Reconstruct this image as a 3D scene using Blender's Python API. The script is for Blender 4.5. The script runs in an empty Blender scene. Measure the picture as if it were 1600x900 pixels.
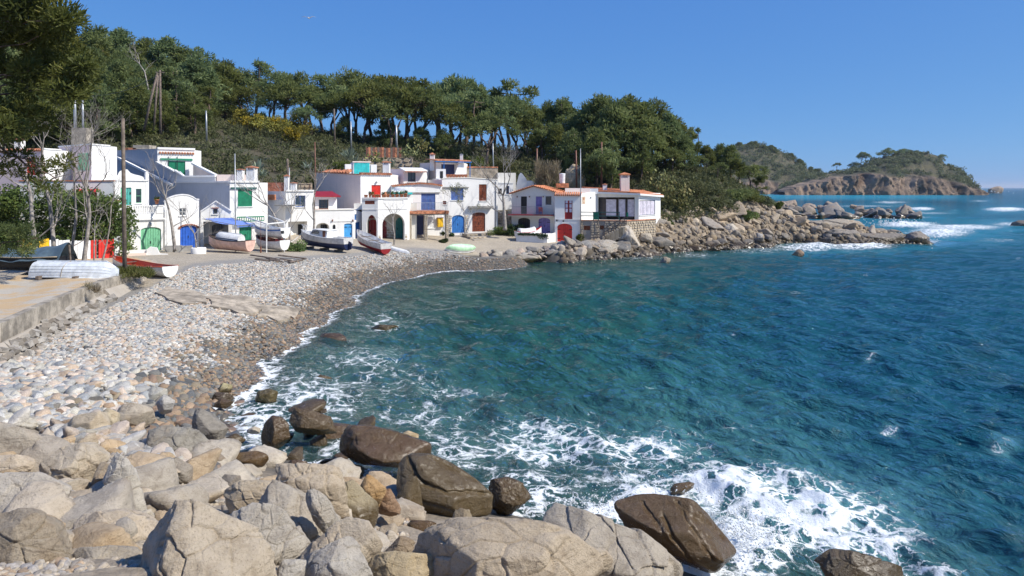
import bpy, bmesh, math, random
import numpy as np
from mathutils import Vector, Matrix
from mathutils.geometry import tessellate_polygon
R = math.radians
SC = bpy.context.scene
COL = SC.collection
random.seed(7)
RNG = np.random.default_rng(11)

# ------------------------------------------------------------------ camera, sky, sun, exposure
F, H, HY, CX = 1100.0, 8.0, 293.0, 800.0       # focal length in photo pixels, eye height, horizon row, centre column
cam = bpy.data.cameras.new('camera')
cam.sensor_width = 36.0
cam.lens = 36.0 * F / 1600.0
cam.shift_y = -(450.0 - HY) / 1600.0
cam.clip_start, cam.clip_end = 0.1, 60000.0
cam_o = bpy.data.objects.new('camera', cam)
COL.objects.link(cam_o)
cam_o.location = (0, 0, H)
cam_o.rotation_euler = (R(90), 0, 0)
SC.camera = cam_o

SUN_EL, SUN_AZ = 44.0, 108.0                    # azimuth clockwise from the view direction (+Y)
world = bpy.data.worlds.new('World')
SC.world = world
world.use_nodes = True
wn = world.node_tree
sky = wn.nodes.new('ShaderNodeTexSky')
sky.sky_type = 'NISHITA'
sky.sun_disc = False
sky.sun_elevation = R(SUN_EL)
sky.sun_rotation = R(SUN_AZ)
sky.altitude = 0
sky.air_density = 0.5
sky.dust_density = 0.6
sky.ozone_density = 10.0
bg = wn.nodes['Background']
bg.inputs['Strength'].default_value = 0.12
# the camera's rendering of that sky: the same tone curve over the whole dome (a polarised, clear spring blue)
sp_ = wn.nodes.new('ShaderNodeSeparateColor'); cb_ = wn.nodes.new('ShaderNodeCombineColor')
wn.links.new(sky.outputs[0], sp_.inputs[0])
for ch, (g_, k_) in enumerate(((0.64, 0.455), (0.47, 0.575), (0.20, 0.735))):
    m1 = wn.nodes.new('ShaderNodeMath'); m1.operation = 'MULTIPLY'; m1.inputs[1].default_value = 0.12
    m2 = wn.nodes.new('ShaderNodeMath'); m2.operation = 'POWER'; m2.inputs[1].default_value = g_
    m3 = wn.nodes.new('ShaderNodeMath'); m3.operation = 'MULTIPLY'; m3.inputs[1].default_value = k_ / 0.12
    wn.links.new(sp_.outputs[ch], m1.inputs[0]); wn.links.new(m1.outputs[0], m2.inputs[0]); wn.links.new(m2.outputs[0], m3.inputs[0]); wn.links.new(m3.outputs[0], cb_.inputs[ch])
wn.links.new(cb_.outputs[0], bg.inputs['Color'])
sd = bpy.data.lights.new('sun', 'SUN')
sd.energy = 5.0
sd.angle = R(0.5)
sd.color = (1.0, 0.94, 0.84)
sun_o = bpy.data.objects.new('sun', sd)
COL.objects.link(sun_o)
sun_dir = Vector((math.sin(R(SUN_AZ)) * math.cos(R(SUN_EL)), math.cos(R(SUN_AZ)) * math.cos(R(SUN_EL)), math.sin(R(SUN_EL))))
sun_o.rotation_euler = (-sun_dir).to_track_quat('-Z', 'Y').to_euler()
SC.view_settings.view_transform = 'Standard'
SC.view_settings.look = 'None'
SC.view_settings.exposure = 0.18
SC.view_settings.gamma = 1.0
SC.cycles.use_denoising = True
SC.cycles.max_bounces = 6
SC.cycles.transparent_max_bounces = 12

# ------------------------------------------------------------------ projection helpers
def P(px, py, Y):
    return Vector(((px - CX) * Y / F, Y, H + (HY - py) * Y / F))
def G(px, py, z):
    Y = (H - z) * F / (py - HY)
    return Vector(((px - CX) * Y / F, Y, z))
def XY(px, Y):
    return Vector(((px - CX) * Y / F, Y, 0))
def zoomer(x0, y0, s):
    return lambda a, b: (x0 + a / s, y0 + b / s)
Z1 = zoomer(0, 200, 3.6); Z2 = zoomer(160, 210, 4.0923); Z3 = zoomer(380, 230, 4.7385); Z4 = zoomer(480, 230, 5.295)
Z5 = zoomer(600, 230, 5.2955); Z6 = zoomer(780, 250, 5.625); ZB = zoomer(0, 560, 2.648); ZC = zoomer(300, 600, 3.0)
ZD = zoomer(600, 600, 3.0); ZE = zoomer(900, 600, 3.0); ZR = zoomer(1020, 260, 6.154); ZK = zoomer(310, 330, 9.41)
ZQ = zoomer(455, 350, 8.205); ZM = zoomer(640, 330, 6.667); ZL = zoomer(0, 340, 5.714); Z7 = zoomer(980, 290, 3.2)

# ------------------------------------------------------------------ numpy noise
_perm = np.random.default_rng(5).permutation(256)
_perm = np.concatenate([_perm, _perm, _perm])
_gr = np.random.default_rng(6).normal(size=(256, 3)); _gr /= np.linalg.norm(_gr, axis=1)[:, None]
def perlin(p):
    p = np.asarray(p, dtype=float)
    i = np.floor(p).astype(int); f = p - i; i &= 255
    w = f * f * f * (f * (f * 6 - 15) + 10)
    out = 0
    for a in (0, 1):
        for b in (0, 1):
            for c in (0, 1):
                h = _perm[_perm[_perm[(i[:, 0] + a) & 255] + ((i[:, 1] + b) & 255)] + ((i[:, 2] + c) & 255)]
                g = _gr[h & 255]
                d = f - np.array([a, b, c])
                wt = (w[:, 0] if a else 1 - w[:, 0]) * (w[:, 1] if b else 1 - w[:, 1]) * (w[:, 2] if c else 1 - w[:, 2])
                out = out + wt * (g * d).sum(1)
    return out * 1.6
def fbm(p, oct=4, ridged=False):
    s, a, t = 0, 1.0, 0
    p = np.asarray(p, float)
    for k in range(oct):
        n = perlin(p * (2 ** k) + 17.3 * k)
        s = s + a * ((1 - 2 * np.abs(n)) if ridged else n); t += a; a *= 0.5
    return s / t
def sstep(a, b, x):
    t = np.clip((x - a) / (b - a), 0, 1)
    return t * t * (3 - 2 * t)

# ------------------------------------------------------------------ object helpers
WL = {}
def link(o, parent=None):
    COL.objects.link(o)
    if parent is not None:
        o.parent = parent
    return o
def tag(o, label=None, cat=None, group=None, kind=None):
    if label: o['label'] = label
    if cat: o['category'] = cat
    if group: o['group'] = group
    if kind: o['kind'] = kind
    return o
def thing(name, label, cat, loc, group=None):
    o = bpy.data.objects.new(name, None)
    o.empty_display_size = 0.3
    COL.objects.link(o)
    o.location = loc
    WL[o] = Vector(loc)
    return tag(o, label, cat, group)
def mesh_np(name, v, faces, mat=None, smooth=False):
    """v (n,3); faces: array (m,k) or list of such arrays"""
    me = bpy.data.meshes.new(name)
    fl = faces if isinstance(faces, list) else [faces]
    fl = [np.asarray(f, dtype=np.int32) for f in fl if len(f)]
    v = np.asarray(v, dtype=np.float32)
    nl = sum(f.size for f in fl); nf = sum(len(f) for f in fl)
    me.vertices.add(len(v)); me.vertices.foreach_set('co', v.ravel())
    me.loops.add(nl); me.polygons.add(nf)
    me.loops.foreach_set('vertex_index', np.concatenate([f.ravel() for f in fl]))
    tot = np.concatenate([np.full(len(f), f.shape[1], np.int32) for f in fl])
    st = np.zeros(nf, np.int32); st[1:] = np.cumsum(tot)[:-1]
    me.polygons.foreach_set('loop_start', st)
    me.polygons.foreach_set('loop_total', tot)
    if smooth: me.polygons.foreach_set('use_smooth', np.ones(nf, bool))
    me.update(calc_edges=True)
    me.validate()
    if mat: me.materials.append(mat)
    return me
def vattr(me, name, arr, typ='FLOAT'):
    a = me.attributes.new(name, typ, 'POINT')
    arr = np.asarray(arr, np.float32)
    if typ == 'FLOAT': a.data.foreach_set('value', arr)
    else:
        if arr.shape[1] == 3: arr = np.hstack([arr, np.ones((len(arr), 1), np.float32)])
        a.data.foreach_set('color', arr.ravel())
def obj(name, me, parent=None, loc=None):
    o = bpy.data.objects.new(name, me)
    link(o, parent)
    if loc is not None: o.location = loc
    WL[o] = (WL[parent] if parent is not None else Vector((0, 0, 0))) + (Vector(loc) if loc is not None else Vector((0, 0, 0)))
    return o
class MB:
    """collects shapes in world coordinates, build() links them as one mesh object"""
    def __init__(s): s.v = []; s.f = []
    def add(s, vs, fs):
        n = len(s.v); s.v += [Vector(q) for q in vs]; s.f += [[i + n for i in f] for f in fs]; return s
    def obox(s, c, ax, ay, az):
        c = Vector(c); ax, ay, az = Vector(ax), Vector(ay), Vector(az)
        vs = [c + ax * i + ay * j + az * k for i in (-1, 1) for j in (-1, 1) for k in (-1, 1)]
        return s.add(vs, [(0, 1, 3, 2), (4, 6, 7, 5), (0, 4, 5, 1), (2, 3, 7, 6), (0, 2, 6, 4), (1, 5, 7, 3)])
    def box(s, x0, x1, y0, y1, z0, z1):
        return s.obox(((x0 + x1) / 2, (y0 + y1) / 2, (z0 + z1) / 2), ((x1 - x0) / 2, 0, 0), (0, (y1 - y0) / 2, 0), (0, 0, (z1 - z0) / 2))
    def fbox(s, fr, u0, u1, z0, z1, w0, w1):
        return s.obox(fr.pt((u0 + u1) / 2, (z0 + z1) / 2, (w0 + w1) / 2), fr.u * (u1 - u0) / 2, fr.n * (w1 - w0) / 2, Vector((0, 0, (z1 - z0) / 2)))
    def bar(s, a, b, t=0.03, t2=None):
        a, b = Vector(a), Vector(b); d = b - a
        if d.length < 1e-6: return s
        x = d.cross(Vector((0, 0, 1)))
        if x.length < 1e-4 * d.length: x = Vector((1, 0, 0))
        x.normalize(); y = d.cross(x).normalized()
        return s.obox((a + b) / 2, d / 2, x * t, y * (t2 or t))
    def tube(s, pts, rad, n=6, caps=True):
        pts = [Vector(p) for p in pts]
        if not hasattr(rad, '__len__'): rad = [rad] * len(pts)
        vs, fs = [], []
        ref = None
        for i, p in enumerate(pts):
            d = (pts[min(i + 1, len(pts) - 1)] - pts[max(i - 1, 0)])
            if d.length < 1e-7: d = Vector((0, 0, 1))
            d.normalize()
            if ref is None: ref = d.orthogonal().normalized()
            x = ref - d * ref.dot(d)
            x = x.normalized() if x.length > 1e-5 else d.orthogonal().normalized()
            ref = x; y = d.cross(x)
            for k in range(n):
                a = 2 * math.pi * k / n
                vs.append(p + (x * math.cos(a) + y * math.sin(a)) * rad[i])
        for i in range(len(pts) - 1):
            for k in range(n):
                fs.append((i * n + k, i * n + (k + 1) % n, (i + 1) * n + (k + 1) % n, (i + 1) * n + k))
        if caps:
            fs.append(tuple(range(n - 1, -1, -1))); fs.append(tuple(range((len(pts) - 1) * n, len(pts) * n)))
        return s.add(vs, fs)
    def lathe(s, c, prof, n=12):
        c = Vector(c); vs, fs = [], []
        for r, z in prof:
            for k in range(n):
                a = 2 * math.pi * k / n
                vs.append(c + Vector((r * math.cos(a), r * math.sin(a), z)))
        for i in range(len(prof) - 1):
            for k in range(n):
                fs.append((i * n + k, i * n + (k + 1) % n, (i + 1) * n + (k + 1) % n, (i + 1) * n + k))
        fs.append(tuple(range(n - 1, -1, -1))); fs.append(tuple(range((len(prof) - 1) * n, len(prof) * n)))
        return s.add(vs, fs)
    def prism(s, poly, off):
        off = Vector(off); n = len(poly)
        poly = [Vector(p) for p in poly]
        tris = tessellate_polygon([poly])
        fs = [tuple(t) for t in tris] + [tuple(i + n for i in reversed(t)) for t in tris]
        fs += [(i, (i + 1) % n, (i + 1) % n + n, i + n) for i in range(n)]
        return s.add(poly + [p + off for p in poly], fs)
    def build(s, name, mat, parent=None, smooth=False):
        off = WL[parent] if parent is not None else Vector((0, 0, 0))
        me = bpy.data.meshes.new(name)
        me.from_pydata([tuple(p - off) for p in s.v], [], s.f)
        bm = bmesh.new(); bm.from_mesh(me)
        bmesh.ops.recalc_face_normals(bm, faces=bm.faces)
        bm.to_mesh(me); bm.free()
        if smooth:
            me.polygons.foreach_set('use_smooth', [True] * len(me.polygons))
        me.materials.append(mat)
        return obj(name, me, parent)
def copy_tree(o, parent=None):
    c = o.copy(); COL.objects.link(c)
    if parent is not None: c.parent = parent
    for ch in list(o.children): copy_tree(ch, c)
    return c
def copy_thing(o, loc, rz=0.0, sc=(1, 1, 1), label=None):
    c = copy_tree(o)
    c.location = loc; c.rotation_euler = (0, 0, rz)
    c.scale = sc if hasattr(sc, '__len__') else (sc,) * 3
    if label: c['label'] = label
    WL[c] = Vector(loc)
    return c

# ------------------------------------------------------------------ materials
class NT:
    def __init__(s, name):
        s.m = bpy.data.materials.new(name); s.m.use_nodes = True
        s.t = s.m.node_tree; s.t.nodes.clear()
    def n(s, typ, ins=None, **kw):
        nd = s.t.nodes.new(typ)
        for k, v in kw.items(): setattr(nd, k, v)
        for k, v in (ins or {}).items(): s.i(nd, k, v)
        return nd
    def i(s, nd, k, v):
        sk = nd.inputs[k]
        if hasattr(v, 'outputs'): v = v.outputs[0]
        if hasattr(v, 'links'): s.t.links.new(v, sk)
        else: sk.default_value = v
    def math(s, op, a, b=0.0, c=None, clamp=False):
        nd = s.n('ShaderNodeMath', operation=op, use_clamp=clamp)
        s.i(nd, 0, a); s.i(nd, 1, b)
        if c is not None: s.i(nd, 2, c)
        return nd.outputs[0]
    def mix(s, f, a, b, mode='MIX'):
        nd = s.n('ShaderNodeMix', data_type='RGBA', blend_type=mode)
        s.i(nd, 0, f); s.i(nd, 6, a); s.i(nd, 7, b)
        return nd.outputs[2]
    def ramp(s, f, lo, hi, a=0.0, b=1.0, smooth=True):
        nd = s.n('ShaderNodeMapRange', interpolation_type='SMOOTHSTEP' if smooth else 'LINEAR')
        s.i(nd, 'Value', f); s.i(nd, 'From Min', lo); s.i(nd, 'From Max', hi); s.i(nd, 'To Min', a); s.i(nd, 'To Max', b)
        return nd.outputs[0]
    def noise(s, vec, scale, detail=4, rough=0.55, dist=0.0):
        nd = s.n('ShaderNodeTexNoise', {'Vector': vec, 'Scale': scale, 'Detail': detail, 'Roughness': rough, 'Distortion': dist})
        return nd.outputs[0]
    def coord(s, which='Object'):
        return s.n('ShaderNodeTexCoord').outputs[which]
    def pos(s):
        return s.n('ShaderNodeNewGeometry').outputs['Position']
    def bump(s, h, strength=0.4, dist=0.05, normal=None):
        ins = {'Height': h, 'Strength': strength, 'Distance': dist}
        if normal is not None: ins['Normal'] = normal
        return s.n('ShaderNodeBump', ins).outputs[0]
    def attr(s, name, typ='GEOMETRY', out='Fac'):
        return s.n('ShaderNodeAttribute', attribute_name=name, attribute_type=typ).outputs[out]
    def out(s, sh):
        o = s.n('ShaderNodeOutputMaterial'); s.i(o, 'Surface', sh); return s.m
    def princ(s, col, rough=0.8, normal=None, **kw):
        ins = {'Base Color': col, 'Roughness': rough}
        if normal is not None: ins['Normal'] = normal
        b = s.n('ShaderNodeBsdfPrincipled', ins)
        for k, v in kw.items(): s.i(b, k.replace('_', ' '), v)
        return b
def c4(c): return (c[0], c[1], c[2], 1.0)
def paint(name, c, rough=0.6, var=0.12, scale=2.0, bump=0.15, c2=None, bs=18.0, metallic=0.0):
    """a surface colour with soft mottling, worn second colour and fine relief"""
    t = NT(name); co = t.coord()
    n1 = t.noise(co, scale, 5, 0.6); n2 = t.noise(co, bs, 5, 0.65)
    d = tuple(x * (1 - 2.2 * var) for x in c); l = tuple(min(1, x * (1 + var)) for x in c)
    col = t.mix(t.ramp(n1, 0.3, 0.7), c4(d), c4(l))
    if c2: col = t.mix(t.ramp(t.noise(co, scale * 2.7, 6, 0.7, 0.5), 0.52, 0.68), col, c4(c2))
    return t.out(t.princ(col, rough, t.bump(n2, bump, 0.02), Metallic=metallic))
M = {}
def plaster(name, c, stain=(0.40, 0.37, 0.32), amt=0.5):
    t = NT(name); co = t.pos()
    n1 = t.noise(co, 0.7, 5, 0.6); n2 = t.noise(co, 9.0, 6, 0.7); n3 = t.noise(co, 40, 3, 0.6)
    mp = t.n('ShaderNodeMapping', {'Vector': co, 'Scale': (3.0, 3.0, 0.22)})
    st = t.noise(mp, 1.0, 5, 0.65)                       # rain streaks run down the wall
    col = t.mix(t.ramp(n1, 0.35, 0.7), c4(c), c4(tuple(x * 0.93 for x in c)))
    col = t.mix(t.math('MULTIPLY', t.ramp(st, 0.55, 0.8), amt), col, c4(stain))
    col = t.mix(t.math('MULTIPLY', t.ramp(n2, 0.62, 0.8), amt * 0.6), col, c4(stain))
    h = t.math('ADD', t.math('MULTIPLY', n2, 0.7), t.math('MULTIPLY', n3, 0.3))
    return t.out(t.princ(col, 0.9, t.bump(h, 0.35, 0.03)))
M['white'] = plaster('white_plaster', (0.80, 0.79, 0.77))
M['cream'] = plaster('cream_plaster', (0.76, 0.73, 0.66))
M['pink'] = plaster('shade_warmed_pink_plaster', (0.86, 0.71, 0.62), (0.45, 0.38, 0.38), 0.5)  # pale pink, reddened further to offset blue sky fill on shaded side walls
M['mauve'] = plaster('mauve_shade_plaster', (0.74, 0.60, 0.60), (0.40, 0.34, 0.36), 0.5)  # mauve cast of white walls in shade, put into the plaster colour
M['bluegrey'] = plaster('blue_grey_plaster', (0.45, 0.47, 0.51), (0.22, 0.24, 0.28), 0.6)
M['tile'] = paint('terracotta_tile', (0.52, 0.20, 0.10), 0.85, 0.3, 3.0, 0.3, (0.34, 0.20, 0.14))
M['tile_orange'] = paint('orange_tile', (0.60, 0.23, 0.11), 0.85, 0.22, 2.0, 0.3, (0.55, 0.22, 0.10))
M['coping'] = M['white']
for k, c in dict(green_pale=(0.20, 0.52, 0.30), turq=(0.08, 0.42, 0.36), green=(0.015, 0.22, 0.12), blue=(0.02, 0.11, 0.52), blue_mid=(0.03, 0.17, 0.50),
                 blue_light=(0.07, 0.38, 0.78), blue_dark=(0.025, 0.035, 0.11), red=(0.62, 0.03, 0.02), red_dark=(0.30, 0.012, 0.015), red_mid=(0.50, 0.02, 0.02),
                 black=(0.012, 0.013, 0.016), teal=(0.02, 0.24, 0.25), purple=(0.24, 0.19, 0.46), cyan=(0.03, 0.50, 0.50), yellow=(0.80, 0.48, 0.01),
                 slate=(0.10, 0.12, 0.17), blue_shutter=(0.09, 0.16, 0.40), frame_brown=(0.09, 0.07, 0.06), white_paint=(0.80, 0.80, 0.79), navy=(0.015, 0.025, 0.085),
                 maroon=(0.16, 0.02, 0.025), boat_pink=(0.70, 0.46, 0.38), hull_grey=(0.62, 0.60, 0.58), mint=(0.50, 0.78, 0.50), rust=(0.20, 0.08, 0.05),
                 orange_red=(0.58, 0.11, 0.04), tarp=(0.10, 0.15, 0.19), dinghy=(0.66, 0.71, 0.78), curtain=(0.66, 0.62, 0.70), green_rail=(0.02, 0.10, 0.09)).items():
    M[k] = paint(k, c, 0.5, 0.1, 3.0, 0.12)
M['awning'] = paint('blue_awning_cloth', (0.16, 0.26, 0.66), 0.85, 0.08, 3, 0.1)
M['steel'] = paint('galvanised_steel', (0.42, 0.44, 0.46), 0.45, 0.1, 4, 0.1, metallic=0.6)
M['brownwood'] = paint('varnished_brown_wood', (0.22, 0.055, 0.022), 0.5, 0.3, 5.0, 0.3)
M['grey_wood'] = paint('weathered_wood', (0.17, 0.13, 0.105), 0.9, 0.3, 4.0, 0.5, (0.26, 0.22, 0.19))
M['pole_wood'] = paint('pole_wood', (0.17, 0.135, 0.11), 0.9, 0.2, 4.0, 0.4)
M['concrete'] = paint('old_concrete', (0.35, 0.31, 0.255), 0.95, 0.25, 1.6, 0.9, (0.22, 0.19, 0.155), 8)
M['terracotta'] = paint('terracotta_pot', (0.48, 0.19, 0.10), 0.85, 0.15, 8, 0.2)
M['brick'] = paint('brick', (0.40, 0.15, 0.09), 0.9, 0.25, 6, 0.4)
M['floor_red'] = paint('terracotta_floor', (0.52, 0.25, 0.15), 0.85, 0.15, 2, 0.2)
M['slab_grey'] = paint('grey_slab', (0.33, 0.32, 0.30), 0.9, 0.15, 2, 0.3)
t = NT('window_glass')
M['glass'] = t.out(t.princ((0.03, 0.045, 0.06, 1), 0.06, Specular_IOR_Level=0.8))
def rubble_mat(name, c1, c2):
    t = NT(name); co = t.pos()
    col = t.mix(t.ramp(t.noise(co, 1.6, 5, 0.6), 0.35, 0.65), c4(c1), c4(c2))
    col = t.mix(t.math('MULTIPLY', t.ramp(t.noise(co, 22, 4, 0.7), 0.5, 0.75), 0.5), col, c4(tuple(x * 0.5 for x in c1)))
    rnd = t.n('ShaderNodeObjectInfo').outputs['Random']
    col = t.mix(0.55, col, t.mix(rnd, c4(tuple(x * 0.55 for x in c1)), c4(tuple(min(1, x * 1.25) for x in c2))))
    return t.out(t.princ(col, 0.95, t.bump(t.noise(co, 14, 6, 0.7), 0.7, 0.05)))
M['rubble'] = rubble_mat('rubble_stone', (0.25, 0.21, 0.17), (0.37, 0.35, 0.32))
M['ochre_stone'] = rubble_mat('ochre_stone', (0.42, 0.33, 0.22), (0.50, 0.42, 0.31))
M['mortar'] = rubble_mat('lime_mortar', (0.33, 0.29, 0.24), (0.42, 0.38, 0.33))
# ------------------------------------------------------------------ the lie of the land: control points -> one height field
CP = []
def cg(l):
    for px, py, z in l: CP.append(tuple(G(px, py, z)))
def cs(px, l):
    for Y, z in l: q = XY(px, Y); CP.append((q.x, q.y, z))
WATERLINE = [(330, 700), (345, 640), (400, 568), (470, 522), (510, 492), (545, 464), (600, 441), (680, 425), (750, 413), (800, 409), (900, 405),
             (960, 402), (1030, 396), (1080, 391), (1200, 386), (1300, 383), (1400, 381)]
cg([(a, b, 0.0) for a, b in WATERLINE])
cg([(60, 552, 1.42), (110, 528, 1.5), (150, 509, 1.58), (190, 482, 1.75), (240, 452, 2.0), (262, 430, 2.25), (300, 412, 2.3), (380, 406, 2.25), (450, 402, 2.15), (560, 397, 1.9), (640, 390, 1.75),
    (690, 392, 1.5), (720, 397, 1.25), (760, 400, 0.95), (800, 393, 1.2), (867, 390, 1.25), (900, 388, 1.15), (940, 388, 1.0), (990, 385, 1.0)])
cg([(200, 402, 2.4), (300, 397, 2.4), (400, 388, 2.3), (480, 385, 2.2), (590, 377, 2.1), (637, 375, 2.1), (700, 363, 2.3), (775, 362, 2.4),
    (800, 380, 1.4), (870, 378, 1.3), (908, 377, 1.3), (960, 367, 2.0)])
cg([(0, 600, 1.38), (100, 600, 1.4), (200, 590, 1.3), (200, 530, 1.6), (300, 520, 1.35), (300, 470, 1.7), (400, 470, 1.35), (400, 430, 1.8), (500, 430, 1.35), (500, 410, 1.75), (600, 415, 1.0),
    (300, 600, 0.75), (350, 560, 0.72), (420, 520, 0.72), (480, 480, 0.72), (520, 455, 0.75), (680, 408, 0.8)])
cg([(450, 640, -.55), (520, 580, -.9), (600, 520, -1.2), (700, 470, -1.5), (850, 430, -1.4), (700, 600, -2.0), (900, 550, -3), (1100, 450, -3), (800, 720, -1.5),
    (950, 760, -1.8), (1250, 800, -3.2), (1250, 420, -3.5), (1500, 420, -5), (1500, 700, -6), (1620, 400, -6), (1500, 352, -5), (620, 700, -0.7), (560, 640, -0.7)])
cs(-300, [(30, 1.6), (45, 1.6), (60, 3), (75, 7), (90, 14), (110, 24), (135, 31), (170, 33)])
cs(0, [(30, 1.5), (45, 1.6), (62, 3), (75, 6), (90, 12), (110, 22), (135, 30), (170, 33)])
cs(150, [(40, 1.6), (70, 4.5), (85, 11), (110, 20.5), (135, 28), (170, 31)])
cs(250, [(70, 3), (82, 8), (100, 15), (120, 21.5), (138, 26), (170, 28)])
cs(350, [(72, 3), (82, 7), (95, 12.5), (115, 17.5), (135, 21.5), (170, 23)])
cs(450, [(78, 4), (88, 8), (105, 14), (125, 18), (140, 20), (170, 20)])
cs(560, [(85, 3), (92, 7.5), (105, 12.5), (125, 15.3), (140, 17.5), (170, 15)])
cs(700, [(94, 3), (100, 7.5), (112, 12), (128, 15.3), (140, 17), (170, 13)])
cs(850, [(94, 3), (100, 6.5), (112, 11), (128, 14), (140, 14), (170, 9)])
cs(960, [(96, 3.6), (105, 8), (115, 11), (128, 12), (150, 8), (170, 3)])
cs(1060, [(95, 4.6), (103, 8.5), (114, 11), (125, 11.5), (145, 7), (170, 1)])
cs(1130, [(100, 6), (108, 8.5), (115, 9.5), (125, 9), (140, 5), (165, -2)])
cs(1190, [(103, 4.5), (110, 6.3), (120, 6), (135, 3), (155, -3)])
cs(1240, [(103, 2.6), (108, 3.1), (115, 2), (126, -2)])
cs(1340, [(101, 1.3), (104, 2.2), (109, 1), (115, -2)])
cs(1440, [(102, .6), (105, -.5), (96, -2.5)])
cs(1040, [(90, 2.2), (93, 3.7)])
cs(1100, [(95, 2.6), (98, 4.4)])
cs(1170, [(99, 2.2)])
cs(1620, [(110, -8), (170, -12)])
# the rock shelf the photograph is taken from
cg([(-200, 700, 2.0), (0, 690, 2.1), (100, 690, 1.9), (0, 740, 2.7), (120, 740, 2.5), (250, 750, 1.9), (340, 780, 1.9), (430, 770, 1.2), (100, 800, 3.2), (300, 830, 3.0),
    (500, 820, 2.1), (600, 880, 2.0), (800, 890, 2.6), (1000, 895, 1.0), (-300, 850, 4.0), (150, 890, 4.2), (400, 890, 3.6)])
for x, y, z in [(-8, 4, 5.2), (-3, 4, 5.0), (0, 1, 6.2), (3, 4, 4.6), (6, 3, 4.4), (-10, 0, 6.2), (8, 7, 1.0), (10, 10, -1.0), (14, 10, -2.5), (12, 2, 2.0), (-20, 4, 5.5), (20, 4, -2)]:
    CP.append((x, y, z))
CP = np.array(CP)
def _rbf(a, b): return np.sqrt(((a[:, None, :] - b[None]) ** 2).sum(-1) + 0.3)
_A = _rbf(CP[:, :2], CP[:, :2])
_n = len(CP)
_K = np.block([[_A - np.eye(_n) * 0.15, np.ones((_n, 1))], [np.ones((1, _n)), np.zeros((1, 1))]])
_w = np.linalg.solve(_K, np.concatenate([CP[:, 2], [0]]))
def hgt(xy):
    xy = np.atleast_2d(np.asarray(xy, float))
    out = np.empty(len(xy))
    for i in range(0, len(xy), 20000):
        q = xy[i:i + 20000]
        out[i:i + 20000] = _rbf(q, CP[:, :2]) @ _w[:-1] + _w[-1]
    return out
def gz(x, y): return float(hgt([(x, y)])[0])
def hit(px, py, lo=5.0, hi=170.0):
    """where the view through photo pixel (px, py) meets the ground"""
    Ys = np.linspace(lo, hi, 1200)
    q = np.stack([(px - CX) * Ys / F, Ys], 1)
    d = H + (HY - py) * Ys / F - hgt(q)
    k = np.argmax(d < 0)
    Y = Ys[k]
    return Vector((q[k, 0], Y, H + (HY - py) * Y / F))
def pxpy(x, y, z): return CX + F * x / y, HY + F * (H - z) / y

# ground sheet
_xs = np.concatenate([np.arange(-110, -40, 1.2), np.arange(-40, 72, 0.42), np.arange(72, 100, 1.5)])
_ys = np.concatenate([np.arange(0.5, 110, 0.42), np.arange(110, 175, 0.8)])
gx, gy = np.meshgrid(_xs, _ys)
gp = np.stack([gx.ravel(), gy.ravel()], 1)
gzv = hgt(gp)
vis = np.maximum(gp[:, 1], 1)
gpx, gpy = pxpy(gp[:, 0], vis, gzv)
shelf = sstep(24, 17, gp[:, 1]) * sstep(0.3, 1.2, gzv) * (sstep(630, 690, gpy))
spit = sstep(925, 985, gpx) * sstep(0, 0.5, gzv) * sstep(135, 120, gp[:, 1]) * sstep(5.2, 4.0, gzv - np.clip(gpx - 1100, 0, 130) * 0.02)
bt_x = [-400, 240, 262, 300, 380, 450, 560, 640, 690, 720, 760, 800, 867, 910, 960]
bt_y = [560, 447, 430, 411, 404, 401, 395, 387, 390, 396, 400, 394, 390, 384, 370]
wig = fbm(np.stack([gp[:, 0] * .5, gp[:, 1] * .5, gp[:, 0] * 0], 1), 3) * 4
prom = (gpx < 965) * sstep(2, -2, gpy + wig - np.interp(gpx, bt_x, bt_y)) * (1 - spit)
hill = sstep(2.9, 4.0, gzv) * sstep(50, 62, gp[:, 1]) * (1 - spit) * (1 - shelf)
prom = prom * (1 - hill)
nz3 = np.stack([gp[:, 0], gp[:, 1], gzv], 1)
n_l = fbm(nz3 * 0.35, 4); n_s = fbm(nz3 * 1.3, 4)
gzv = gzv + np.maximum(shelf, spit) * (0.35 * n_l + 0.28 * n_s) + hill * 0.5 * n_l + (1 - prom) * 0.05 * n_s
col = np.empty((len(gp), 3))
peb = np.array([0.36, 0.34, 0.31]); low = np.array([0.13, 0.115, 0.095])
k = sstep(1.35, 0.6, gzv + n_s * .25)[:, None]
col[:] = peb * (1 - k) + low * k
k = sstep(0.05, -0.9, gzv)[:, None]
bed = sstep(-.35, .35, fbm(np.stack([gp[:, 0] * .55, gp[:, 1] * .55, gp[:, 0] * 0 + 3], 1), 4))[:, None]
col = col * (1 - k) + (np.array([0.045, 0.06, 0.03]) * (1 - bed) + np.array([0.36, 0.33, 0.20]) * bed) * k
k = shelf[:, None]; col = col * (1 - k) + np.array([0.42, 0.345, 0.255]) * (1 + .25 * n_s[:, None]) * k
k = spit[:, None] * .95; col = col * (1 - k) + np.array([0.27, 0.21, 0.145]) * (1 + .35 * n_s[:, None]) * k
k = (prom * sstep(-.2, .3, gzv))[:, None]; col = col * (1 - k) + np.array([0.52, 0.45, 0.35]) * (1 + 0.18 * n_l[:, None]) * k
k = hill[:, None]; hs = sstep(-.1, .35, n_l)[:, None]
col = col * (1 - k) + (np.array([0.10, 0.085, 0.05]) * (1 - hs) + np.array([0.055, 0.065, 0.03]) * hs) * k
ny, nx = gx.shape
ii = np.arange(ny * nx).reshape(ny, nx)
gf = np.stack([ii[:-1, :-1].ravel(), ii[:-1, 1:].ravel(), ii[1:, 1:].ravel(), ii[1:, :-1].ravel()], 1)
t = NT('ground_surface'); co = t.pos()
vc = t.attr('gcol', out='Color')
n1 = t.noise(co, 7.0, 6, 0.7); n2 = t.noise(co, 0.9, 4, 0.6)
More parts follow.
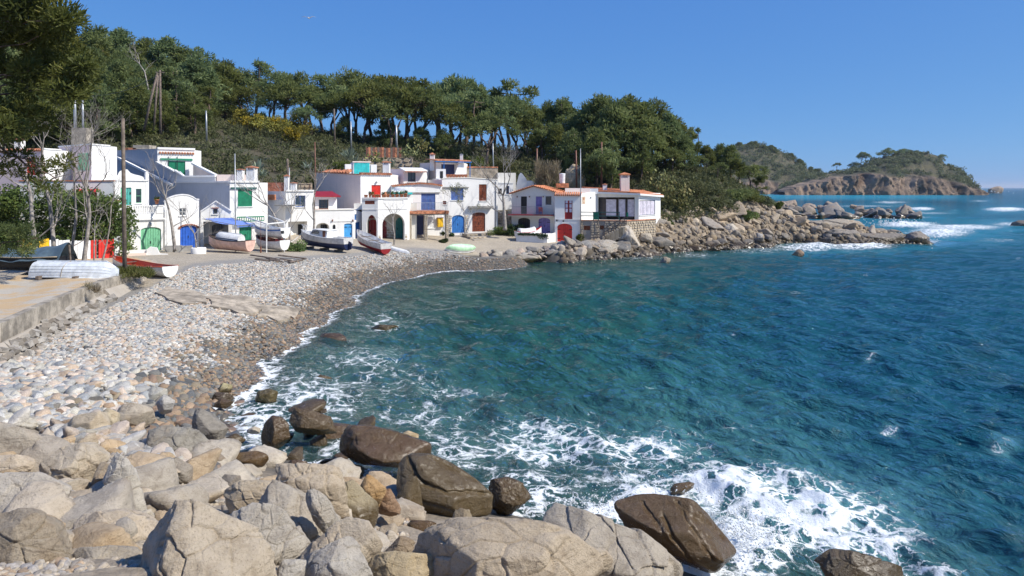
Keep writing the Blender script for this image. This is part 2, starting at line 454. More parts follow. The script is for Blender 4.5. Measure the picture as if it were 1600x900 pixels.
c = t.mix(t.ramp(n1, 0.3, 0.75), t.mix(0.5, vc, (0.02, 0.018, 0.015, 1)), vc)
c = t.mix(t.math('MULTIPLY', t.ramp(n2, 0.45, 0.75), 0.35), c, t.mix(0.6, vc, (0.75, 0.70, 0.6, 1), 'MULTIPLY'))
M['ground'] = t.out(t.princ(c, 0.95, t.bump(n1, 0.6, 0.12)))
me = mesh_np('ground', np.column_stack([gp, gzv]), gf, M['ground'], True)
vattr(me, 'gcol', col, 'FLOAT_COLOR')
tag(obj('ground', me), kind='structure')
def gcover(x, y):
    """the smoothed height again, for things stood on the ground"""
    return gz(x, y)

# the land the photographer stands on goes on behind and to the left of the camera
bx = np.linspace(-110, 30, 57); by = np.linspace(-90, 0.5, 40)
mx, my = np.meshgrid(bx, by); q = np.stack([mx.ravel(), my.ravel()], 1)
edge = hgt(np.stack([q[:, 0], np.full(len(q), 0.5)], 1)); d_ = 0.5 - q[:, 1]
zb_ = edge + (np.clip(d_, 0, 60) * .32 + 1.2 * fbm(np.column_stack([q * .12, q[:, 0] * 0]), 4)) * sstep(0, 6, d_) - np.clip(q[:, 0] - 8 - d_ * .1, 0, 40) * .45 * sstep(0, 8, d_)
ii = np.arange(len(q)).reshape(mx.shape)
me = mesh_np('hillside', np.column_stack([q, zb_]), np.stack([ii[:-1, :-1].ravel(), ii[:-1, 1:].ravel(), ii[1:, 1:].ravel(), ii[1:, :-1].ravel()], 1), M['ground'], True)
kk = sstep(-.1, .4, fbm(np.column_stack([q * .2, q[:, 0] * 0]), 4))[:, None]
vattr(me, 'gcol', np.array([.42, .35, .27]) * (1 - kk) + np.array([.20, .19, .10]) * kk, 'FLOAT_COLOR')
tag(obj('hillside', me), kind='structure')

# ------------------------------------------------------------------ sea
def wave_h(x, y, res):
    rng = np.random.default_rng(3)
    z = np.zeros_like(x)
    for L, A, n in [(14, 0.055, 3), (7.5, 0.05, 4), (4.2, 0.058, 6), (2.3, 0.052, 8), (1.25, 0.042, 9), (0.7, 0.022, 8), (0.42, 0.010, 6)]:
        for k in range(n):
            a = R(rng.normal(232, 26)); l = L * rng.uniform(0.75, 1.3); ph = rng.uniform(0, 6.28)
            q = 2 * math.pi / l
            s = np.sin(q * (x * math.cos(a) + y * math.sin(a)) + ph + 0.7 * np.sin(0.11 * (x - y) + k))
            w = sstep(2.2, 4.5, l / res)
            z += w * A / math.sqrt(n) * 1.5 * (2 * (0.5 + 0.5 * s) ** 1.7 - 0.9)
    return z
cols = np.concatenate([np.linspace(-900, -60, 50)[:-1], np.arange(-60, 1680, 2.6), np.linspace(1680, 2700, 60)])
rows = np.concatenate([np.linspace(1600, 930, 60)[:-1], np.arange(930, 340, -1.5), np.arange(340, 296.0, -0.75), [295.4, 294.9, 294.4, 294.0, 293.7, 293.5, 293.35, 293.25]])
cc, rr = np.meshgrid(cols, rows)
wy = H * F / (rr - HY); wx = (cc - CX) * wy / F
res = np.gradient(wy, axis=0); res = np.abs(res)
fx, fy, fr_ = wx.ravel(), wy.ravel(), res.ravel()
near = (fy < 175) & (np.abs(fx) < 110)
gh = np.full(len(fx), -12.0)
gh[near] = hgt(np.stack([fx[near], fy[near]], 1))
depth = -gh
p3 = np.stack([fx, fy, fx * 0], 1)
nA = fbm(p3 * 0.25, 4); nB = fbm(p3 * 1.1 + 5, 3)
wz = wave_h(fx, fy, fr_) * (0.25 + 0.75 * sstep(0.1, 1.8, depth)) * (1 + 0.5 * sstep(60, 130, fy) * sstep(800, 1500, cc.ravel()))
qx, qy = cc.ravel(), rr.ravel()
BL = [(1000, 740, 230, 95, .44), (760, 720, 190, 80, .40), (1260, 820, 170, 80, .46), (1010, 700, 120, 40, .62), (840, 690, 130, 45, .62), (720, 700, 80, 45, .55), (820, 775, 100, 45, .76), (1150, 765, 130, 45, .88), (1260, 805, 140, 55, .92),
      (1170, 850, 75, 55, 1.15), (1020, 770, 80, 22, .85), (940, 805, 60, 28, .95), (960, 790, 40, 20, .8), (1340, 850, 110, 50, .82), (1080, 880, 110, 40, .9),
      (1430, 890, 90, 30, .6), (690, 830, 60, 30, .75), (640, 860, 60, 30, .8), (780, 800, 70, 20, .75), (600, 600, 120, 50, .36), (480, 620, 110, 50, .55),
      (400, 660, 70, 60, .7), (350, 700, 50, 50, .7), (560, 700, 90, 40, .62), (660, 650, 110, 30, .45), (440, 730, 80, 30, .55), (560, 560, 90, 25, .5),
      (700, 610, 90, 20, .42), (600, 500, 70, 30, .45), (1270, 385, 70, 6, .95), (1340, 384, 60, 5, 1.0), (1430, 377, 40, 5, .9), (1180, 391, 60, 5, .55),
      (1470, 363, 55, 8, 1.0), (1560, 375, 40, 4, .5), (1420, 351, 50, 5, 1.1), (1500, 355, 70, 5, .95), (1580, 350, 40, 4, .7), (1572, 327, 34, 3.5, 1.1), (1330, 338, 50, 3, .8), (1240, 341, 50, 2.5, .8),
      (1400, 340, 60, 3, .7), (1440, 326, 22, 3, 1.0), (1390, 316, 30, 2.5, .7), (1350, 322, 60, 2, .6), (1500, 300.8, 34, 1.6, 1.3), (1440, 303, 40, 1.0, 1.0), (1380, 304, 40, .9, .8), (1300, 304.5, 60, .9, .6),
      (1240, 304.5, 40, .9, .7), (1530, 314, 20, 1.5, .6), (1450, 333, 50, 2, .6), (1085, 398, 40, 5, .5), (1000, 403, 50, 5, .5), (1245, 455, 14, 3, .5), (1390, 668, 14, 7, .55), (1565, 692, 18, 7, .55), (1210, 460, 10, 3, .4)]
wr = random.Random(12)
for _ in range(34):
    yy = HY + 30 * math.exp(wr.uniform(.1, 2.6)); BL.append((wr.uniform(900, 1620), yy, 4 + (yy - HY) * .03 * wr.uniform(.5, 1.2), .8 + (yy - HY) * .008, wr.uniform(.34, .5)))
foam = np.zeros(len(qx)); aer = np.zeros(len(qx))
for bx, by, rx, ry, a in BL:
    d = np.sqrt(((qx - bx) / rx) ** 2 + ((qy - by) / ry) ** 2)
    foam = np.maximum(foam, a * np.clip(1.25 - d, 0, 1) ** 0.6 * (d < 1.25))
    aer = np.maximum(aer, a * np.exp(-(d / 1.25) ** 2))
beach = near & (qx < 800) & (fy > 24)
sh = np.where(near, np.exp(-np.clip(depth + .02, 0, 9) / 0.30) * 1.05, 0)
sh = np.where(beach, sh, sh * 0.62)
foam = np.maximum(foam, np.where(depth < -0.25, 0, sh))
foam = np.where((qy > 560) & (foam > .05), foam * 1.12 + .03, foam)
foam = np.clip(foam + nA * 0.22 * (foam > 0.05), 0, 1.4)
wz += np.where(beach, 0.13 * np.exp(-((depth - 0.42) / 0.28) ** 2), 0)                  # the little breaker running up the shingle
wz += sstep(0.55, 1.2, foam) * (0.10 + 0.22 * np.abs(nB)) * sstep(60, 20, fy)          # churned water stands up in lumps
wz += sstep(0.6, 1.2, foam) * sstep(60, 100, fy) * (0.35 + .5 * np.abs(nA)) * sstep(500, 200, fy)
wxd, wyd = fx, fy
wcol = np.empty((len(qx), 3))
deep = np.array([0.008, 0.076, 0.108]); teal = np.array([0.018, 0.094, 0.072]); shal = np.array([0.03, 0.11, 0.095]); milk = np.array([0.13, 0.34, 0.36])
k = sstep(780, 1420, qx + 0.35 * (qy - 600) * -1 + nA * 160)[:, None]
wcol[:] = teal * (1 - k) + deep * k
k = sstep(2.2, 0.3, depth)[:, None]; wcol = wcol * (1 - k) + shal * k
k = (sstep(0.1, 0.5, nA) * sstep(1050, 700, qx) * sstep(390, 430, qy) * 0.7)[:, None]
wcol = wcol * (1 - k) + np.array([0.012, 0.030, 0.018]) * k                             # weed on the bottom
k = np.clip(aer * 1.15 * sstep(470, 560, qy) + 0.35 * sstep(.2, .6, nA) * sstep(900, 1000, qx) * sstep(520, 470, qy) * 0, 0, 1)[:, None]
wcol = wcol * (1 - k) + milk * k
k = (sstep(316, 307, qy) * sstep(1560, 1440, qx))[:, None]; wcol = wcol * (1 - k) + np.array([0.02, 0.26, 0.36]) * k   # pale sand in the far cove
k = (np.clip(sum(a * np.exp(-((qx - bx) / rx / 1.6) ** 2 - ((qy - by) / ry / 2) ** 2) for bx, by, rx, ry, a in BL if by < 395 and by > 306), 0, 1) * .5)[:, None]
wcol = wcol * (1 - k) + np.array([0.03, 0.26, 0.36]) * k
ny, nx = cc.shape
ii = np.arange(ny * nx).reshape(ny, nx)
sf = np.stack([ii[:-1, :-1].ravel(), ii[:-1, 1:].ravel(), ii[1:, 1:].ravel(), ii[1:, :-1].ravel()], 1)
t = NT('sea_water'); co = t.pos()
fa = t.attr('foam'); wc = t.attr('wcol', out='Color'); dp = t.attr('depth')
warp = t.n('ShaderNodeTexNoise', {'Vector': co, 'Scale': 0.9, 'Detail': 5, 'Roughness': 0.6})
wv = t.n('ShaderNodeVectorMath', operation='MULTIPLY_ADD'); t.i(wv, 0, warp.outputs['Color']); wv.inputs[1].default_value = (1.5, 1.5, 0); t.i(wv, 2, co)
def web(scale, wid):
    v = t.n('ShaderNodeTexVoronoi', {'Vector': wv, 'Scale': scale}, feature='DISTANCE_TO_EDGE')
    return v.outputs['Distance']
e1 = web(1.05, 1); e2 = web(2.7, 1)
nb = t.noise(wv, 2.2, 6, 0.68)
nf = t.noise(co, 11, 5, 0.7)
# distance to the web's strands, narrowed where foam is thin, broken up by noise
edge = t.math('MINIMUM', t.math('MULTIPLY', e1, 1.0), t.math('MULTIPLY', e2, 1.7))
th = t.math('SUBTRACT', t.math('MULTIPLY', fa, 1.05), t.math('MULTIPLY', edge, 3.6))
th = t.math('ADD', th, t.math('MULTIPLY', t.math('SUBTRACT', nb, 0.5), 1.5))
th = t.math('ADD', th, t.math('MULTIPLY', t.math('SUBTRACT', nf, 0.5), 0.55))
fm = t.ramp(th, 0.28, 0.78)
fm = t.math('MULTIPLY', fm, t.ramp(fa, 0.03, 0.2))
mp1 = t.n('ShaderNodeMapping', {'Vector': co, 'Scale': (1, 1, 1), 'Rotation': (0, 0, R(-38))})
mp2 = t.n('ShaderNodeMapping', {'Vector': mp1, 'Scale': (1.0, 0.42, 1)})
b1 = t.noise(mp2, 0.5, 4, 0.6, 0.4); b2 = t.noise(mp2, 2.0, 5, 0.62, 0.6); b3 = t.noise(co, 8.0, 4, 0.65)
bh = t.math('ADD', t.math('MULTIPLY', b1, 1.15), t.math('MULTIPLY', b2, 0.44))
bh = t.math('ADD', bh, t.math('MULTIPLY', b3, 0.07))
bh = t.math('ADD', bh, t.math('MULTIPLY', fm, 0.06))
nrm = t.bump(bh, 1.0, 0.75)
body = t.n('ShaderNodeBsdfDiffuse', {'Color': wc, 'Normal': nrm})
tr = t.n('ShaderNodeBsdfTransparent', {'Color': (0.66, 0.90, 0.84, 1)})
opac = t.ramp(dp, -0.1, 3.0, 0.10, 0.97, False)
ms = t.n('ShaderNodeMixShader', {0: opac, 1: tr, 2: body})
gl = t.n('ShaderNodeBsdfGlossy', {'Color': (0.92, 0.95, 1, 1), 'Roughness': 0.06, 'Normal': nrm})
fre = t.n('ShaderNodeFresnel', {'IOR': 1.33, 'Normal': nrm})
ms2 = t.n('ShaderNodeMixShader', {0: t.math('MULTIPLY', fre.outputs[0], 0.85), 1: ms, 2: gl})
fb = t.n('ShaderNodeBsdfDiffuse', {'Color': (0.82, 0.85, 0.86, 1), 'Normal': t.bump(t.math('ADD', nf, nb), 0.7, 0.06)})
ms3 = t.n('ShaderNodeMixShader', {0: t.math('MULTIPLY', fm, 0.94), 1: ms2, 2: fb})
M['sea'] = t.out(ms3)
me = mesh_np('sea', np.column_stack([wxd, wyd, wz]), sf, M['sea'], True)
vattr(me, 'foam', foam); vattr(me, 'depth', depth); vattr(me, 'wcol', wcol, 'FLOAT_COLOR')
tag(obj('sea', me), kind='structure')

# ------------------------------------------------------------------ far headlands across the bay
t = NT('headland_surface'); co = t.pos(); vc = t.attr('gcol', out='Color')
n1 = t.noise(co, 0.12, 7, 0.7); n2 = t.noise(co, 0.6, 5, 0.7)
c = t.mix(t.ramp(n1, 0.35, 0.68), t.mix(0.55, vc, (0.03, 0.03, 0.025, 1)), vc)
M['headland'] = t.out(t.princ(c, 0.95, t.bump(n2, 0.9, 2.5)))
def headland(name, prof, Y0, depth_b, cliff, label=None, seed=0.0):
    """prof: (px, py of the ridge); cliff: (px, py of the cliff's top edge)"""
    pxs = np.arange(prof[0][0], prof[-1][0] + .1, 1.2)
    top = np.interp(pxs, [p[0] for p in prof], [p[1] for p in prof])
    ct = np.interp(pxs, [p[0] for p in cliff], [p[1] for p in cliff])
    top = top - 2.2 * fbm(np.stack([pxs * .09 + seed, pxs * 0, pxs * 0], 1), 4)
    ct = ct + 4.5 * fbm(np.stack([pxs * .055 + seed * 3, pxs * 0, pxs * 0], 1), 4)
    C0 = .11
    ts = np.concatenate([np.linspace(-0.08, 0, 4)[:-1], np.linspace(0, C0, 30)[:-1], np.linspace(C0, 1, 34)[:-1], np.linspace(1, 1.8, 12)])
    PX, T = np.meshgrid(pxs, ts)
    Y = Y0 + depth_b * T
    ztop = np.maximum(H + (HY - top) * (Y0 + depth_b) / F, 0.0)[None] * np.ones_like(T)
    zc = np.maximum(H + (HY - ct) * (Y0 + depth_b * C0) / F, 0)[None] * np.ones_like(T)
    zc = np.minimum(zc, ztop * .9)
    X = (PX - CX) * Y / F
    Z = np.where(T < C0, zc * np.sign(T) * (np.abs(T) / C0) ** 0.85, zc + (ztop - zc) * np.clip((T - C0) / (1 - C0), 0, 1) ** .8)
    Z = np.where(T > 1, ztop * (1 - sstep(1.0, 1.8, T) * .8), Z)
    p = np.stack([X.ravel(), Y.ravel(), Z.ravel()], 1)
    st = p @ np.array([[1, .2, .8], [0, 1, 0], [-.8, 0, .6]])           # slanting strata
    n = fbm(st * np.array([.075, .01, .028]) + seed, 5, True); n2 = fbm(p * .06 + seed, 4); n3 = fbm(p * .015 + seed, 4)
    gul = fbm(np.stack([p[:, 0] * .03, p[:, 2] * .01, p[:, 0] * 0 + seed], 1), 4, True)
    cl = (T < C0 * 1.6).ravel()
    fz = np.where(cl, 1.0, np.clip(p[:, 2] / 5, 0, 1))
    Yd = p[:, 1] - np.where(cl, 10 * n + 20 * gul, 4 * n2) * fz
    Zd = p[:, 2] + np.where(cl, 1.0 * n2, 3.0 * n2 + 1.5 * n) * np.clip(p[:, 2] / 10, 0, 1)
    Xd = p[:, 0] + 4 * n2 * np.clip(p[:, 2] / 5, 0, 1)
    rock = np.array([0.34, 0.20, 0.12]); pale = np.array([0.46, 0.33, 0.23]); green = np.array([0.05, 0.066, 0.028]); olive = np.array([0.13, 0.115, 0.06])
    k = sstep(-.2, .5, n + n2 * .5)[:, None]
    rc = (rock * .45) * (1 - k) + pale * k
    gk = sstep(.1, .7, gul + n2 * .3)[:, None]; rc = rc * (1 - .45 * gk)
    veg = sstep(-.03, .05, T.ravel() - C0 * 1.25 + n3 * .14 + n2 * .10)[:, None]
    g = sstep(-.2, .3, n2)[:, None]
    cl_ = rc * (1 - veg) + (green * g + olive * (1 - g)) * veg
    m, k_ = PX.shape
    ii = np.arange(m * k_).reshape(m, k_)
    f = np.stack([ii[:-1, :-1].ravel(), ii[:-1, 1:].ravel(), ii[1:, 1:].ravel(), ii[1:, :-1].ravel()], 1)
    me = mesh_np(name, np.column_stack([Xd, Yd, Zd]), f, M['headland'], False)
    vattr(me, 'gcol', cl_, 'FLOAT_COLOR')
    tag(obj(name, me), kind='structure')
    return pxs, top, ct, (lambda px, T_: (float(np.interp(px, pxs, top)), float(np.interp(px, pxs, ct))))
headland('far_hill', [(1100, 240), (1130, 234), (1155, 227), (1180, 226), (1215, 236), (1240, 249), (1262, 266), (1280, 273), (1300, 280), (1330, 290), (1350, 300)], 860.0, 150.0,
         [(1100, 290), (1210, 292), (1260, 286), (1300, 287), (1350, 302)], seed=3.0)
headland('far_headland', [(1215, 296), (1245, 280), (1275, 274), (1300, 271), (1325, 269), (1345, 262), (1365, 251), (1390, 244), (1410, 240), (1450, 239), (1468, 246), (1480, 257), (1500, 266), (1513, 280), (1520, 292), (1528, 300.5)], 760.0, 90.0,
         [(1215, 299), (1250, 289), (1285, 281), (1310, 276), (1350, 272), (1385, 279), (1430, 281), (1470, 287), (1500, 293), (1528, 301)], seed=9.0)
# ------------------------------------------------------------------ wall frames and house parts
class Fr:
    """a vertical wall plane between two ground points; u runs left to right, n points out of the house"""
    def __init__(s, A, B):
        s.A = Vector((A[0], A[1], 0)); s.B = Vector((B[0], B[1], 0))
        s.L = (s.B - s.A).length
        s.u = (s.B - s.A).normalized(); s.n = Vector((s.u.y, -s.u.x, 0))
    def pt(s, u, z, w=0.0): return s.A + s.u * u + s.n * w + Vector((0, 0, z))
    def uz(s, px, py, w=0.0):
        r = Vector(((px - CX) / F, 1.0, (HY - py) / F))
        A = s.A + s.n * w
        k = A.dot(s.n) / (r.x * s.n.x + r.y * s.n.y)
        q = r * k
        return ((q - A).dot(s.u), H + q.z)
    def rect(s, a, b, w=0.0):
        (u0, z1), (u1, z0) = s.uz(a[0], a[1], w), s.uz(b[0], b[1], w)
        return u0, u1, z0, z1
    def inset(s, w): return Fr(s.A + s.n * w, s.B + s.n * w)
def FW(pxl, Yl, pxr, Yr): return Fr(XY(pxl, Yl), XY(pxr, Yr))
def arch(u0, u1, z0, zs, z1, n=10):
    """outline of an opening with an arched head springing at zs"""
    if z1 - zs < 0.02: return [(u0, z0), (u1, z0), (u1, z1), (u0, z1)]
    c, a = (u0 + u1) / 2, (u1 - u0) / 2
    return [(u0, z0), (u1, z0)] + [(c + a * math.cos(math.pi * k / n), zs + (z1 - zs) * math.sin(math.pi * k / n)) for k in range(n + 1)]
def top_of(u0, u1, zs, z1, u):
    c, a = (u0 + u1) / 2, (u1 - u0) / 2
    return zs + (z1 - zs) * math.sqrt(max(0, 1 - ((u - c) / a) ** 2))
def wall(mb, fr, poly, holes=(), rec=0.15, w=0.0):
    """wall face with real openings; each hole (polygon, depth) gets reveals going inward"""
    hp = [h if isinstance(h, tuple) and not isinstance(h[0], (int, float)) and isinstance(h[1], (int, float)) else (h, rec) for h in holes]
    loops = [[Vector((a, b, 0)) for a, b in poly]] + [[Vector((a, b, 0)) for a, b in h[0]] for h in hp]
    tr = tessellate_polygon(loops)
    pts = [fr.pt(q.x, q.y, w) for l in loops for q in l]
    mb.add(pts, [tuple(x) for x in tr])
    for h, d in hp:
        n = len(h)
        mb.add([fr.pt(a, b, w) for a, b in h] + [fr.pt(a, b, w - d) for a, b in h], [(i, (i + 1) % n, (i + 1) % n + n, i + n) for i in range(n)])
class House:
    def __init__(s, name, label, chain, top, base, back=6.0, cat='house', mat='white', loc=None, root=None):
        """chain: [(px, Y), ...] visible wall corners left to right; top: height z; base: ground z"""
        s.pts = [XY(*c) for c in chain]
        s.loc = loc or Vector((s.pts[0].x, s.pts[0].y, base))
        s.root = root if root is not None else thing(name, label, cat, s.loc)
        s.fr = [Fr(s.pts[i], s.pts[i + 1]) for i in range(len(s.pts) - 1)]
        s.top, s.base, s.mat, s.back = top, base - 0.6, mat, back
        s.holes = {i: [] for i in range(len(s.fr))}
        s.prof = {}
    def prof_px(s, i, pts):
        """set the top edge of wall i from points of the photograph"""
        fr = s.fr[i]; q = [fr.uz(*p) for p in pts]
        q[0] = (0.0, q[0][1]); q[-1] = (fr.L, q[-1][1])
        s.prof[i] = q
    def rect(s, i, z, x0, y0, x1, y1, w=0.0): return s.fr[i].rect(z(x0, y0), z(x1, y1), w)
    def hole(s, i, poly, d=0.15): s.holes[i].append((poly, d))
    def finish(s, roof=True, mats=None, skip=(), name='wall'):
        groups = {}
        for i, fr in enumerate(s.fr):
            if i in skip: continue
            groups.setdefault((mats or {}).get(i, s.mat), []).append(i)
        d = Vector((0, 1, 0)) * s.back
        a, b = s.pts[0], s.pts[-1]
        n0, n1 = s.fr[0].n, s.fr[-1].n
        bl, br = a - n0 * s.back if len(s.fr) == 1 else a + d, b - n1 * s.back if len(s.fr) == 1 else b + d
        if True:
            mb = MB(); z = Vector((0, 0, 1))
            for p, q in ((b, br), (br, bl), (bl, a)):
                mb.add([p + z * s.base, q + z * s.base, q + z * s.top, p + z * s.top], [(0, 1, 2, 3)])
            if roof:
                poly = [p + z * (s.top - 0.02) for p in s.pts] + [br + z * (s.top - 0.02), bl + z * (s.top - 0.02)]
                mb.add(poly, [tuple(x) for x in tessellate_polygon([poly])])
            mb.build('rear_wall', M[s.mat], s.root)
        for m, idx in groups.items():
            mb = MB()
            for i in idx:
                fr = s.fr[i]
                pr = s.prof.get(i) or [(0, s.top), (fr.L, s.top)]
                wall(mb, fr, [(pr[0][0], s.base), (pr[-1][0], s.base)] + list(reversed(pr)), s.holes[i])
            mb.build(name, M[m], s.root)
        return s
    def coping(s, idx=None, h=0.12, out=0.07, mat='white', name='coping'):
        mb = MB()
        for i in (idx if idx is not None else range(len(s.fr))):
            fr = s.fr[i]; pr = s.prof.get(i) or [(0, s.top), (fr.L, s.top)]
            for (u0, z0), (u1, z1) in zip(pr[:-1], pr[1:]):
                a, b = fr.pt(u0, z0 + h / 2 - .01, out - .16), fr.pt(u1, z1 + h / 2 - .01, out - .16)
                mb.obox((a + b) / 2, (b - a) / 2 * 1.004, fr.n * .16, (0, 0, h / 2))
        mb.build(name, M[mat], s.root)
    def tiles(s, i, u0, u1, z, w=0.12, mat='tile', depth=0.5, pitch=0.22, slope=0.12, z1=None):
        """a row of half-round eaves tiles"""
        fr = s.fr[i]; mb = MB(); z1 = z if z1 is None else z1
        n = max(2, int((u1 - u0) / pitch))
        for k in range(n):
            u = u0 + (k + .5) * (u1 - u0) / n; zz = z + (z1 - z) * (k + .5) / n
            a, b = fr.pt(u, zz, w), fr.pt(u, zz + slope, w - depth)
            mb.tube([a, b], (pitch * .46, pitch * .40), 6)
        return mb.build('roof_tiles', M[mat], s.root)
def boards(fr, u0, u1, z0, zs, z1, w, n, thick=0.05, gap=0.012, mb=None):
    mb = mb or MB(); du = (u1 - u0) / n
    for k in range(n):
        a, b = u0 + k * du + gap, u0 + (k + 1) * du - gap
        tops = [(u, top_of(u0, u1, zs, z1, u) if z1 - zs > .02 else z1) for u in (b, (a + b) / 2, a)]
        mb.prism([fr.pt(u, z, w) for u, z in [(a, z0), (b, z0)] + tops], fr.n * thick * (1 + .15 * ((k * 7) % 3 - 1)))
    return mb
def door(h, i, u0, u1, z0, z1, mat, zs=None, rec=0.16, leaves=1, n=4, handle=True, hole=True, hinges=False, name='door', label=None):
    """arched or square plank door set into the wall, one part with boards, handle and hinge straps"""
    fr = h.fr[i]; zs = z1 if zs is None else zs
    if hole: h.hole(i, arch(u0, u1, z0, zs, z1), rec + .06)
    d = boards(fr, u0, u1, z0 + .02, zs, z1, -rec if hole else -rec, n * leaves).build(name, M[mat], h.root)
    mb = MB()
    back = arch(u0, u1, z0, zs, z1)
    mb.prism([fr.pt(a, b, -rec - .03) for a, b in back], fr.n * .025)
    mb.build('backing', M[mat], d)
    if handle:
        mb = MB(); c = (u0 + u1) / 2 + (0 if leaves == 2 else (u1 - u0) * .32)
        mb.fbox(fr, c - .03, c + .03, z0 + .95, z0 + 1.15, -rec + .05, -rec + .10)
        mb.build('handle', M['black'], d)
    if hinges:
        for s_, uu in ((1, u0), (-1, u1)):
            for zz in (z0 + .35, zs - .25):
                mb = MB(); mb.fbox(fr, min(uu, uu + s_ * .38), max(uu, uu + s_ * .38), zz - .035, zz + .035, -rec + .045, -rec + .075)
                mb.build('hinge', M['black'], d)
    if label: d['label'] = label
    return d
def window(h, i, u0, u1, z0, z1, kind='glass', mat='white_paint', rec=0.10, leaves=2, sill='white', rows=1, hole=True, label=None):
    """window with frame, panes or shutters with slats, and a sill"""
    fr = h.fr[i]
    if hole: h.hole(i, [(u0, z0), (u1, z0), (u1, z1), (u0, z1)], rec + .08)
    t_ = min(.06, (u1 - u0) * .08); mb = MB()
    for a, b, c, d in ((u0, u0 + t_, z0, z1), (u1 - t_, u1, z0, z1), (u0 + t_, u1 - t_, z0, z0 + t_), (u0 + t_, u1 - t_, z1 - t_, z1)):
        mb.fbox(fr, a, b, c, d, -rec - .04, -rec + .035)
    du = (u1 - u0 - 2 * t_) / leaves
    for k in range(1, leaves): mb.fbox(fr, u0 + t_ + k * du - .025, u0 + t_ + k * du + .025, z0 + t_, z1 - t_, -rec - .04, -rec + .03)
    if kind == 'glass':
        for k in range(1, rows):
            zz = z0 + t_ + (z1 - z0 - 2 * t_) * k / rows
            for q in range(leaves): mb.fbox(fr, u0 + t_ + q * du + .025, u0 + t_ + (q + 1) * du - .025, zz - .018, zz + .018, -rec - .035, -rec + .025)
    w_ = mb.build('window', M[mat], h.root)
    if label: w_['label'] = label
    for k in range(leaves):
        a, b = u0 + t_ + k * du + .015, u0 + t_ + (k + 1) * du - .015
        if kind == 'glass':
            MB().fbox(fr, a, b, z0 + t_, z1 - t_, -rec - .03, -rec - .01).build('pane', M['glass'], w_)
        else:
            mb = MB(); n = max(5, int((z1 - z0) / .11)); dz = (z1 - z0 - 2 * t_) / n
            for q in range(n):
                zc = z0 + t_ + (q + .5) * dz
                mb.obox(fr.pt((a + b) / 2, zc, -rec + .0), fr.u * (b - a) / 2, fr.n * .022 + Vector((0, 0, -.012)), Vector((0, 0, dz * .44)) + fr.n * .012)
            mb.build('shutter', M[kind], w_)
    if sill:
        MB().fbox(fr, u0 - .08, u1 + .08, z0 - .08, z0 - .004, -rec + .04, .09).build('sill', M[sill], w_)
    return w_
def railing(h_or_parent, fr, u0, u1, z0, z1, w, mat='steel', step=0.14, t=0.012, name='railing'):
    mb = MB(); mb.bar(fr.pt(u0, z1, w), fr.pt(u1, z1, w), t * 1.8); mb.bar(fr.pt(u0, z0 + .06, w), fr.pt(u1, z0 + .06, w), t * 1.4)
    n = int((u1 - u0) / step)
    for k in range(n + 1):
        u = u0 + (u1 - u0) * k / n
        mb.bar(fr.pt(u, z0 + .06, w), fr.pt(u, z1, w), t)
    return mb.build(name, M[mat], h_or_parent)
def chimney(parent, c, sx, sy, h, mat='white', cap='tile', fr=None):
    """square chimney with slots under a cap; a part of its house"""
    c = Vector(c); mb = MB()
    mb.box(c.x - sx, c.x + sx, c.y - sy, c.y + sy, c.z - .4, c.z + h * .80)
    for i in (-1, 1):
        for j in (-1, 1): mb.box(c.x + i * sx * .8 - sx * .2, c.x + i * sx * .8 + sx * .2, c.y + j * sy * .8 - sy * .2, c.y + j * sy * .8 + sy * .2, c.z + h * .8, c.z + h * .93)
    mb.box(c.x - sx * .55, c.x + sx * .55, c.y - sy * .55, c.y + sy * .55, c.z + h * .8, c.z + h * .93)
    o = mb.build('chimney', M[mat], parent)
    mb = MB(); mb.obox((c.x, c.y, c.z + h * .955), (sx * 1.25, 0, 0), (0, sy * 1.25, 0), (0, 0, h * .03))
    mb.add([(c.x - sx * 1.2, c.y - sy * 1.2, c.z + h * .985), (c.x + sx * 1.2, c.y - sy * 1.2, c.z + h * .985), (c.x + sx * 1.2, c.y + sy * 1.2, c.z + h * .985), (c.x - sx * 1.2, c.y + sy * 1.2, c.z + h * .985), (c.x, c.y, c.z + h * 1.08)],
           [(0, 1, 4), (1, 2, 4), (2, 3, 4), (3, 0, 4), (3, 2, 1, 0)])
    mb.build('chimney_cap', M[cap], o)
    return o
def slab(parent, pts, h, mat, name):
    pts = [Vector(p) for p in pts]
    return MB().prism(pts, (0, 0, h)).build(name, M[mat], parent)
def zat(py, Y): return H + (HY - py) * Y / F
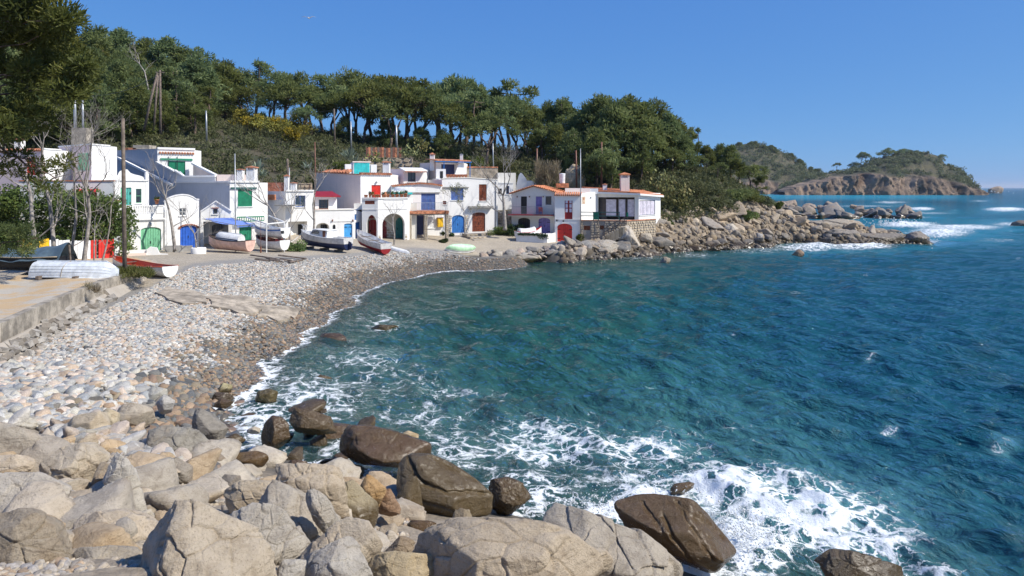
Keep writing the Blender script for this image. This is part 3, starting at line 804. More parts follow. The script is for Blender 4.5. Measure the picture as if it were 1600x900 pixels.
# ------------------------------------------------------------------ the boathouses, left to right
def rubble(name, parent, fr, u0, u1, z0, z1, size=0.28, w=0.0, mats=('rubble',), rng=None, single=False, flat=0.10):
    """uneven rubble: each stone an irregular block standing proud of the joint; joined unless single"""
    rng = rng or random.Random(3); mb = MB(); out = []
    z = z0
    while z < z1 - 0.02:
        hgt_ = min(size * rng.uniform(.6, 1.0), z1 - z); u = u0 - rng.random() * size * .5
        while u < u1:
            wd = size * rng.uniform(.8, 1.9); a, b = max(u, u0), min(u + wd, u1)
            if b - a > .05:
                g = size * .07; n = 6; pts = []
                cu, cz = (a + b) / 2, z + hgt_ / 2
                for k in range(n):
                    an = 2 * math.pi * k / n + rng.uniform(-.25, .25)
                    sx = abs(math.cos(an)) ** .6 * (1 if math.cos(an) > 0 else -1); sz = abs(math.sin(an)) ** .6 * (1 if math.sin(an) > 0 else -1)
                    pts.append((cu + sx * ((b - a) / 2 - g) * rng.uniform(.88, 1), cz + sz * (hgt_ / 2 - g) * rng.uniform(.88, 1)))
                d = flat * rng.uniform(.5, 1.2)
                back = [fr.pt(p, q, w - .05) for p, q in pts]
                fro = [fr.pt(cu + (p - cu) * .82, cz + (q - cz) * .82, w + d * rng.uniform(.8, 1.1)) for p, q in pts]
                m2 = MB() if single else mb
                m2.add(back + fro, [tuple(range(2 * n - 1, n - 1, -1))] + [(i, (i + 1) % n, (i + 1) % n + n, i + n) for i in range(n)])
                if single: out.append(m2.build('stone', M[rng.choice(mats)], parent))
            u += wd
        z += hgt_
    if not single:
        o = mb.build(name, M[mats[0]], parent); o['kind'] = 'stuff'; return o
    return out
def backwall(h, i, hole, depth, mat, name='porch_wall'):
    fr = h.fr[i]
    us = [p[0] for p in hole]; zs = [p[1] for p in hole]
    return MB().fbox(fr, min(us) - 1.0, max(us) + 1.4, min(zs) - .3, max(zs) + .3, -depth - .1, -depth).build(name, M[mat], h.root)
def inner_door(h, i, z, x0, y0, x1, y1, depth, mat, ys=None, n=4, parts=True):
    u0, u1, a, b = h.rect(i, z, x0, y0, x1, y1, -depth)
    zs = b if ys is None else h.fr[i].uz(*z(x0, ys), -depth)[1]
    d = boards(h.fr[i], u0, u1, a, zs, b, -depth + .01, n, .07).build('door', M[mat], h.root)
    c = u0 + (u1 - u0) * .8
    MB().fbox(h.fr[i], c - .03, c + .03, a + .95, a + 1.12, -depth + .09, -depth + .13).build('handle', M['black'], d)
    return d

# --- house 1: high on the left behind the bare trees
h = House('terrace_house', 'white house with mauve shade tinted walls and red shutters half hidden behind the bare trees and hedge', [(-70, 63.5), (68, 62.5), (95, 64.5)], 11.4, 2.4, 6, mat='white')
u0, u1, a, b = h.rect(0, Z1, 205, 190, 245, 312); window(h, 0, u0, u1, a, b, 'red', 'red', leaves=1)
u0, u1, a, b = h.rect(0, Z1, 150, 165, 200, 265); window(h, 0, u0, u1, a, b, 'red', 'red', leaves=2)
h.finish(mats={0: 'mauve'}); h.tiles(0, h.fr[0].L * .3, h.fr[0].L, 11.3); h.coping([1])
h2 = House('', '', [(92, 67.5), (143, 63.6), (171.5, 66.0)], zat(226.5, 64), 2.4, 1.2, root=h.root, mat='white')
u0, u1, a, b = h2.rect(1, Z1, 530, 120, 545, 235)
u0, u1, a, b = h2.rect(0, Z1, 435, 140, 500, 240); window(h2, 0, u0, u1, a, b, 'green_pale', 'white_paint', leaves=2)
h2.finish(mats={0: 'mauve'}); h2.coping()
h3 = House('', '', [(30, 60.6), (178, 61.4)], zat(283, 61), 2.4, 3, root=h.root)
u0, u1, a, b = h3.rect(0, Z1, 432, 365, 545, 425); window(h3, 0, u0, u1, a, b, 'red', 'red', leaves=2)
fr = h3.fr[0]; MB().obox(fr.pt((u0 + u1) / 2, b + .2, .3), fr.u * (u1 - u0) * .6, fr.n * .35 + Vector((0, 0, -.12)), (0, 0, .03)).build('window_awning', M['red_mid'], h.root)
h3.finish(); h3.coping(mat='tile', h=.09)
h4_ = FW(78, 60, 100, 60.2)
c = P(129, 226, 69); MB().box(c.x - .72, c.x + .72, 68.4, 69.6, c.z - .5, c.z + 1.6).build('chimney_block', M['concrete'], h.root)
chimney(h.root, P(31, 233, 64), .3, .3, .9)
hedge_house = h

# --- house 2: balustraded house with pale green doors
h = House('balcony_house', 'white house with a balustrade, curved gable and pale green arched boat door', [(177, 60), (255, 62.6)], zat(334.5, 60), 2.4, 6)
fr = h.fr[0]
u0, u1, a, b = h.rect(0, Z2, 245, 595, 375, 762); zs = fr.uz(*Z2(245, 615))[1]
door(h, 0, u0, u1, a, b, 'green_pale', zs, leaves=2, n=4)
h.finish()
mb = MB(); zc = zat(344, 60); mb.fbox(fr, -.05, fr.L + .12, zc - .06, zc + .10, -.1, .16); mb.fbox(fr, -.05, fr.L + .06, zc - .16, zc - .06, -.1, .08); mb.build('cornice', M['white'], h.root)
zb, zt = zat(334.5, 60) - .03, zat(321.5, 60)
mb = MB(); mb.fbox(fr, -.05, fr.L + .05, zt - .1, zt, -.16, .08); mb.build('handrail', M['white'], h.root)
ub0, ub1 = fr.uz(*Z2(150, 480))[0], fr.uz(*Z2(345, 480))[0]
for pa, pb in ((-.02, ub0), (ub1, fr.L)): MB().fbox(fr, pa, pb, zb, zt - .1, -.12, .04).build('balcony_pier', M['white'], h.root)
n = 13; bal = None
for k in range(n):
    c = fr.pt(ub0 + (ub1 - ub0) * (k + .5) / n, 0, -.04)
    if bal is None:
        c0 = c; hh = zt - .1 - zb
        bal = MB().lathe(c + Vector((0, 0, zb)), [(.045, 0), (.05, .04), (.035, .08), (.06, hh * .35), (.035, hh * .62), (.045, hh * .9), (.05, hh)], 8).build('baluster', M['white'], h.root, True)
    else:
        q = bal.copy(); COL.objects.link(q); q.location = c - c0
up = House('', '', [(177.5, 62.2), (231, 64.2)], 8.6, 5.2, 5, root=h.root)
up.prof_px(0, [Z2(90, 292), Z2(96, 262), Z2(108, 238), Z2(135, 222), Z2(160, 224), Z2(180, 246), Z2(205, 256), Z2(235, 262), Z2(262, 272), Z2(268, 290), Z2(290, 292)])
u0, u1, a, b = up.rect(0, Z2, 116, 340, 186, 452); window(up, 0, u0, (u0 + u1) / 2 - .02, a, b, 'green_pale', 'turq', leaves=1, sill=None)
door(up, 0, (u0 + u1) / 2, u1, a, b, 'turq', n=3)
u0, u1, a, b = up.rect(0, Z2, 214, 348, 250, 438); window(up, 0, u0, u1, a, b, 'glass', 'green_pale', leaves=1, rows=2)
up.top = zat(281, 63); up.finish()
f2 = up.fr[0]; zc = f2.uz(*Z2(150, 293))[1]
MB().fbox(f2, -.03, f2.L + .05, zc - .05, zc + .06, -.05, .12).build('cornice', M['white'], h.root)
u0 = f2.uz(*Z2(276, 300))[0]
MB().fbox(f2, u0, u0 + .28, 5.2, f2.uz(*Z2(280, 240))[1], -.3, .03).build('pier', M['white'], h.root)
c = fr.pt(*fr.uz(*Z2(306, 572)), .0)
MB().lathe(c + fr.n * .1 + Vector((0, 0, -.2)), [(.05, 0), (.11, .06), (.12, .22), (.08, .3), (.02, .36)], 10).build('wall_lamp', M['steel'], h.root, True)
mb = MB()
for dx in (.15, .30): mb.tube([fr.pt(fr.L + dx, 2.2, .06), fr.pt(fr.L + dx, 6.0, .06)], .05, 6)
mb.build('drainpipe', M['white_paint'], h.root)
# bench, low walls in front of it
bw = thing('garden_bench_wall', 'low white wall with pinkish bench seat beside the pale green boat door', 'wall', P(205, 400, 58))
f = FW(183, 57.6, 231, 58.4)
mb = MB(); mb.fbox(f, 0, f.L, 1.8, 2.85, -.15, 0); mb.build('back_wall', M['white'], bw)
mb = MB(); mb.fbox(f, 0, f.L * .98, 2.4, 2.62, .0, .5); mb.build('seat', M['pink'], bw)
mb = MB(); mb.prism([f.pt(f.L - .05, 1.8, 0), f.pt(f.L + 1.5, 1.8, 0), f.pt(f.L + 1.5, 2.45, 0), f.pt(f.L + .9, 2.5, 0), f.pt(f.L + .7, 3.0, 0), f.pt(f.L + .2, 3.1, 0), f.pt(f.L - .05, 2.9, 0)], f.n * .35); mb.build('curved_end', M['white'], bw)

# --- house 3: tall blue grey house behind
h = House('tall_grey_house', 'tall house with blue grey side wall and green roof terrace doors', [(172, 80), (246, 76.2), (304.5, 78.4)], zat(233, 76.2), 3, 1.6)
fr = h.fr[1]
u0, u1, a, b = h.rect(1, Z2, 420, 170, 530, 266)
window(h, 1, u0, u1, a, b, 'green', 'green', leaves=2, sill=None)
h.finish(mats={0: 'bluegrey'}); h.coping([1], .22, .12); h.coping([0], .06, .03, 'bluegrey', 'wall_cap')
h.tiles(1, .1, fr.L - .05, fr.uz(*Z2(460, 122))[1], .18, pitch=.26, depth=.3)
q = h.rect(1, Z2, 370, 152, 575, 168); MB().fbox(fr, q[0], q[1], q[2], q[3], .0, .12).build('lintel', M['green'], h.root)
mb = MB()
for x in (422, 478): u = fr.uz(*Z2(x, 200))[0]; mb.fbox(fr, u - .03, u + .03, fr.uz(*Z2(x, 265))[1], fr.uz(*Z2(x, 142))[1], .05, .1)
mb.build('shutter_bar', M['black'], h.root)
f = FW(240, 76.4, 275, 74.4)
pl = [f.uz(*Z2(*p)) for p in [(345, 470), (345, 178), (465, 238), (465, 470)]]
MB().prism([f.pt(a, b) for a, b in pl], -f.n * .3).build('stair_wall', M['bluegrey'], h.root)
a, b = f.pt(*f.uz(*Z2(350, 176)), .02), f.pt(*f.uz(*Z2(465, 236)), .02)
mb = MB(); mb.obox((a + b) / 2, (b - a) / 2, -f.n * .2, (0, 0, .06)); mb.build('stair_coping', M['white'], h.root)
f = FW(172, 79.5, 273, 74.3)
a, b = f.pt(*f.uz(*Z2(50, 122)), .12), f.pt(*f.uz(*Z2(460, 326)), .12)
MB().obox((a + b) / 2, (b - a) / 2, f.n * .14, (0, 0, .11)).build('sloping_parapet', M['white'], h.root)
f = FW(274, 74.3, 338, 73.4)
q = [f.uz(*Z2(*p)) for p in [(470, 320), (470, 232), (490, 236), (525, 272), (720, 268), (720, 312)]]
MB().prism([f.pt(a, b) for a, b in q], -f.n * .25).build('terrace_wall', M['bluegrey'], h.root)
mb = MB()
for p, r in (((466, 230), (524, 268)), ((524, 268), (724, 266))):
    a, b = f.pt(*f.uz(*Z2(*p)), 0), f.pt(*f.uz(*Z2(*r)), 0); mb.obox((a + b) / 2, (b - a) / 2 * 1.01, f.n * .17, (0, 0, .07))
mb.build('terrace_coping', M['white'], h.root)
f = FW(302, 77.6, 339, 73.6)
q = [f.uz(*Z2(*p)) for p in [(580, 275), (580, 188), (730, 264), (730, 300)]]
MB().prism([f.pt(a, b) for a, b in q], -f.n * .25).build('wing_wall', M['pink'], h.root)
a, b = f.pt(*f.uz(*Z2(578, 186)), 0), f.pt(*f.uz(*Z2(732, 264)), 0); MB().obox((a + b) / 2, (b - a) / 2, f.n * .17, (0, 0, .09)).build('wing_coping', M['white'], h.root)
c = P(226, 232, 79); MB().box(c.x - 1.0, c.x + .8, 78.4, 80, c.z - .1, c.z + .35).build('roof_tank', M['concrete'], h.root)
c = P(207, 233, 79); MB().box(c.x - .8, c.x + .7, 78.4, 80, c.z - .1, c.z + .12).build('roof_hatch', M['tile'], h.root)
# --- house 3 lower
h = House('green_shutter_house', 'white house with blue grey side wall, large green shutter and green door under awning', [(274, 74.2), (359, 68), (404.5, 70)], zat(285, 68), 2.3, 2.5)
fr = h.fr[1]
q = h.rect(1, Z2, 866, 350, 958, 460); window(h, 1, *q, 'green', 'green', leaves=2)
q = h.rect(1, Z2, 820, 338, 985, 349)
MB().fbox(fr, q[0], q[1], q[2], q[3], .0, .14).build('lintel', M['green_rail'], h.root)
q = h.rect(1, Z2, 875, 584, 955, 708); door(h, 1, *q, 'green', leaves=2, n=3)
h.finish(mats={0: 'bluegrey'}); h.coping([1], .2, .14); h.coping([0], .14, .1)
q = h.rect(1, Z2, 862, 530, 1000, 556, .5)
railing(h.root, fr, q[0], fr.L + .3, q[2], q[3], .5, 'green', .22, .03)
MB().fbox(fr, q[0], fr.L + .3, q[2] - .15, q[2] - .01, .0, .55).build('balcony_slab', M['white'], h.root)
MB().box(*(lambda a, b: (a.x, b.x, a.y, a.y + .2, a.z, a.z + .75))(P(339, 284, 73.5), P(386, 284, 73.5))).build('roof_parapet', M['pink'], h.root)
chimney(h.root, P(393.5, 284, 71), .42, .42, 1.5)
chimney(h.root, P(376, 278, 73.5), .30, .30, .9)
# --- house 4: rounded gable
h = House('round_gable_house', 'narrow white house with a rounded gable and bright blue arched door', [(257, 63), (311, 65.2)], 6.2, 2.3, 5)
h.prof_px(0, [Z2(395, 434), Z2(415, 415), Z2(440, 402), Z2(475, 392), Z2(515, 387), Z2(550, 391), Z2(578, 402), Z2(598, 416), Z2(612, 418)])
q = h.rect(0, Z2, 497, 585, 605, 724); zs = h.fr[0].uz(*Z2(497, 606))[1]
door(h, 0, *q, 'blue', zs, leaves=2, n=3)
fr = h.fr[0]; mb = MB()
for k in range(11):
    an = math.pi * (k + .5) / 11; c = (q[0] + q[1]) / 2; a_ = (q[1] - q[0]) / 2 + .08
    mb.obox(fr.pt(c + a_ * math.cos(an), zs + .04 + (q[3] - zs + .06) * math.sin(an), .03), fr.u * .11, fr.n * .05, (0, 0, .05))
mb.build('brick_arch', M['brick'], h.root)
q = h.rect(0, Z2, 491, 472, 536, 518); window(h, 0, *q, 'glass', 'white_paint', leaves=2, rows=2)
h.finish(); h.coping(h=.1, out=.06, mat='white')
pl_ = thing('stone_planter', 'low planter with grey marble front beside the blue arched door', 'planter', P(278, 400, 60.5))
f = FW(258, 60.6, 301, 61.6)
MB().fbox(f, 0, f.L * .62, 1.9, 2.95, -.5, 0).build('trough', M['slab_grey'], pl_); MB().fbox(f, f.L * .34, f.L * .4, 1.9, 3.0, -.45, .03).build('post', M['white'], pl_)
MB().fbox(f, f.L * .62, f.L, 1.9, 2.9, -.5, -.02).build('end_trough', M['slab_grey'], pl_)
c = P(310, 404, 59.8)
tb = MB().lathe((c.x, c.y, 1.9), [(.58, 0), (.6, .3), (.62, .95), (.56, 1.0), (.48, 1.0), (.46, .85), (0.1, .85)], 20).build('tree_planter', M['white'], None, True)
tag(tb, 'round white planter holding the bare bush by the boathouse porch', 'planter')
# --- house 5: gable boathouse with awning
h = House('small_boathouse', 'small white gabled boathouse with open porch under the blue awning', [(313, 66), (362, 67)], 5.6, 2.3, 5)
h.prof_px(0, [Z2(632, 492), Z2(725, 430), Z2(822, 490)])
fr = h.fr[0]
q = h.rect(0, Z2, 645, 558, 806, 745); hp = [(q[0], q[2]), (q[1], q[2]), (q[1], q[3]), (q[0], q[3])]
h.hole(0, hp, 2.2); backwall(h, 0, hp, 2.2, 'white')
inner_door(h, 0, Z2, 700, 572, 805, 690, 2.2, 'slate', 590, 8)
q = h.rect(0, Z2, 706, 474, 737, 508); window(h, 0, *q, 'glass', 'blue_shutter', leaves=1)
MB().fbox(fr, q[0] - .1, q[1] + .1, q[3] + .02, q[3] + .1, -.02, .06).build('lintel', M['brick'], h.root)
h.finish()
for p, r in (((628, 492), (725, 426)), ((725, 426), (826, 490))):
    a, b = fr.pt(*fr.uz(*Z2(*p)), 0), fr.pt(*fr.uz(*Z2(*r)), 0); MB().obox((a + b) / 2, (b - a) / 2, fr.n * .15, (0, 0, .06)).build('gable_coping', M['white'], h.root)
MB().box(*(lambda a, b: (a.x, b.x, a.y - 3.2, a.y + 1.5, 2.28, 2.36))(XY(316, 66), XY(358, 66))).build('porch_floor', M['floor_red'], h.root)
aw = thing('awning', 'blue cloth awning stretched over the boats beside the gabled boathouse', 'awning', P(355, 345, 66))
A, B_, C_, D_ = P(316.5, 341.9, 64.8), P(361, 340.2, 66.8), P(404.5, 350.2, 65.6), P(370.5, 352.5, 63.6)
mb = MB(); n = 12
for i in range(n):
    def E(t_, s): return A.lerp(B_, s).lerp(D_.lerp(C_, s), t_) + Vector((0, 0, -.10 * math.sin(math.pi * t_) + .025 * math.sin(9 * t_ + 4 * s)))
    mb.add([E(i / n, s / 4) for s in range(5)] + [E((i + 1) / n, s / 4) for s in range(5)], [(s, s + 1, s + 6, s + 5) for s in range(4)])
mb.build('cloth', M['awning'], aw, True)
mb = MB()
for s in range(18):
    a = D_.lerp(C_, s / 18); b = D_.lerp(C_, (s + .75) / 18); mb.add([a, b, b - Vector((0, 0, .18)), a - Vector((0, 0, .18))], [(0, 1, 2, 3)])
mb.build('valance', M['awning'], aw)
MB().bar(D_, C_, .03).bar(A, D_, .025).bar(B_, C_, .025).build('frame', M['steel'], aw)
# --- house 6
h = House('portal_house', 'low white house with dark window above an open portal and black door', [(446, 73), (490.3, 74.8)], zat(299, 73), 2.2, 6)
fr = h.fr[0]
q = h.rect(0, Z3, 386, 358, 460, 441); window(h, 0, *q, 'glass', 'blue_shutter', leaves=2, sill='white')
q = h.rect(0, Z3, 332, 552, 474, 712); hp = [(q[0], q[2]), (q[1], q[2]), (q[1], q[3]), (q[0], q[3])]
h.hole(0, hp, 1.1); backwall(h, 0, hp, 1.1, 'cream'); inner_door(h, 0, Z3, 404, 572, 458, 695, 1.1, 'black', n=4)
h.finish(); h.coping(h=.16, out=.14)
l = House('', '', [(401, 74.6), (447, 73.4)], zat(313, 74), 2.2, 5, root=h.root); l.finish(); l.coping(h=.1)
f = l.fr[0]
q = f.rect(Z3(112, 350), Z3(240, 390), .1); MB().fbox(f, q[0], q[1], q[2], q[3], .05, .25).build('brick_parapet', M['tile_orange'], h.root)
a, b = P(404, 288, 77), P(446, 300, 77)
MB().obox(((a.x + b.x) / 2, 78, (a.z + b.z) / 2), ((b.x - a.x) / 2, 0, 0), (0, .1, 0), (0, 0, (a.z - b.z) / 2 + .2)).build('terrace_screen', M['brick'], h.root)
q = f.rect(Z3(235, 420), Z3(390, 450), .8); MB().fbox(f, q[0], q[1], q[2] + .2, q[2] + .32, -.2, .9).build('canopy', M['slab_grey'], h.root)
chimney(h.root, P(448, 294, 78), .22, .22, 1.4); chimney(h.root, P(459, 299, 77), .28, .28, .95)
# --- house 7
h = House('blue_door_house', 'low white house with light blue door, dark openings and a red tiled porch roof', [(490.3, 75), (553.5, 77), (567.5, 79.4)], zat(328.5, 75.5), 2.1, 5)
h.prof_px(1, [Z3(825, 466), Z3(845, 468), Z3(865, 475), Z3(885, 487)])
fr = h.fr[0]
def arched(i, x0, y0, x1, y1, ys, d, back=None):
    q = h.rect(i, Z3, x0, y0, x1, y1); zs = h.fr[i].uz(*Z3(x0, ys))[1]
    p = arch(q[0], q[1], q[2], zs, q[3]); h.hole(i, p, d)
    if back: backwall(h, i, p, d, back)
    return q
arched(0, 538, 562, 637, 712, 595, .9, 'cream'); inner_door(h, 0, Z3, 572, 572, 628, 695, .9, 'black')
q = h.rect(0, Z3, 662, 572, 684, 712); door(h, 0, *q, 'black', h.fr[0].uz(*Z3(662, 590))[1], n=2)
q = h.rect(0, Z3, 747, 565, 808, 712); door(h, 0, *q, 'blue_light', h.fr[0].uz(*Z3(747, 575))[1], n=4, hinges=True)
q = h.rect(1, Z3, 830, 557, 868, 682); door(h, 1, *q, 'blue_mid', n=3)
q = h.rect(1, Z3, 818, 497, 838, 538); q = (max(q[0], .08), q[1], q[2], q[3]); window(h, 1, *q, 'blue_mid', 'blue_mid', leaves=1, sill=None)
h.finish(); h.coping([0], .1, .08, 'cream')
mb = MB(); zc = fr.uz(*Z3(700, 548))[1]; mb.fbox(fr, fr.L * .45, fr.L, zc - .04, zc + .04, -.02, .06); mb.build('string_course', M['white'], h.root)
for x in (660, 810):
    MB().lathe(fr.pt(*fr.uz(*Z3(x, 542)), .12), [(.03, -.12), (.08, -.06), (.08, .06), (.03, .12)], 8).build('wall_lamp', M['rust'], h.root)
u = House('', '', [(488.5, 77.4), (526.5, 78.8)], zat(308.5, 77.4), 5, 4, root=h.root)
q = u.rect(0, Z3, 560, 388, 631, 456); window(u, 0, *q, 'glass', 'frame_brown', leaves=3, rows=3)
u.finish(); f = u.fr[0]
q = f.rect(Z3(512, 458), Z3(628, 485), .1); MB().fbox(f, q[0], q[1], q[2], q[3], 0, .25).build('brick_sill', M['brick'], h.root)
a = [f.pt(-.1, u.top + .05, .8), f.pt(f.L + .2, u.top + .02, .8), f.pt(f.L + .1, u.top + .55, -2.2), f.pt(-.2, u.top + .55, -2.2)]
slab(h.root, a, .12, 'red_dark', 'porch_roof')
# --- house 8: pink side wall, red shutters, arcade
h = House('arcade_house', 'tall house with pale pink side wall, bright red shutters and white arcade', [(494, 88), (563.3, 82), (611.5, 84.6)], zat(272, 82), 2.1, 6)
h.prof_px(0, [Z4(75, 207), Z4(442, 228)])
fr = h.fr[1]
q = h.rect(1, Z4, 532, 313, 609, 428); window(h, 1, *q, 'red', 'red', leaves=2, sill=None)
h.finish(mats={0: 'pink'}); h.coping([0], .1, .1, 'tile')
h.tiles(1, 0, fr.L, h.top + .02, .22, depth=.7, pitch=.26)
rt = h.tiles(0, .5, h.fr[0].L * .65, 9.75, -.4, depth=.8, pitch=.5, slope=.35)
MB().fbox(fr, fr.L, fr.L + .5, 2, zat(278, 84.5), -.8, -.1).build('pier', M['white'], h.root)
mb = MB(); c = fr.pt(*fr.uz(*Z4(569, 290)), .15); mb.lathe(c - Vector((0, 0, .15)), [(.03, 0), (.12, .08), (.12, .22), (.03, .3)], 8); mb.build('wall_lamp', M['steel'], h.root, True)
chimney(h.root, P(604, 272, 86), .40, .40, 1.5)
a = House('', '', [(565.5, 77.3), (590.5, 77.2), (637.5, 79.4)], zat(310.5, 77.2), 2.1, 4, root=h.root)
D = 2.2
def arc(i, x0, y0, x1, y1, ys):
    q = a.rect(i, Z4, x0, y0, x1, y1); zs = a.fr[i].uz(*Z4(x0, ys))[1]
    p = arch(max(q[0], .2), min(q[1], a.fr[i].L - .15), q[2], zs, q[3], 14); a.hole(i, p, .35); return p
arc(0, 492, 560, 577, 775, 640); arc(1, 622, 550, 806, 775, 645)
f = FW(560, 80.2, 643, 81.6)
mb = MB(); mb.fbox(f, -.5, f.L + .6, 1.6, 6.2, -.1, 0); mb.build('porch_wall', M['cream'], h.root)
rubble('stone_dado', h.root, f, .1, f.L, 1.9, 3.2, .35, .0, ('ochre_stone',))
for x0, y0, x1, y1, ys, m in ((510, 598, 577, 770, 625, 'red_dark'), (612, 605, 657, 772, 640, 'red_dark'), (732, 583, 800, 752, 625, 'teal')):
    u0, u1, z0, z1 = f.rect(Z4(x0, y0), Z4(x1, y1), .12); zs = f.uz(*Z4(x0, ys), .12)[1]
    d = boards(f, u0, u1, z0, zs, z1, .13, 5, .06).build('door', M[m], h.root)
    MB().fbox(f, u0 + .15, u0 + .22, z0 + 1, z0 + 1.2, .19, .24).build('handle', M['black'], d)
u0, u1, z0, z1 = f.rect(Z4(508, 557), Z4(552, 590), .1); boards(f, u0, u1, z0, z0, z1, .1, 4, .05).build('fanlight', M['red_dark'], h.root)
q = a.rect(0, Z4, 477, 442, 558, 472); a.hole(0, [(q[0], q[2]), (q[1], q[2]), (q[1], q[3]), (q[0], q[3])], .12)
a.finish(); a.coping(h=.14, out=.1)
f0 = a.fr[0]; mb = MB()
MB().fbox(f0, q[0], q[1], q[2], q[3], -.2, -.1).build('vent_back', M['red_dark'], h.root)
for k in range(4): mb.fbox(f0, q[0], q[1], q[2] + (q[3] - q[2]) * (k + .3) / 4, q[2] + (q[3] - q[2]) * (k + .7) / 4, -.1, -.03)
mb.build('vent_brick', M['brick'], h.root)
f1 = a.fr[1]; mb = MB()
zc = f1.uz(*Z4(700, 512))[1]; mb.fbox(f1, .1, f1.L - .1, zc - .03, zc + .03, -.02, .05)
mb.fbox(f0, .1, f0.L - .05, zc - .03, zc + .03, -.02, .05)
q = f1.rect(Z4(632, 436), Z4(795, 466)); mb.fbox(f1, q[0], q[1], q[3] - .03, q[3] + .03, -.02, .05); mb.fbox(f1, q[1] - .04, q[1] + .03, q[2], q[3], -.02, .05)
mb.build('moulding', M['white'], h.root)
for u_, i_ in ((.0, 1), (f1.L - .45, 1)):
    rubble('stone_base', h.root, a.fr[i_], u_ + .03, u_ + .42, 2.0, 2.75, .4, .0, ('ochre_stone',), flat=.05)
arc_top = a
# --- turquoise roof shed
s_ = House('roof_shed', 'small turquoise boarded shed between white piers on the roof of the arcade house', [(552, 86.2), (578.5, 87)], zat(253.5, 86.2), 9.3, 2, mat='white', cat='shed')
fr = s_.fr[0]; s_.finish()
boards(fr, 0.1, fr.L - .1, 9.4, s_.top - .08, s_.top - .08, .02, 9, .05).build('board_panel', M['cyan'], s_.root)
mb = MB(); mb.fbox(fr, -.1, fr.L + .1, s_.top, s_.top + .12, -.2, .15); mb.build('lintel', M['pink'], s_.root)
for u_ in (-1.0, fr.L + .05): MB().fbox(fr, u_, u_ + .75, 9.2, s_.top - .25, -.4, .1).build('pier', M['white'], s_.root)
# --- house 9: porch house
h = House('porch_house', 'white house with big blue terrace doors above a stone pillared porch', [(612, 84), (691, 86.6)], 8.2, 2.2, 5)
h.prof_px(0, [Z5(65, 328), Z5(180, 312), Z5(300, 302), Z5(400, 309), Z5(482, 322)])
fr = h.fr[0]
q = h.rect(0, Z5, 308, 380, 425, 523); window(h, 0, *q, 'blue_shutter', 'blue_mid', leaves=2, sill=None)
q = h.rect(0, Z5, 254, 562, 330, 738); door(h, 0, *q, 'blue_dark', n=4)
q = h.rect(0, Z5, 362, 558, 418, 668); window(h, 0, *q, 'white_paint', 'white_paint', leaves=2)
h.finish(roof=False); pr = h.prof[0]
mb = MB()
for (ua, za), (ub, zb_) in zip(pr[:-1], pr[1:]):
    n = int((ub - ua) / .24)
    for k in range(n):
        u_ = ua + (k + .5) * (ub - ua) / n; z_ = za + (zb_ - za) * (k + .5) / n
        mb.tube([fr.pt(u_, z_ + .05, .25), fr.pt(u_, z_ + .12, -.6)], (.11, .1), 6)
mb.build('roof_tiles', M['tile'], h.root)
mb = MB(); mb.prism([fr.pt(u_, z_, -.1) for u_, z_ in pr] + [fr.pt(fr.L, 7.2, -.1), fr.pt(0, 7.2, -.1)], -fr.n * 4); mb.build('roof', M['tile'], h.root)
q = h.rect(0, Z5, 70, 373, 300, 382); MB().fbox(fr, .1, fr.L * .95, q[2], q[3], 0, .12).build('string_course', M['slab_grey'], h.root)
q = h.rect(0, Z5, 70, 374, 235, 390, .5); MB().fbox(fr, q[0], q[1], q[2], q[3], .0, .5).build('awning_box', M['cyan'], h.root)
pf = FW(638.5, 80.6, 701.5, 82.4); zt = zat(330, 80.6); zb_ = zat(334.5, 80.6)
mb = MB(); mb.fbox(pf, 0, pf.L, zb_, zt, -3.8, 0); mb.build('porch_roof', M['tile'], h.root)
mb = MB(); mb.fbox(pf, .05, pf.L - .05, zb_ - .14, zb_ - .003, -.25, -.05); mb.build('beam', M['grey_wood'], h.root)
for x in (202, 336, 512):
    u_ = pf.uz(*Z5(x, 600))[0]; u_ = max(u_, .02)
    p_ = MB().fbox(pf, u_, u_ + .36, 1.7, zb_ - .14, -.4, -.04).build('pillar', M['mortar'], h.root)
    rubble('pillar_stones', p_, pf, u_, u_ + .36, 1.9, zb_ - .15, .26, -.04, ('ochre_stone',), random.Random(int(x)), flat=.06)
railing(h.root, pf, .2, pf.L - .1, zt, zt + .95, -.15, 'steel', .16, .010)
yb = thing('mail_cabinet', 'yellow shuttered wall cabinet under the stone porch', 'cabinet', P(688, 350, 84))
q = fr.rect(Z5(446, 586), Z5(490, 660), .3)
f9 = fr; MB().fbox(f9, q[0], q[1], q[2], q[3], .02, .3).build('box', M['yellow'], yb); boards(f9, q[0] + .05, q[1] - .05, q[2] + .05, q[3] - .05, q[3] - .05, .3, 2, .03).build('shutter', M['yellow'], yb)
MB().fbox(f9, q[0] - .05, q[1] + .05, q[3] + .005, q[3] + .06, .0, .38).build('lid', M['rust'], yb)
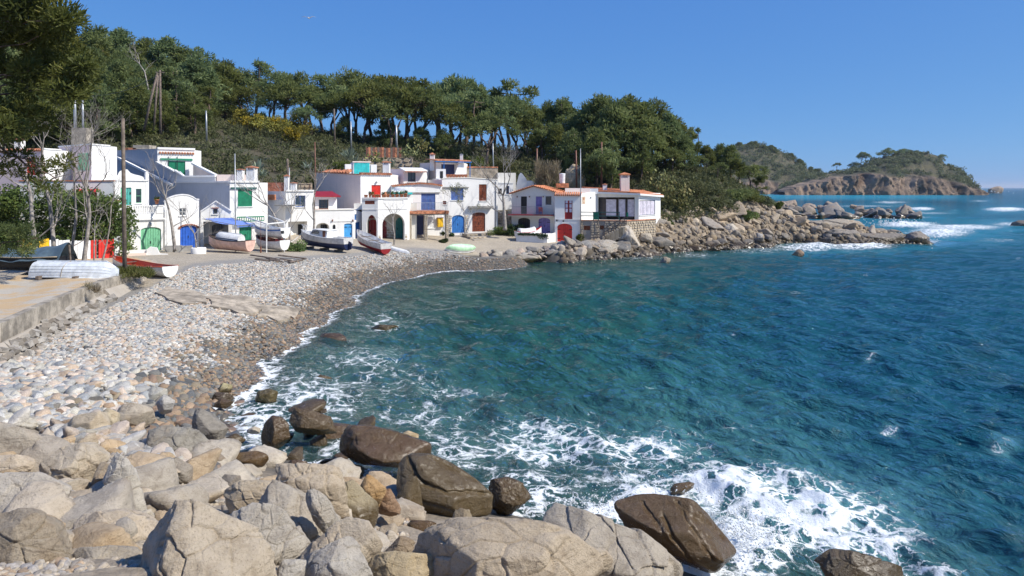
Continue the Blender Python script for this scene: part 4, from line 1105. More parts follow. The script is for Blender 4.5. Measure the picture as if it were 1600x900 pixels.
# --- house 10
h = House('two_storey_house', 'white two storey house with blue arched door and brown double door up stone steps', [(690.6, 87), (777.5, 90)], 9.0, 2.3, 6)
h.prof_px(0, [Z5(480, 266), Z5(500, 258), Z5(700, 255), Z5(938, 270)])
fr = h.fr[0]
q = h.rect(0, Z5, 487, 445, 516, 473); window(h, 0, *q, 'brownwood', 'brownwood', leaves=1)
q = h.rect(0, Z5, 555, 335, 656, 437); window(h, 0, *q, 'blue_shutter', 'blue_mid', leaves=2)
q = h.rect(0, Z5, 786, 307, 850, 443); window(h, 0, *q, 'brownwood', 'brownwood', leaves=1, label='brown louvred shutter')
q = h.rect(0, Z5, 562, 562, 664, 708); zs = fr.uz(*Z5(562, 590))[1]; door(h, 0, *q, 'blue_mid', zs, leaves=2, n=3, label='bright blue arched double door')
for ua, ub in ((q[0] - .42, q[0] - .03), (q[1] + .03, q[1] + .6)): rubble('stone_jamb', h.root, fr, ua, ub, q[2], q[3], .3, .0, ('ochre_stone',), flat=.06)
q = h.rect(0, Z5, 730, 540, 838, 697); zs = fr.uz(*Z5(730, 556))[1]; door(h, 0, *q, 'brownwood', zs, leaves=2, n=5, label='varnished brown double door')
qs = q
h.finish(); h.coping(h=.1, out=.08, mat='cream')
q = fr.rect(Z5(485, 328), Z5(700, 336)); MB().fbox(fr, q[0], q[1], q[2], q[3], 0, .15).build('lintel', M['slab_grey'], h.root)
q = fr.rect(Z5(706, 488), Z5(904, 500), .5); MB().fbox(fr, q[0], q[1], q[2], q[3], -.02, .6).build('canopy', M['slab_grey'], h.root)
mb = MB(); c = (qs[0] + qs[1]) / 2; a_ = (qs[1] - qs[0]) / 2
out = [(c + (a_ + .02) * math.cos(math.pi * k / 12), zs + (qs[3] - zs + .02) * math.sin(math.pi * k / 12)) for k in range(13)]
for p, r in zip(out[:-1], out[1:]):
    A_, B2 = fr.pt(p[0], p[1] + .08, .03), fr.pt(r[0], r[1] + .08, .03); mb.obox((A_ + B2) / 2, (B2 - A_) / 2 * 1.05, fr.n * .06, (0, 0, .08))
mb.build('door_arch', M['white'], h.root)
mb = MB(); u_ = fr.uz(*Z5(924, 400))[0]; mb.tube([fr.pt(u_, 2.3, .08), fr.pt(u_, 8.8, .08)], .06, 6); mb.build('drainpipe', M['steel'], h.root)
st = thing('stone_steps', 'broad stone steps below the varnished brown double door', 'steps', P(750, 372, 84))
f = FW(735, 84.2, 781, 86.4)
for k in range(3):
    rubble('step_stones', MB().fbox(f, .5 - .5 * k * 0, f.L, 1.5, 1.75 + .28 * k, -1.2 - k * .9, -.9 * k).build('step', M['mortar'], st), f, .5, f.L, 1.75 + .28 * k - .25, 1.75 + .28 * k - .02, .4, -.9 * k, ('ochre_stone',), flat=.06)
# --- house 11: upper terrace with blue doors
h = House('upper_terrace_house', 'white house high at the back with blue doors under a reed canopy', [(656, 97.5), (682, 94.6), (727, 97)], zat(254, 95), 6, 5)
q = h.rect(1, Z5, 474, 140, 586, 232); door(h, 1, *q, 'blue_dark', leaves=2, n=3)
h.finish(mats={0: 'pink'}); fr = h.fr[1]
q = fr.rect(Z5(415, 96), Z5(690, 136), 1.2)
slab(h.root, [fr.pt(q[0], q[3] - .25, 1.6), fr.pt(q[1] + .3, q[3] - .25, 1.6), fr.pt(q[1] + .3, q[3], -1.5), fr.pt(q[0], q[3], -1.5)], .12, 'tile', 'canopy')
mb = MB(); mb.bar(fr.pt(q[0], q[3] - .35, 1.5), fr.pt(q[1] + .5, q[3] - .35, 1.5), .05)
mb.bar(fr.pt(.4, 7.5, 1.4), fr.pt(.4, q[3] - .35, 1.4), .05); mb.bar(fr.pt(q[1] + .3, 7.5, 1.4), fr.pt(q[1] + .3, q[3] - .35, 1.4), .05); mb.build('canopy_frame', M['blue_mid'], h.root)
q = [fr.uz(*Z5(*p), 1) for p in ((585, 235), (625, 112), (660, 112), (660, 180), (690, 235))]
MB().prism([fr.pt(a_, b_, 1) for a_, b_ in q], -fr.n * .25).build('wing_wall', M['white'], h.root)
chimney(h.root, P(675.5, 262, 95), .30, .30, 1.9); chimney(h.root, P(721, 250, 96), .2, .2, .8, cap='steel')
c = House('', '', [(681.5, 92.8), (696.5, 93)], zat(264, 93), 6, 1.4, root=h.root); c.finish()
MB().fbox(c.fr[0], .5, .9, 7, c.top - .3, -.1, .02).build('vent', M['black'], h.root)
c = House('', '', [(686, 91), (735, 92.5)], zat(279, 91), 6, 4, root=h.root); c.finish(name='terrace_wall')
# --- house 12
h = House('mauve_house', 'small mauve walled house with white canopied dark window behind the porch house', [(607, 91.6), (630.5, 90), (664, 91.5)], zat(264, 90), 5, 5)
q = h.rect(1, Z5, 197, 208, 262, 287); window(h, 1, *q, 'glass', 'blue_dark', leaves=2, rows=2)
q = h.rect(1, Z5, 300, 215, 340, 300); 
h.finish(mats={0: 'mauve'}); fr = h.fr[1]
slab(h.root, [fr.pt(-.2, h.top - .3, .9), fr.pt(fr.L, h.top - .3, .9), fr.pt(fr.L, h.top + .12, -1), fr.pt(-.2, h.top + .12, -1)], .1, 'white', 'canopy')
mb = MB()
for k in range(13): mb.tube([fr.pt(k * fr.L / 13, h.top - .36, .93), fr.pt(k * fr.L / 13, h.top - .30, .5)], .09, 6)
mb.build('canopy_tiles', M['tile'], h.root)
# --- house 13 and its neighbour behind the bare tree
h = House('set_back_house', 'white house set back behind the bare tree beside the brown shuttered house', [(775, 97), (802, 97.5)], zat(286.5, 97), 3, 5)
q = h.rect(0, Z5, 940, 342, 975, 388); window(h, 0, *q, 'glass', 'frame_brown', leaves=1)
q = h.rect(0, Z5, 1010, 320, 1035, 388); window(h, 0, *q, 'glass', 'blue_mid', leaves=1)
h.finish(); h.coping()
c = House('', '', [(778, 100), (806, 100.5)], zat(270, 100), 5, 4, root=h.root, mat='cream'); c.finish()
h = House('stepped_gable_house', 'white stepped gable wall rising behind the cream house', [(806, 100.6), (856, 99.6)], zat(285, 100), 3, 5)
h.prof_px(0, [Z6(150, 240), Z6(172, 135), Z6(185, 112), (815.5, 270.5), Z6(238, 165), Z6(242, 182), Z6(285, 182), Z6(330, 208), Z6(345, 202), Z6(412, 198), Z6(418, 235)])
h.finish()
# --- stone stair gully between
sw = thing('stone_wall', 'dark rubble wall and gully steps between the white and cream houses', 'wall', P(788, 365, 92))
f = FW(777, 93, 803, 92)
MB().fbox(f, 0, f.L, 1.5, zat(330, 92), -.6, 0).build('core', M['mortar'], sw); rubble('wall_stones', sw, f, 0, f.L, 1.6, zat(330, 92), .42, 0)
for k in range(4): MB().fbox(f, f.L * .45, f.L, 1.5, 2.2 + .3 * k, .9 - .3 * k, 1.2 - .3 * k).build('step', M['concrete'], sw)
# --- house 14: cream house with purple doors
h = House('cream_house', 'cream gabled house with purple doors, a railed balcony and orange roof', [(799.5, 89.5), (867, 88)], zat(299, 88), 1.3, 6, mat='cream')
h.prof_px(0, [Z6(110, 297), Z6(300, 234), Z6(490, 285)])
fr = h.fr[0]
q = h.rect(0, Z6, 190, 320, 243, 476); door(h, 0, *q, 'black', n=3)
q = h.rect(0, Z6, 321, 320, 376, 476); door(h, 0, *q, 'purple', n=3)
q = h.rect(0, Z6, 407, 318, 459, 394); window(h, 0, *q, 'glass', 'slate', leaves=1, sill=None)
for x0, x1, m in ((166, 271, 'black'), (344, 448, 'purple')):
    q = h.rect(0, Z6, x0, 508, x1, 655); door(h, 0, *q, m, fr.uz(*Z6(x0, 530))[1], leaves=2, n=3, hinges=True)
h.finish(roof=False)
(ua, za), (um, zm), (ub, zb_) = h.prof[0]
for (p, zp), (r, zr), nm in (((ua - .3, za - .1), (um, zm), 'l'), ((um, zm), (ub + .3, zb_ - .1), 'r')):
    a, b = fr.pt(p, zp + .06, .3), fr.pt(r, zr + .06, .3); back = -fr.n * 6.3
    o = MB().prism([a, b, b + Vector((0, 0, .1)), a + Vector((0, 0, .1))], back).build('roof', M['tile_orange'], h.root)
    mb = MB(); n = int((b - a).length / .28)
    for k in range(n):
        c = a.lerp(b, (k + .5) / n) + Vector((0, 0, .10)); mb.tube([c, c + back], .085, 6)
    mb.build('roof_tiles', M['tile_orange'], o)
q = fr.rect(Z6(92, 478), Z6(490, 491), 1.1); MB().fbox(fr, -.2, fr.L - .05, q[2], q[3], .0, 1.1).build('balcony_floor', M['red_dark'], h.root)
MB().fbox(fr, -.15, fr.L - .1, q[2] - .12, q[2] - .003, .0, 1.0).build('balcony_edge', M['cream'], h.root)
railing(h.root, fr, -.1, fr.L - .1, q[3], q[3] + .98, 1.05, 'steel', .13, .010)
for x in (160, 268, 388): MB().lathe(fr.pt(*fr.uz(*Z6(x, 322)), .1), [(.02, -.1), (.07, -.05), (.07, .05), (.02, .1)], 8).build('wall_lamp', M['rust'], h.root)
c = fr.pt(fr.L * .70, q[3], .6); bk = thing('red_chair', 'small red chair standing on the railed balcony', 'chair', c)
MB().box(c.x - .25, c.x + .25, c.y - .25, c.y + .25, c.z + .4, c.z + .46).build('seat', M['red'], bk); MB().box(c.x - .25, c.x + .25, c.y + .2, c.y + .25, c.z + .47, c.z + .9).build('backrest', M['red'], bk)
for i in (-.2, .2):
    for j in (-.2, .18): MB().box(c.x + i - .03, c.x + i + .03, c.y + j - .03, c.y + j + .03, c.z, c.z + .399).build('leg', M['red'], bk)
# water tank on the roof
wt = thing('water_tank', 'white cylindrical water tank on a tiled base above the orange roof', 'tank', P(878, 287, 92))
c = P(878.5, 286.5, 92)
MB().lathe(c, [(.35, 0), (.36, .05), (.40, 1.15), (.42, 1.2), (.42, 1.28), (.1, 1.32)], 16).build('tank', M['white_paint'], wt, True)
MB().box(c.x - .8, c.x + .8, 91.4, 92.8, c.z - .55, c.z - .005).build('base', M['tile_orange'], wt)
# --- house 15: glazed porch house
h = House('glazed_porch_house', 'white seafront house with red arched garage door and long glazed porch', [(867, 86.7), (907.5, 86.2), (933.2, 90)], zat(303, 86.4), 1.3, 6)
h.prof_px(1, [Z6(716, 297), Z6(780, 283), Z6(862, 277)])
fr = h.fr[0]
q = h.rect(0, Z6, 575, 356, 644, 524); door(h, 0, *q, 'red_dark', leaves=2, n=2, label='dark red glazed upper door')
u0, u1, a, b = q; mb = MB()
for i in range(2):
    for k in range(3):
        w_ = (u1 - u0) / 2; mb.fbox(fr, u0 + i * w_ + .1, u0 + (i + 1) * w_ - .1, a + .9 + k * .55, a + 1.35 + k * .55, -.12, -.085)
mb.build('pane', M['curtain'], h.root)
q = h.rect(0, Z6, 510, 558, 641, 718); door(h, 0, *q, 'red', fr.uz(*Z6(510, 592))[1], leaves=2, n=4, hinges=True, label='bright red arched garage door')
h.finish()
h.tiles(0, -.1, fr.L + .1, zat(305, 86.4), .25, 'tile_orange', 1.2, .25, .35)
zc = fr.uz(*Z6(600, 522))[1]; MB().fbox(fr, 0.05, fr.L - .05, zc - .03, zc + .03, 0, .05).build('string_course', M['white'], h.root)
mb = MB()
for x, y in ((508, 530), (565, 535)): mb.lathe(fr.pt(*fr.uz(*Z6(x, y)), .12), [(.03, -.14), (.09, -.06), (.09, .06), (.03, .14)], 8)
mb.build('wall_lamp', M['black'], h.root)
f1 = h.fr[1]; q = f1.rect(Z6(726, 320), Z6(757, 386))
pq = thing('ceramic_plaque', 'cream ceramic tile plaque with orange emblem on the white wall', 'plaque', f1.pt((q[0] + q[1]) / 2, q[2], .02))
n = 0
for i in range(3):
    for k in range(5):
        du, dz = (q[1] - q[0]) / 3, (q[3] - q[2]) / 5
        MB().fbox(f1, q[0] + i * du + .006, q[0] + (i + 1) * du - .006, q[2] + k * dz + .006, q[2] + (k + 1) * dz - .006, .0, .03).build('tile', paint('plaque_cream', (.72, .58, .44), .3, .1) if n == 0 else bpy.data.materials['plaque_cream'], pq); n += 1
c = f1.pt((q[0] + q[1]) / 2, q[3] - .3, .035)
mb = MB(); mb.obox(c, f1.u * .14, f1.n * .008, (0, 0, .17)); mb.obox(c + Vector((0, 0, -.42)), f1.u * .16, f1.n * .008, (0, 0, .03)); mb.obox(c + Vector((0, 0, -.55)), f1.u * .12, f1.n * .008, (0, 0, .02)); mb.build('emblem', M['tile_orange'], pq)
MB().lathe(f1.pt(*f1.uz(*Z6(799, 330)), .1), [(.02, -.15), (.08, -.08), (.08, .08), (.02, .15)], 8).build('wall_lamp', M['steel'], h.root)
a, b = P(883, 301, 89.5), P(921.5, 294, 89.5)
MB().box(a.x, b.x, 89.4, 89.7, a.z - .3, b.z).build('parapet', M['pink'], h.root)
a, b = P(921, 298.5, 89.9), P(934, 294.5, 89.9); MB().box(a.x, b.x, 89.5, 90.2, a.z - .4, b.z).build('parapet_end', M['white'], h.root)
# porch
p = House('', '', [(933.2, 90), (998, 88.4), (1032, 92)], zat(304, 89), 3.2, 5, root=h.root)
f0, f1 = p.fr
q = p.rect(0, Z6, 866, 327, 1190, 535); q = (max(q[0], .1), q[1], q[2], q[3])
p.hole(0, [(q[0], q[2]), (q[1], q[2]), (q[1], q[3]), (q[0], q[3])], .35)
qq = p.rect(1, Z6, 1232, 356, 1371, 480); window(p, 1, *qq, 'curtain', 'slate', leaves=4, sill='white', label='row of four tall seaward panes with white blinds')
p.top = zat(302, 89); p.finish(mats={0: 'cream'}, roof=False)
MB().fbox(f0, -.3, f0.L + .3, 3.2, p.top, -2.2, -2.1).build('porch_wall', M['frame_brown'], h.root)
for k, (x0, x1) in enumerate(((936, 1032), (1044, 1112), (1122, 1192))):
    g = f0.rect(Z6(x0, 342), Z6(x1, 500), -.7)
    fo = MB(); t_ = .05
    for a_, b_, c_, d_ in ((g[0], g[0] + t_, g[2], g[3]), (g[1] - t_, g[1], g[2], g[3]), (g[0] + t_, g[1] - t_, g[2], g[2] + t_), (g[0] + t_, g[1] - t_, g[3] - t_, g[3])): fo.fbox(f0, a_, b_, c_, d_, -.74, -.66)
    w_ = fo.build('window', M['frame_brown'], h.root); MB().fbox(f0, g[0] + t_, g[1] - t_, g[2] + t_, g[3] - t_, -.72, -.69).build('pane', M['curtain'], w_)
mb = MB()
for x in (1038, 1117): u_ = f0.uz(*Z6(x, 400))[0]; mb.fbox(f0, u_ - .06, u_ + .06, q[2], q[3], -.75, -.6)
mb.build('post', M['frame_brown'], h.root)
MB().fbox(f0, q[0], f0.uz(*Z6(934, 400))[0], q[2], q[3], -.9, -.78).build('side_panel', M['frame_brown'], h.root)
e0, e1, e2 = f0.pt(-.5, 0, .5), f0.pt(f0.L, 0, .0) + (f0.n + f1.n) * .3, f1.pt(f1.L + .1, 0, .45)
zt = [zat(299.5, 89.5), zat(302.5, 88.2), zat(305.5, 91.6)]
top = [e0 + Vector((0, 0, zt[0])), e1 + Vector((0, 0, zt[1])), e2 + Vector((0, 0, zt[2])), e2 + Vector((-1.5, 5, zt[2] + .55)), e0 + Vector((-1, 5, zt[0] + .5))]
mb = MB(); mb.add(top + [x - Vector((0, 0, .22)) for x in top], [(0, 1, 2, 3, 4), (9, 8, 7, 6, 5)] + [(i, (i + 1) % 5, (i + 1) % 5 + 5, i + 5) for i in range(5)]); mb.build('fascia', M['white'], h.root)
mb = MB(); z_ = Vector((0, 0, .012)); tt = [x + z_ for x in top]
cen = sum(tt, Vector()) / 5; tt = [cen + (x - cen) * .985 for x in tt]
mb.prism(tt, (0, 0, .09)); ro = mb.build('roof', M['tile_orange'], h.root)
mb = MB()
for k in range(40):
    s = (k + .5) / 40; a_ = tt[0].lerp(tt[1], s) if True else None; b_ = tt[4].lerp(tt[3], s)
    mb.tube([a_ + Vector((0, 0, .09)), b_ + Vector((0, 0, .09))], .08, 5)
mb.build('roof_tiles', M['tile_orange'], ro)
chimney(h.root, P(976, 300, 90.5), .55, .5, 2.35, 'pink', 'tile_orange'); chimney(h.root, P(945, 298, 91), .26, .26, .85)
# terrace below it
tw = House('terrace_wall', 'rubble stone terrace wall below the glazed porch with barred vents', [(906.5, 86.0), (979, 85), (1024.5, 89)], zat(344.8, 86), 1.2, 5, mat='mortar', cat='wall')
for x0, x1, y0, y1 in ((742, 800, 577, 618), (885, 921, 575, 612)):
    q = tw.rect(0, Z6, x0, y0, x1, y1); window(tw, 0, *q, 'brownwood', 'rust', leaves=2, sill=None)
tw.finish(name='core'); tw.coping(h=.1, mat='tile')
for i in (0, 1):
    f = tw.fr[i]
    if i == 0:
        ex = [tw.rect(0, Z6, x0, 577, x1, 618) for x0, x1 in ((742, 800), (885, 921))]
        rubble('wall_stones', tw.root, f, 0, ex[0][0] - .05, 1.3, tw.top - .03, .36, 0, ('ochre_stone',)); rubble('wall_stones', tw.root, f, ex[0][1] + .05, ex[1][0] - .05, 1.3, tw.top - .03, .36, 0, ('ochre_stone',)); rubble('wall_stones', tw.root, f, ex[1][1] + .05, f.L, 1.3, tw.top - .03, .36, 0, ('ochre_stone',))
    else: rubble('wall_stones', tw.root, f, 0, f.L, 1.3, tw.top - .03, .36, 0, ('ochre_stone',))
f = tw.fr[0]; zt = tw.top + .1
rl = thing('terrace_railing', 'dark green painted terrace railing with stair rail in front of the glazed porch', 'railing', f.pt(0, zt, 0))
u1, u2, u3 = f.uz(*Z6(1060, 480))[0], f.uz(*Z6(1135, 480))[0], f.L - .1
mb = MB()
for z_ in (.95, .5): mb.bar(f.pt(.05, zt + z_, .05), f.pt(u1, zt + z_, .05), .045)
for x in (716, 828, 873, 1055): u_ = max(.06, f.uz(*Z6(x, 480))[0]); mb.bar(f.pt(u_, zt - .05, .05), f.pt(u_, zt + .98, .05), .04)
mb.build('rail', M['green_rail'], rl)
MB().fbox(f, f.uz(*Z6(830, 480))[0], f.uz(*Z6(875, 480))[0], zt + .05, zt + .9, .0, .03).build('panel', M['green'], rl)
MB().fbox(f, u2, min(f.L, u2 + 1.1), zt + .45, zt + .95, .0, .04).build('panel', M['green'], rl)
s0, s1 = f.pt(*f.uz(*Z6(1100, 508), .9), .9), f.pt(*f.uz(*Z6(918, 605), .9), .9)
mb = MB()
for d in (0, .42): mb.bar(s0 - Vector((0, 0, d)), s1 - Vector((0, 0, d)), .04)
for k in range(3): q = s0.lerp(s1, k / 2); mb.bar(q - Vector((0, 0, .95)), q + Vector((0, 0, .05)), .035)
mb.bar(s0, s0 + f.u * 1.0, .04); mb.build('stair_rail', M['frame_brown'], rl)
ss = thing('terrace_stairs', 'narrow stone stairs descending from the glazed porch terrace', 'stairs', f.pt(f.L * .6, 1.6, 1))
n = 9
for k in range(n):
    q = s0.lerp(s1, (k + .5) / n) - Vector((0, 0, 1.0)); MB().obox(q - Vector((0, 0, .5)), f.u * .25, f.n * .55, (0, 0, .55)).build('step', M['ochre_stone'], ss)
gw = House('garden_wall', 'low white wall with trailing green ivy in front of the cream house', [(806.5, 84.6), (855, 84.0), (868, 86.4)], zat(366.5, 84.3), 1.2, .5, cat='wall')
gw.prof_px(1, [(855, 367), (868, 363)])
gw.finish()
# ------------------------------------------------------------------ sandy terrace, its sea wall and the white and red garden fence
tl = [(-260, 560), (-120, 533), (0, 507), (60, 480), (100, 463), (160, 440), (200, 429), (236, 418)]
TZ = [2.75] * 7 + [2.65]
tp = [G(a, b, z) for (a, b), z in zip(tl, TZ)]
mb = MB(); rows_ = 14
for k in range(rows_ + 1):
    for p in tp:
        q = p.lerp(Vector((p.x - 3 if p.y > 44 else p.x - 16, 58.5, 2.6)), k / rows_)
        q.z += .06 * math.sin(q.x * 1.3 + q.y * .7) * (k > 0)
        if p is tp[-1]: q.z = gz(q.x, q.y) - .1
        mb.v.append(q)
n = len(tp)
mb.f = [(k * n + i, k * n + i + 1, (k + 1) * n + i + 1, (k + 1) * n + i) for k in range(rows_) for i in range(n - 1)]
t = NT('sand_surface'); co = t.pos()
a1 = t.noise(co, .55, 6, .65, .6); a2 = t.noise(co, 6, 6, .7)
c = t.mix(t.ramp(a1, .42, .58), (.50, .36, .21, 1), (.45, .41, .35, 1))
c = t.mix(t.math('MULTIPLY', t.ramp(a2, .5, .75), .45), c, (.22, .17, .12, 1))
M['sand'] = t.out(t.princ(c, .95, t.bump(a2, .5, .05)))
o = mb.build('sandy_terrace', M['sand'], None, True); tag(o, kind='structure')
sw = thing('sea_wall', 'cracked concrete and rubble sea wall edging the sandy terrace', 'wall', tp[4] - Vector((0, 0, 1)))
rng = random.Random(4)
mb = MB(); stones = 0
for i in range(len(tp) - 1):
    a, b = tp[i], tp[i + 1]; f = Fr(a, b)
    mb.fbox(f, 0, f.L, a.z - .75 if i < 5 else a.z - .5, (a.z + b.z) / 2 + .05 + .012 * (i % 2), -.28, .06)
mb.build('parapet', M['concrete'], sw)
mb = MB()
def footz(i): return 1.4
for i in range(len(tp) - 1):
    a, b = tp[i], tp[i + 1]; f = Fr(a, b)
    mb.prism([f.pt(0, .8, 1.5), f.pt(0, .8, -.2), f.pt(0, 2.06 if i < 5 else 2.3, -.2), f.pt(0, 2.06 if i < 5 else 2.3, .15)], f.u * f.L * 1.01)
mb.build('rubble_core', M['mortar'], sw)
for i in range(1, len(tp) - 1):
    a, b = tp[i], tp[i + 1]; f = Fr(a, b); sz = .30 if a.y < 33 else .37
    for row in range(6):
        u = -rng.uniform(0, sz)
        while u < f.L and stones < 292:
            s = sz * rng.uniform(.5, 1.25); zz = 1.12 + row * sz * .66 + rng.uniform(-.07, .07)
            if zz > (2.12 if i < 5 else 2.4): break
            c = f.pt(u + s * .5, zz, .22 + (2.1 - zz) * 1.05 + rng.uniform(-.10, .12)); rz = Matrix.Rotation(rng.uniform(0, 3.1), 3, 'Z') @ Matrix.Rotation(rng.uniform(-.5, .5), 3, 'X') @ Matrix.Rotation(rng.uniform(-.5, .5), 3, 'Y')
            pts = []
            for k in range(8):
                d = Vector(((1 if k & 1 else -1) * s * rng.uniform(.35, .62), (1 if k & 2 else -1) * s * rng.uniform(.28, .5), (1 if k & 4 else -1) * s * rng.uniform(.22, .40))); pts.append(c + rz @ d)
            m2 = MB(); m2.add(pts, [(0, 1, 3, 2), (4, 6, 7, 5), (0, 4, 5, 1), (2, 3, 7, 6), (0, 2, 6, 4), (1, 5, 7, 3)])
            m2.build('stone', M['rubble'], sw); stones += 1
            u += s * rng.uniform(.85, 1.15)
fe = thing('garden_fence', 'boarded garden fence of white, red and yellow panels below the green hedge', 'fence', P(110, 405, 52))
f = FW(30, 50, 188, 56.4)
runs = [(195, 297, 'yellow', 4, -5), (345, 435, 'yellow', 3, -5), (437, 520, 'white_paint', 3, 0), (522, 620, 'white_paint', 3, 4), (628, 745, 'white_paint', 4, 10), (775, 805, 'white_paint', 1, 4),
        (808, 857, 'red', 2, 8), (878, 932, 'red', 2, 6), (934, 1013, 'red', 3, -4), (1015, 1062, 'white_paint', 2, -2)]
for x0, x1, m, nb, dy in runs:
    u0, u1, z0, z1 = f.rect(ZL(x0, 198 + dy), ZL(x1, 385))
    zb_ = 2.4
    for k in range(nb):
        a, b = u0 + (u1 - u0) * k / nb + .008, u0 + (u1 - u0) * (k + 1) / nb - .008
        zz = z1 + rng.uniform(-.05, .03)
        MB().fbox(f, a, b, zb_, zz, rng.uniform(-.02, .01), .04 + rng.uniform(0, .015)).build('board', M[m], fe)
mb = MB()
for z_ in (2.9, 3.8): mb.fbox(f, 0, f.L, z_, z_ + .1, -.1, -.035)
mb.build('rail', M['grey_wood'], fe)
for k in range(9): u_ = f.L * k / 8; MB().fbox(f, u_ - .05, u_ + .05, 2.3, 4.0, -.22, -.1).build('post', M['grey_wood'], fe)
f = FW(183, 56.2, 196, 60); MB().fbox(f, 0, f.L, 2, 4.0, -.2, 0).build('end_wall', M['white'], fe)
# broken concrete slabs sunk in the shingle
def broken_slab(lbl, pts, z, seed):
    rng = random.Random(seed); poly = []
    w = [hit(a, b, 20, 90) for a, b in pts]
    for p, q in zip(w, w[1:] + w[:1]):
        for k in range(3):
            r = p.lerp(q, k / 3); r += Vector((rng.uniform(-.25, .25), rng.uniform(-.4, .4), 0)); poly.append(r)
    mb = MB(); mb.prism([Vector((p.x, p.y, gz(p.x, p.y) - .25)) for p in poly], (0, 0, .40))
    o = mb.build('concrete_slab', M['sandstone'], None); tag(o, lbl, 'slab')
M['sandstone'] = paint('sandy_concrete', (.40, .34, .265), .95, .25, 1.6, .9, (.26, .22, .17), 7)
broken_slab('broken sandy concrete apron at the end of the sea wall', [(243, 462), (262, 452), (318, 460), (322, 474), (290, 478)], 1.75, 1)
broken_slab('long flat concrete slab in the shingle right of the apron', [(326, 463), (395, 468), (405, 475), (345, 484), (328, 476)], 1.7, 2)
broken_slab('cracked left half of the undercut concrete slab in the shingle', [(338, 484), (398, 473), (412, 482), (392, 495)], 1.5, 3)
broken_slab('cracked right half of the undercut concrete slab in the shingle', [(418, 479), (462, 485), (466, 500), (432, 503), (400, 495)], 1.45, 4)
# ------------------------------------------------------------------ foliage
def leaf_mat(name, dark, light, tip, trans=0.25):
    t = NT(name)
    tone = t.attr('tone'); 
    rnd = t.n('ShaderNodeObjectInfo').outputs['Random']
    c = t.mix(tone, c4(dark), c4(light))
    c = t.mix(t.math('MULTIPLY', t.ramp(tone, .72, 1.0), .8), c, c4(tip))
    hs = t.n('ShaderNodeHueSaturation', {'Hue': t.math('MULTIPLY_ADD', rnd, 0.05, 0.475), 'Saturation': t.math('MULTIPLY_ADD', rnd, -0.25, 1.05), 'Value': t.math('MULTIPLY_ADD', rnd, 0.5, 0.75), 'Color': c})
    d = t.n('ShaderNodeBsdfPrincipled', {'Base Color': hs, 'Roughness': 0.6, 'Specular IOR Level': 0.25})
    tr = t.n('ShaderNodeBsdfTranslucent', {'Color': hs})
    return t.out(t.n('ShaderNodeMixShader', {0: trans, 1: d, 2: tr}))
M['pine'] = leaf_mat('pine_needles', (.085, .115, .032), (.235, .28, .080), (.34, .35, .11), .48)
M['pine_near'] = leaf_mat('near_pine_needles', (.045, .066, .016), (.155, .18, .036), (.30, .28, .06), .4)
M['scrub'] = leaf_mat('scrub_leaves', (.066, .078, .03), (.18, .19, .07), (.29, .25, .13), .4)
M['hedge'] = leaf_mat('citrus_leaves', (.05, .085, .014), (.15, .20, .03), (.32, .31, .05), .35)
M['gorse'] = leaf_mat('gorse_flowers', (.08, .095, .02), (.42, .34, .02), (.72, .55, .02))
M['bright'] = leaf_mat('bright_shrub_leaves', (.05, .085, .015), (.15, .20, .03), (.24, .28, .05))
M['agave'] = leaf_mat('agave_leaves', (.12, .17, .13), (.26, .30, .20), (.42, .42, .22))
M['cactus'] = leaf_mat('prickly_pear_pads', (.10, .13, .04), (.30, .30, .10), (.48, .44, .17))
M['reed'] = leaf_mat('reed_leaves', (.16, .14, .08), (.34, .29, .18), (.45, .40, .27))
M['olive'] = leaf_mat('young_olive_leaves', (.10, .12, .05), (.24, .26, .12), (.36, .36, .2))
M['grass'] = leaf_mat('grass_blades', (.07, .085, .02), (.16, .18, .05), (.3, .26, .12))
M['ivy'] = leaf_mat('ivy_leaves', (.02, .045, .015), (.06, .10, .03), (.12, .16, .05))
M['bark'] = paint('pine_bark', (.15, .105, .08), .95, .3, 2.5, .8, (.24, .18, .14), 9)
M['grey_bark'] = paint('grey_bark', (.33, .30, .27), .95, .25, 3.0, .6, (.20, .18, .16), 12)
def leaves(rng, cen, rad, n, L, W, up=0.35, out=0.6, shell=0.45, tone=None, flat=None):
    """n elongated leaf quads in each ellipsoid clump; cen (k,3), rad (k,3)"""
    k = len(cen); N = k * n
    c = np.repeat(cen, n, 0); r = np.repeat(rad, n, 0)
    d = rng.normal(size=(N, 3)); d /= np.linalg.norm(d, axis=1)[:, None]
    rr = shell + (1 - shell) * rng.random(N) ** 0.6
    p = c + d * r * rr[:, None]
    a = d * out + rng.normal(size=(N, 3)) * 0.55 + np.array([0, 0, up])
    a /= np.linalg.norm(a, axis=1)[:, None]
    nm = d * .9 + rng.normal(size=(N, 3)) * .45 + np.array([0, 0, .35])      # leaf blades mostly face out of their clump
    b = np.cross(a, nm); b /= np.linalg.norm(b, axis=1)[:, None]
    l = (L * rng.uniform(.6, 1.3, N))[:, None]; w = (W * rng.uniform(.6, 1.3, N))[:, None]
    v = np.stack([p - b * w * .5, p + b * w * .5, p + a * l + b * w * .35, p + a * l - b * w * .35], 1).reshape(-1, 3)
    f = np.arange(N * 4).reshape(N, 4)
    ct = rng.random(k) if tone is None else tone
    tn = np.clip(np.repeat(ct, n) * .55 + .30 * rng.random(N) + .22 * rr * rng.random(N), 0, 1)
    return v, f, np.repeat(tn, 4)
def leaf_obj(name, parts, mat, parent=None):
    v, f, tn, o = [], [], [], 0
    for a, b, c in parts: v.append(a); f.append(b + o); tn.append(c); o += len(a)
    v = np.concatenate(v)
    if parent is not None: v = v - np.array(WL[parent])
    me = mesh_np(name, v, np.concatenate(f), mat)
    vattr(me, 'tone', np.concatenate(tn))
    return obj(name, me, parent)
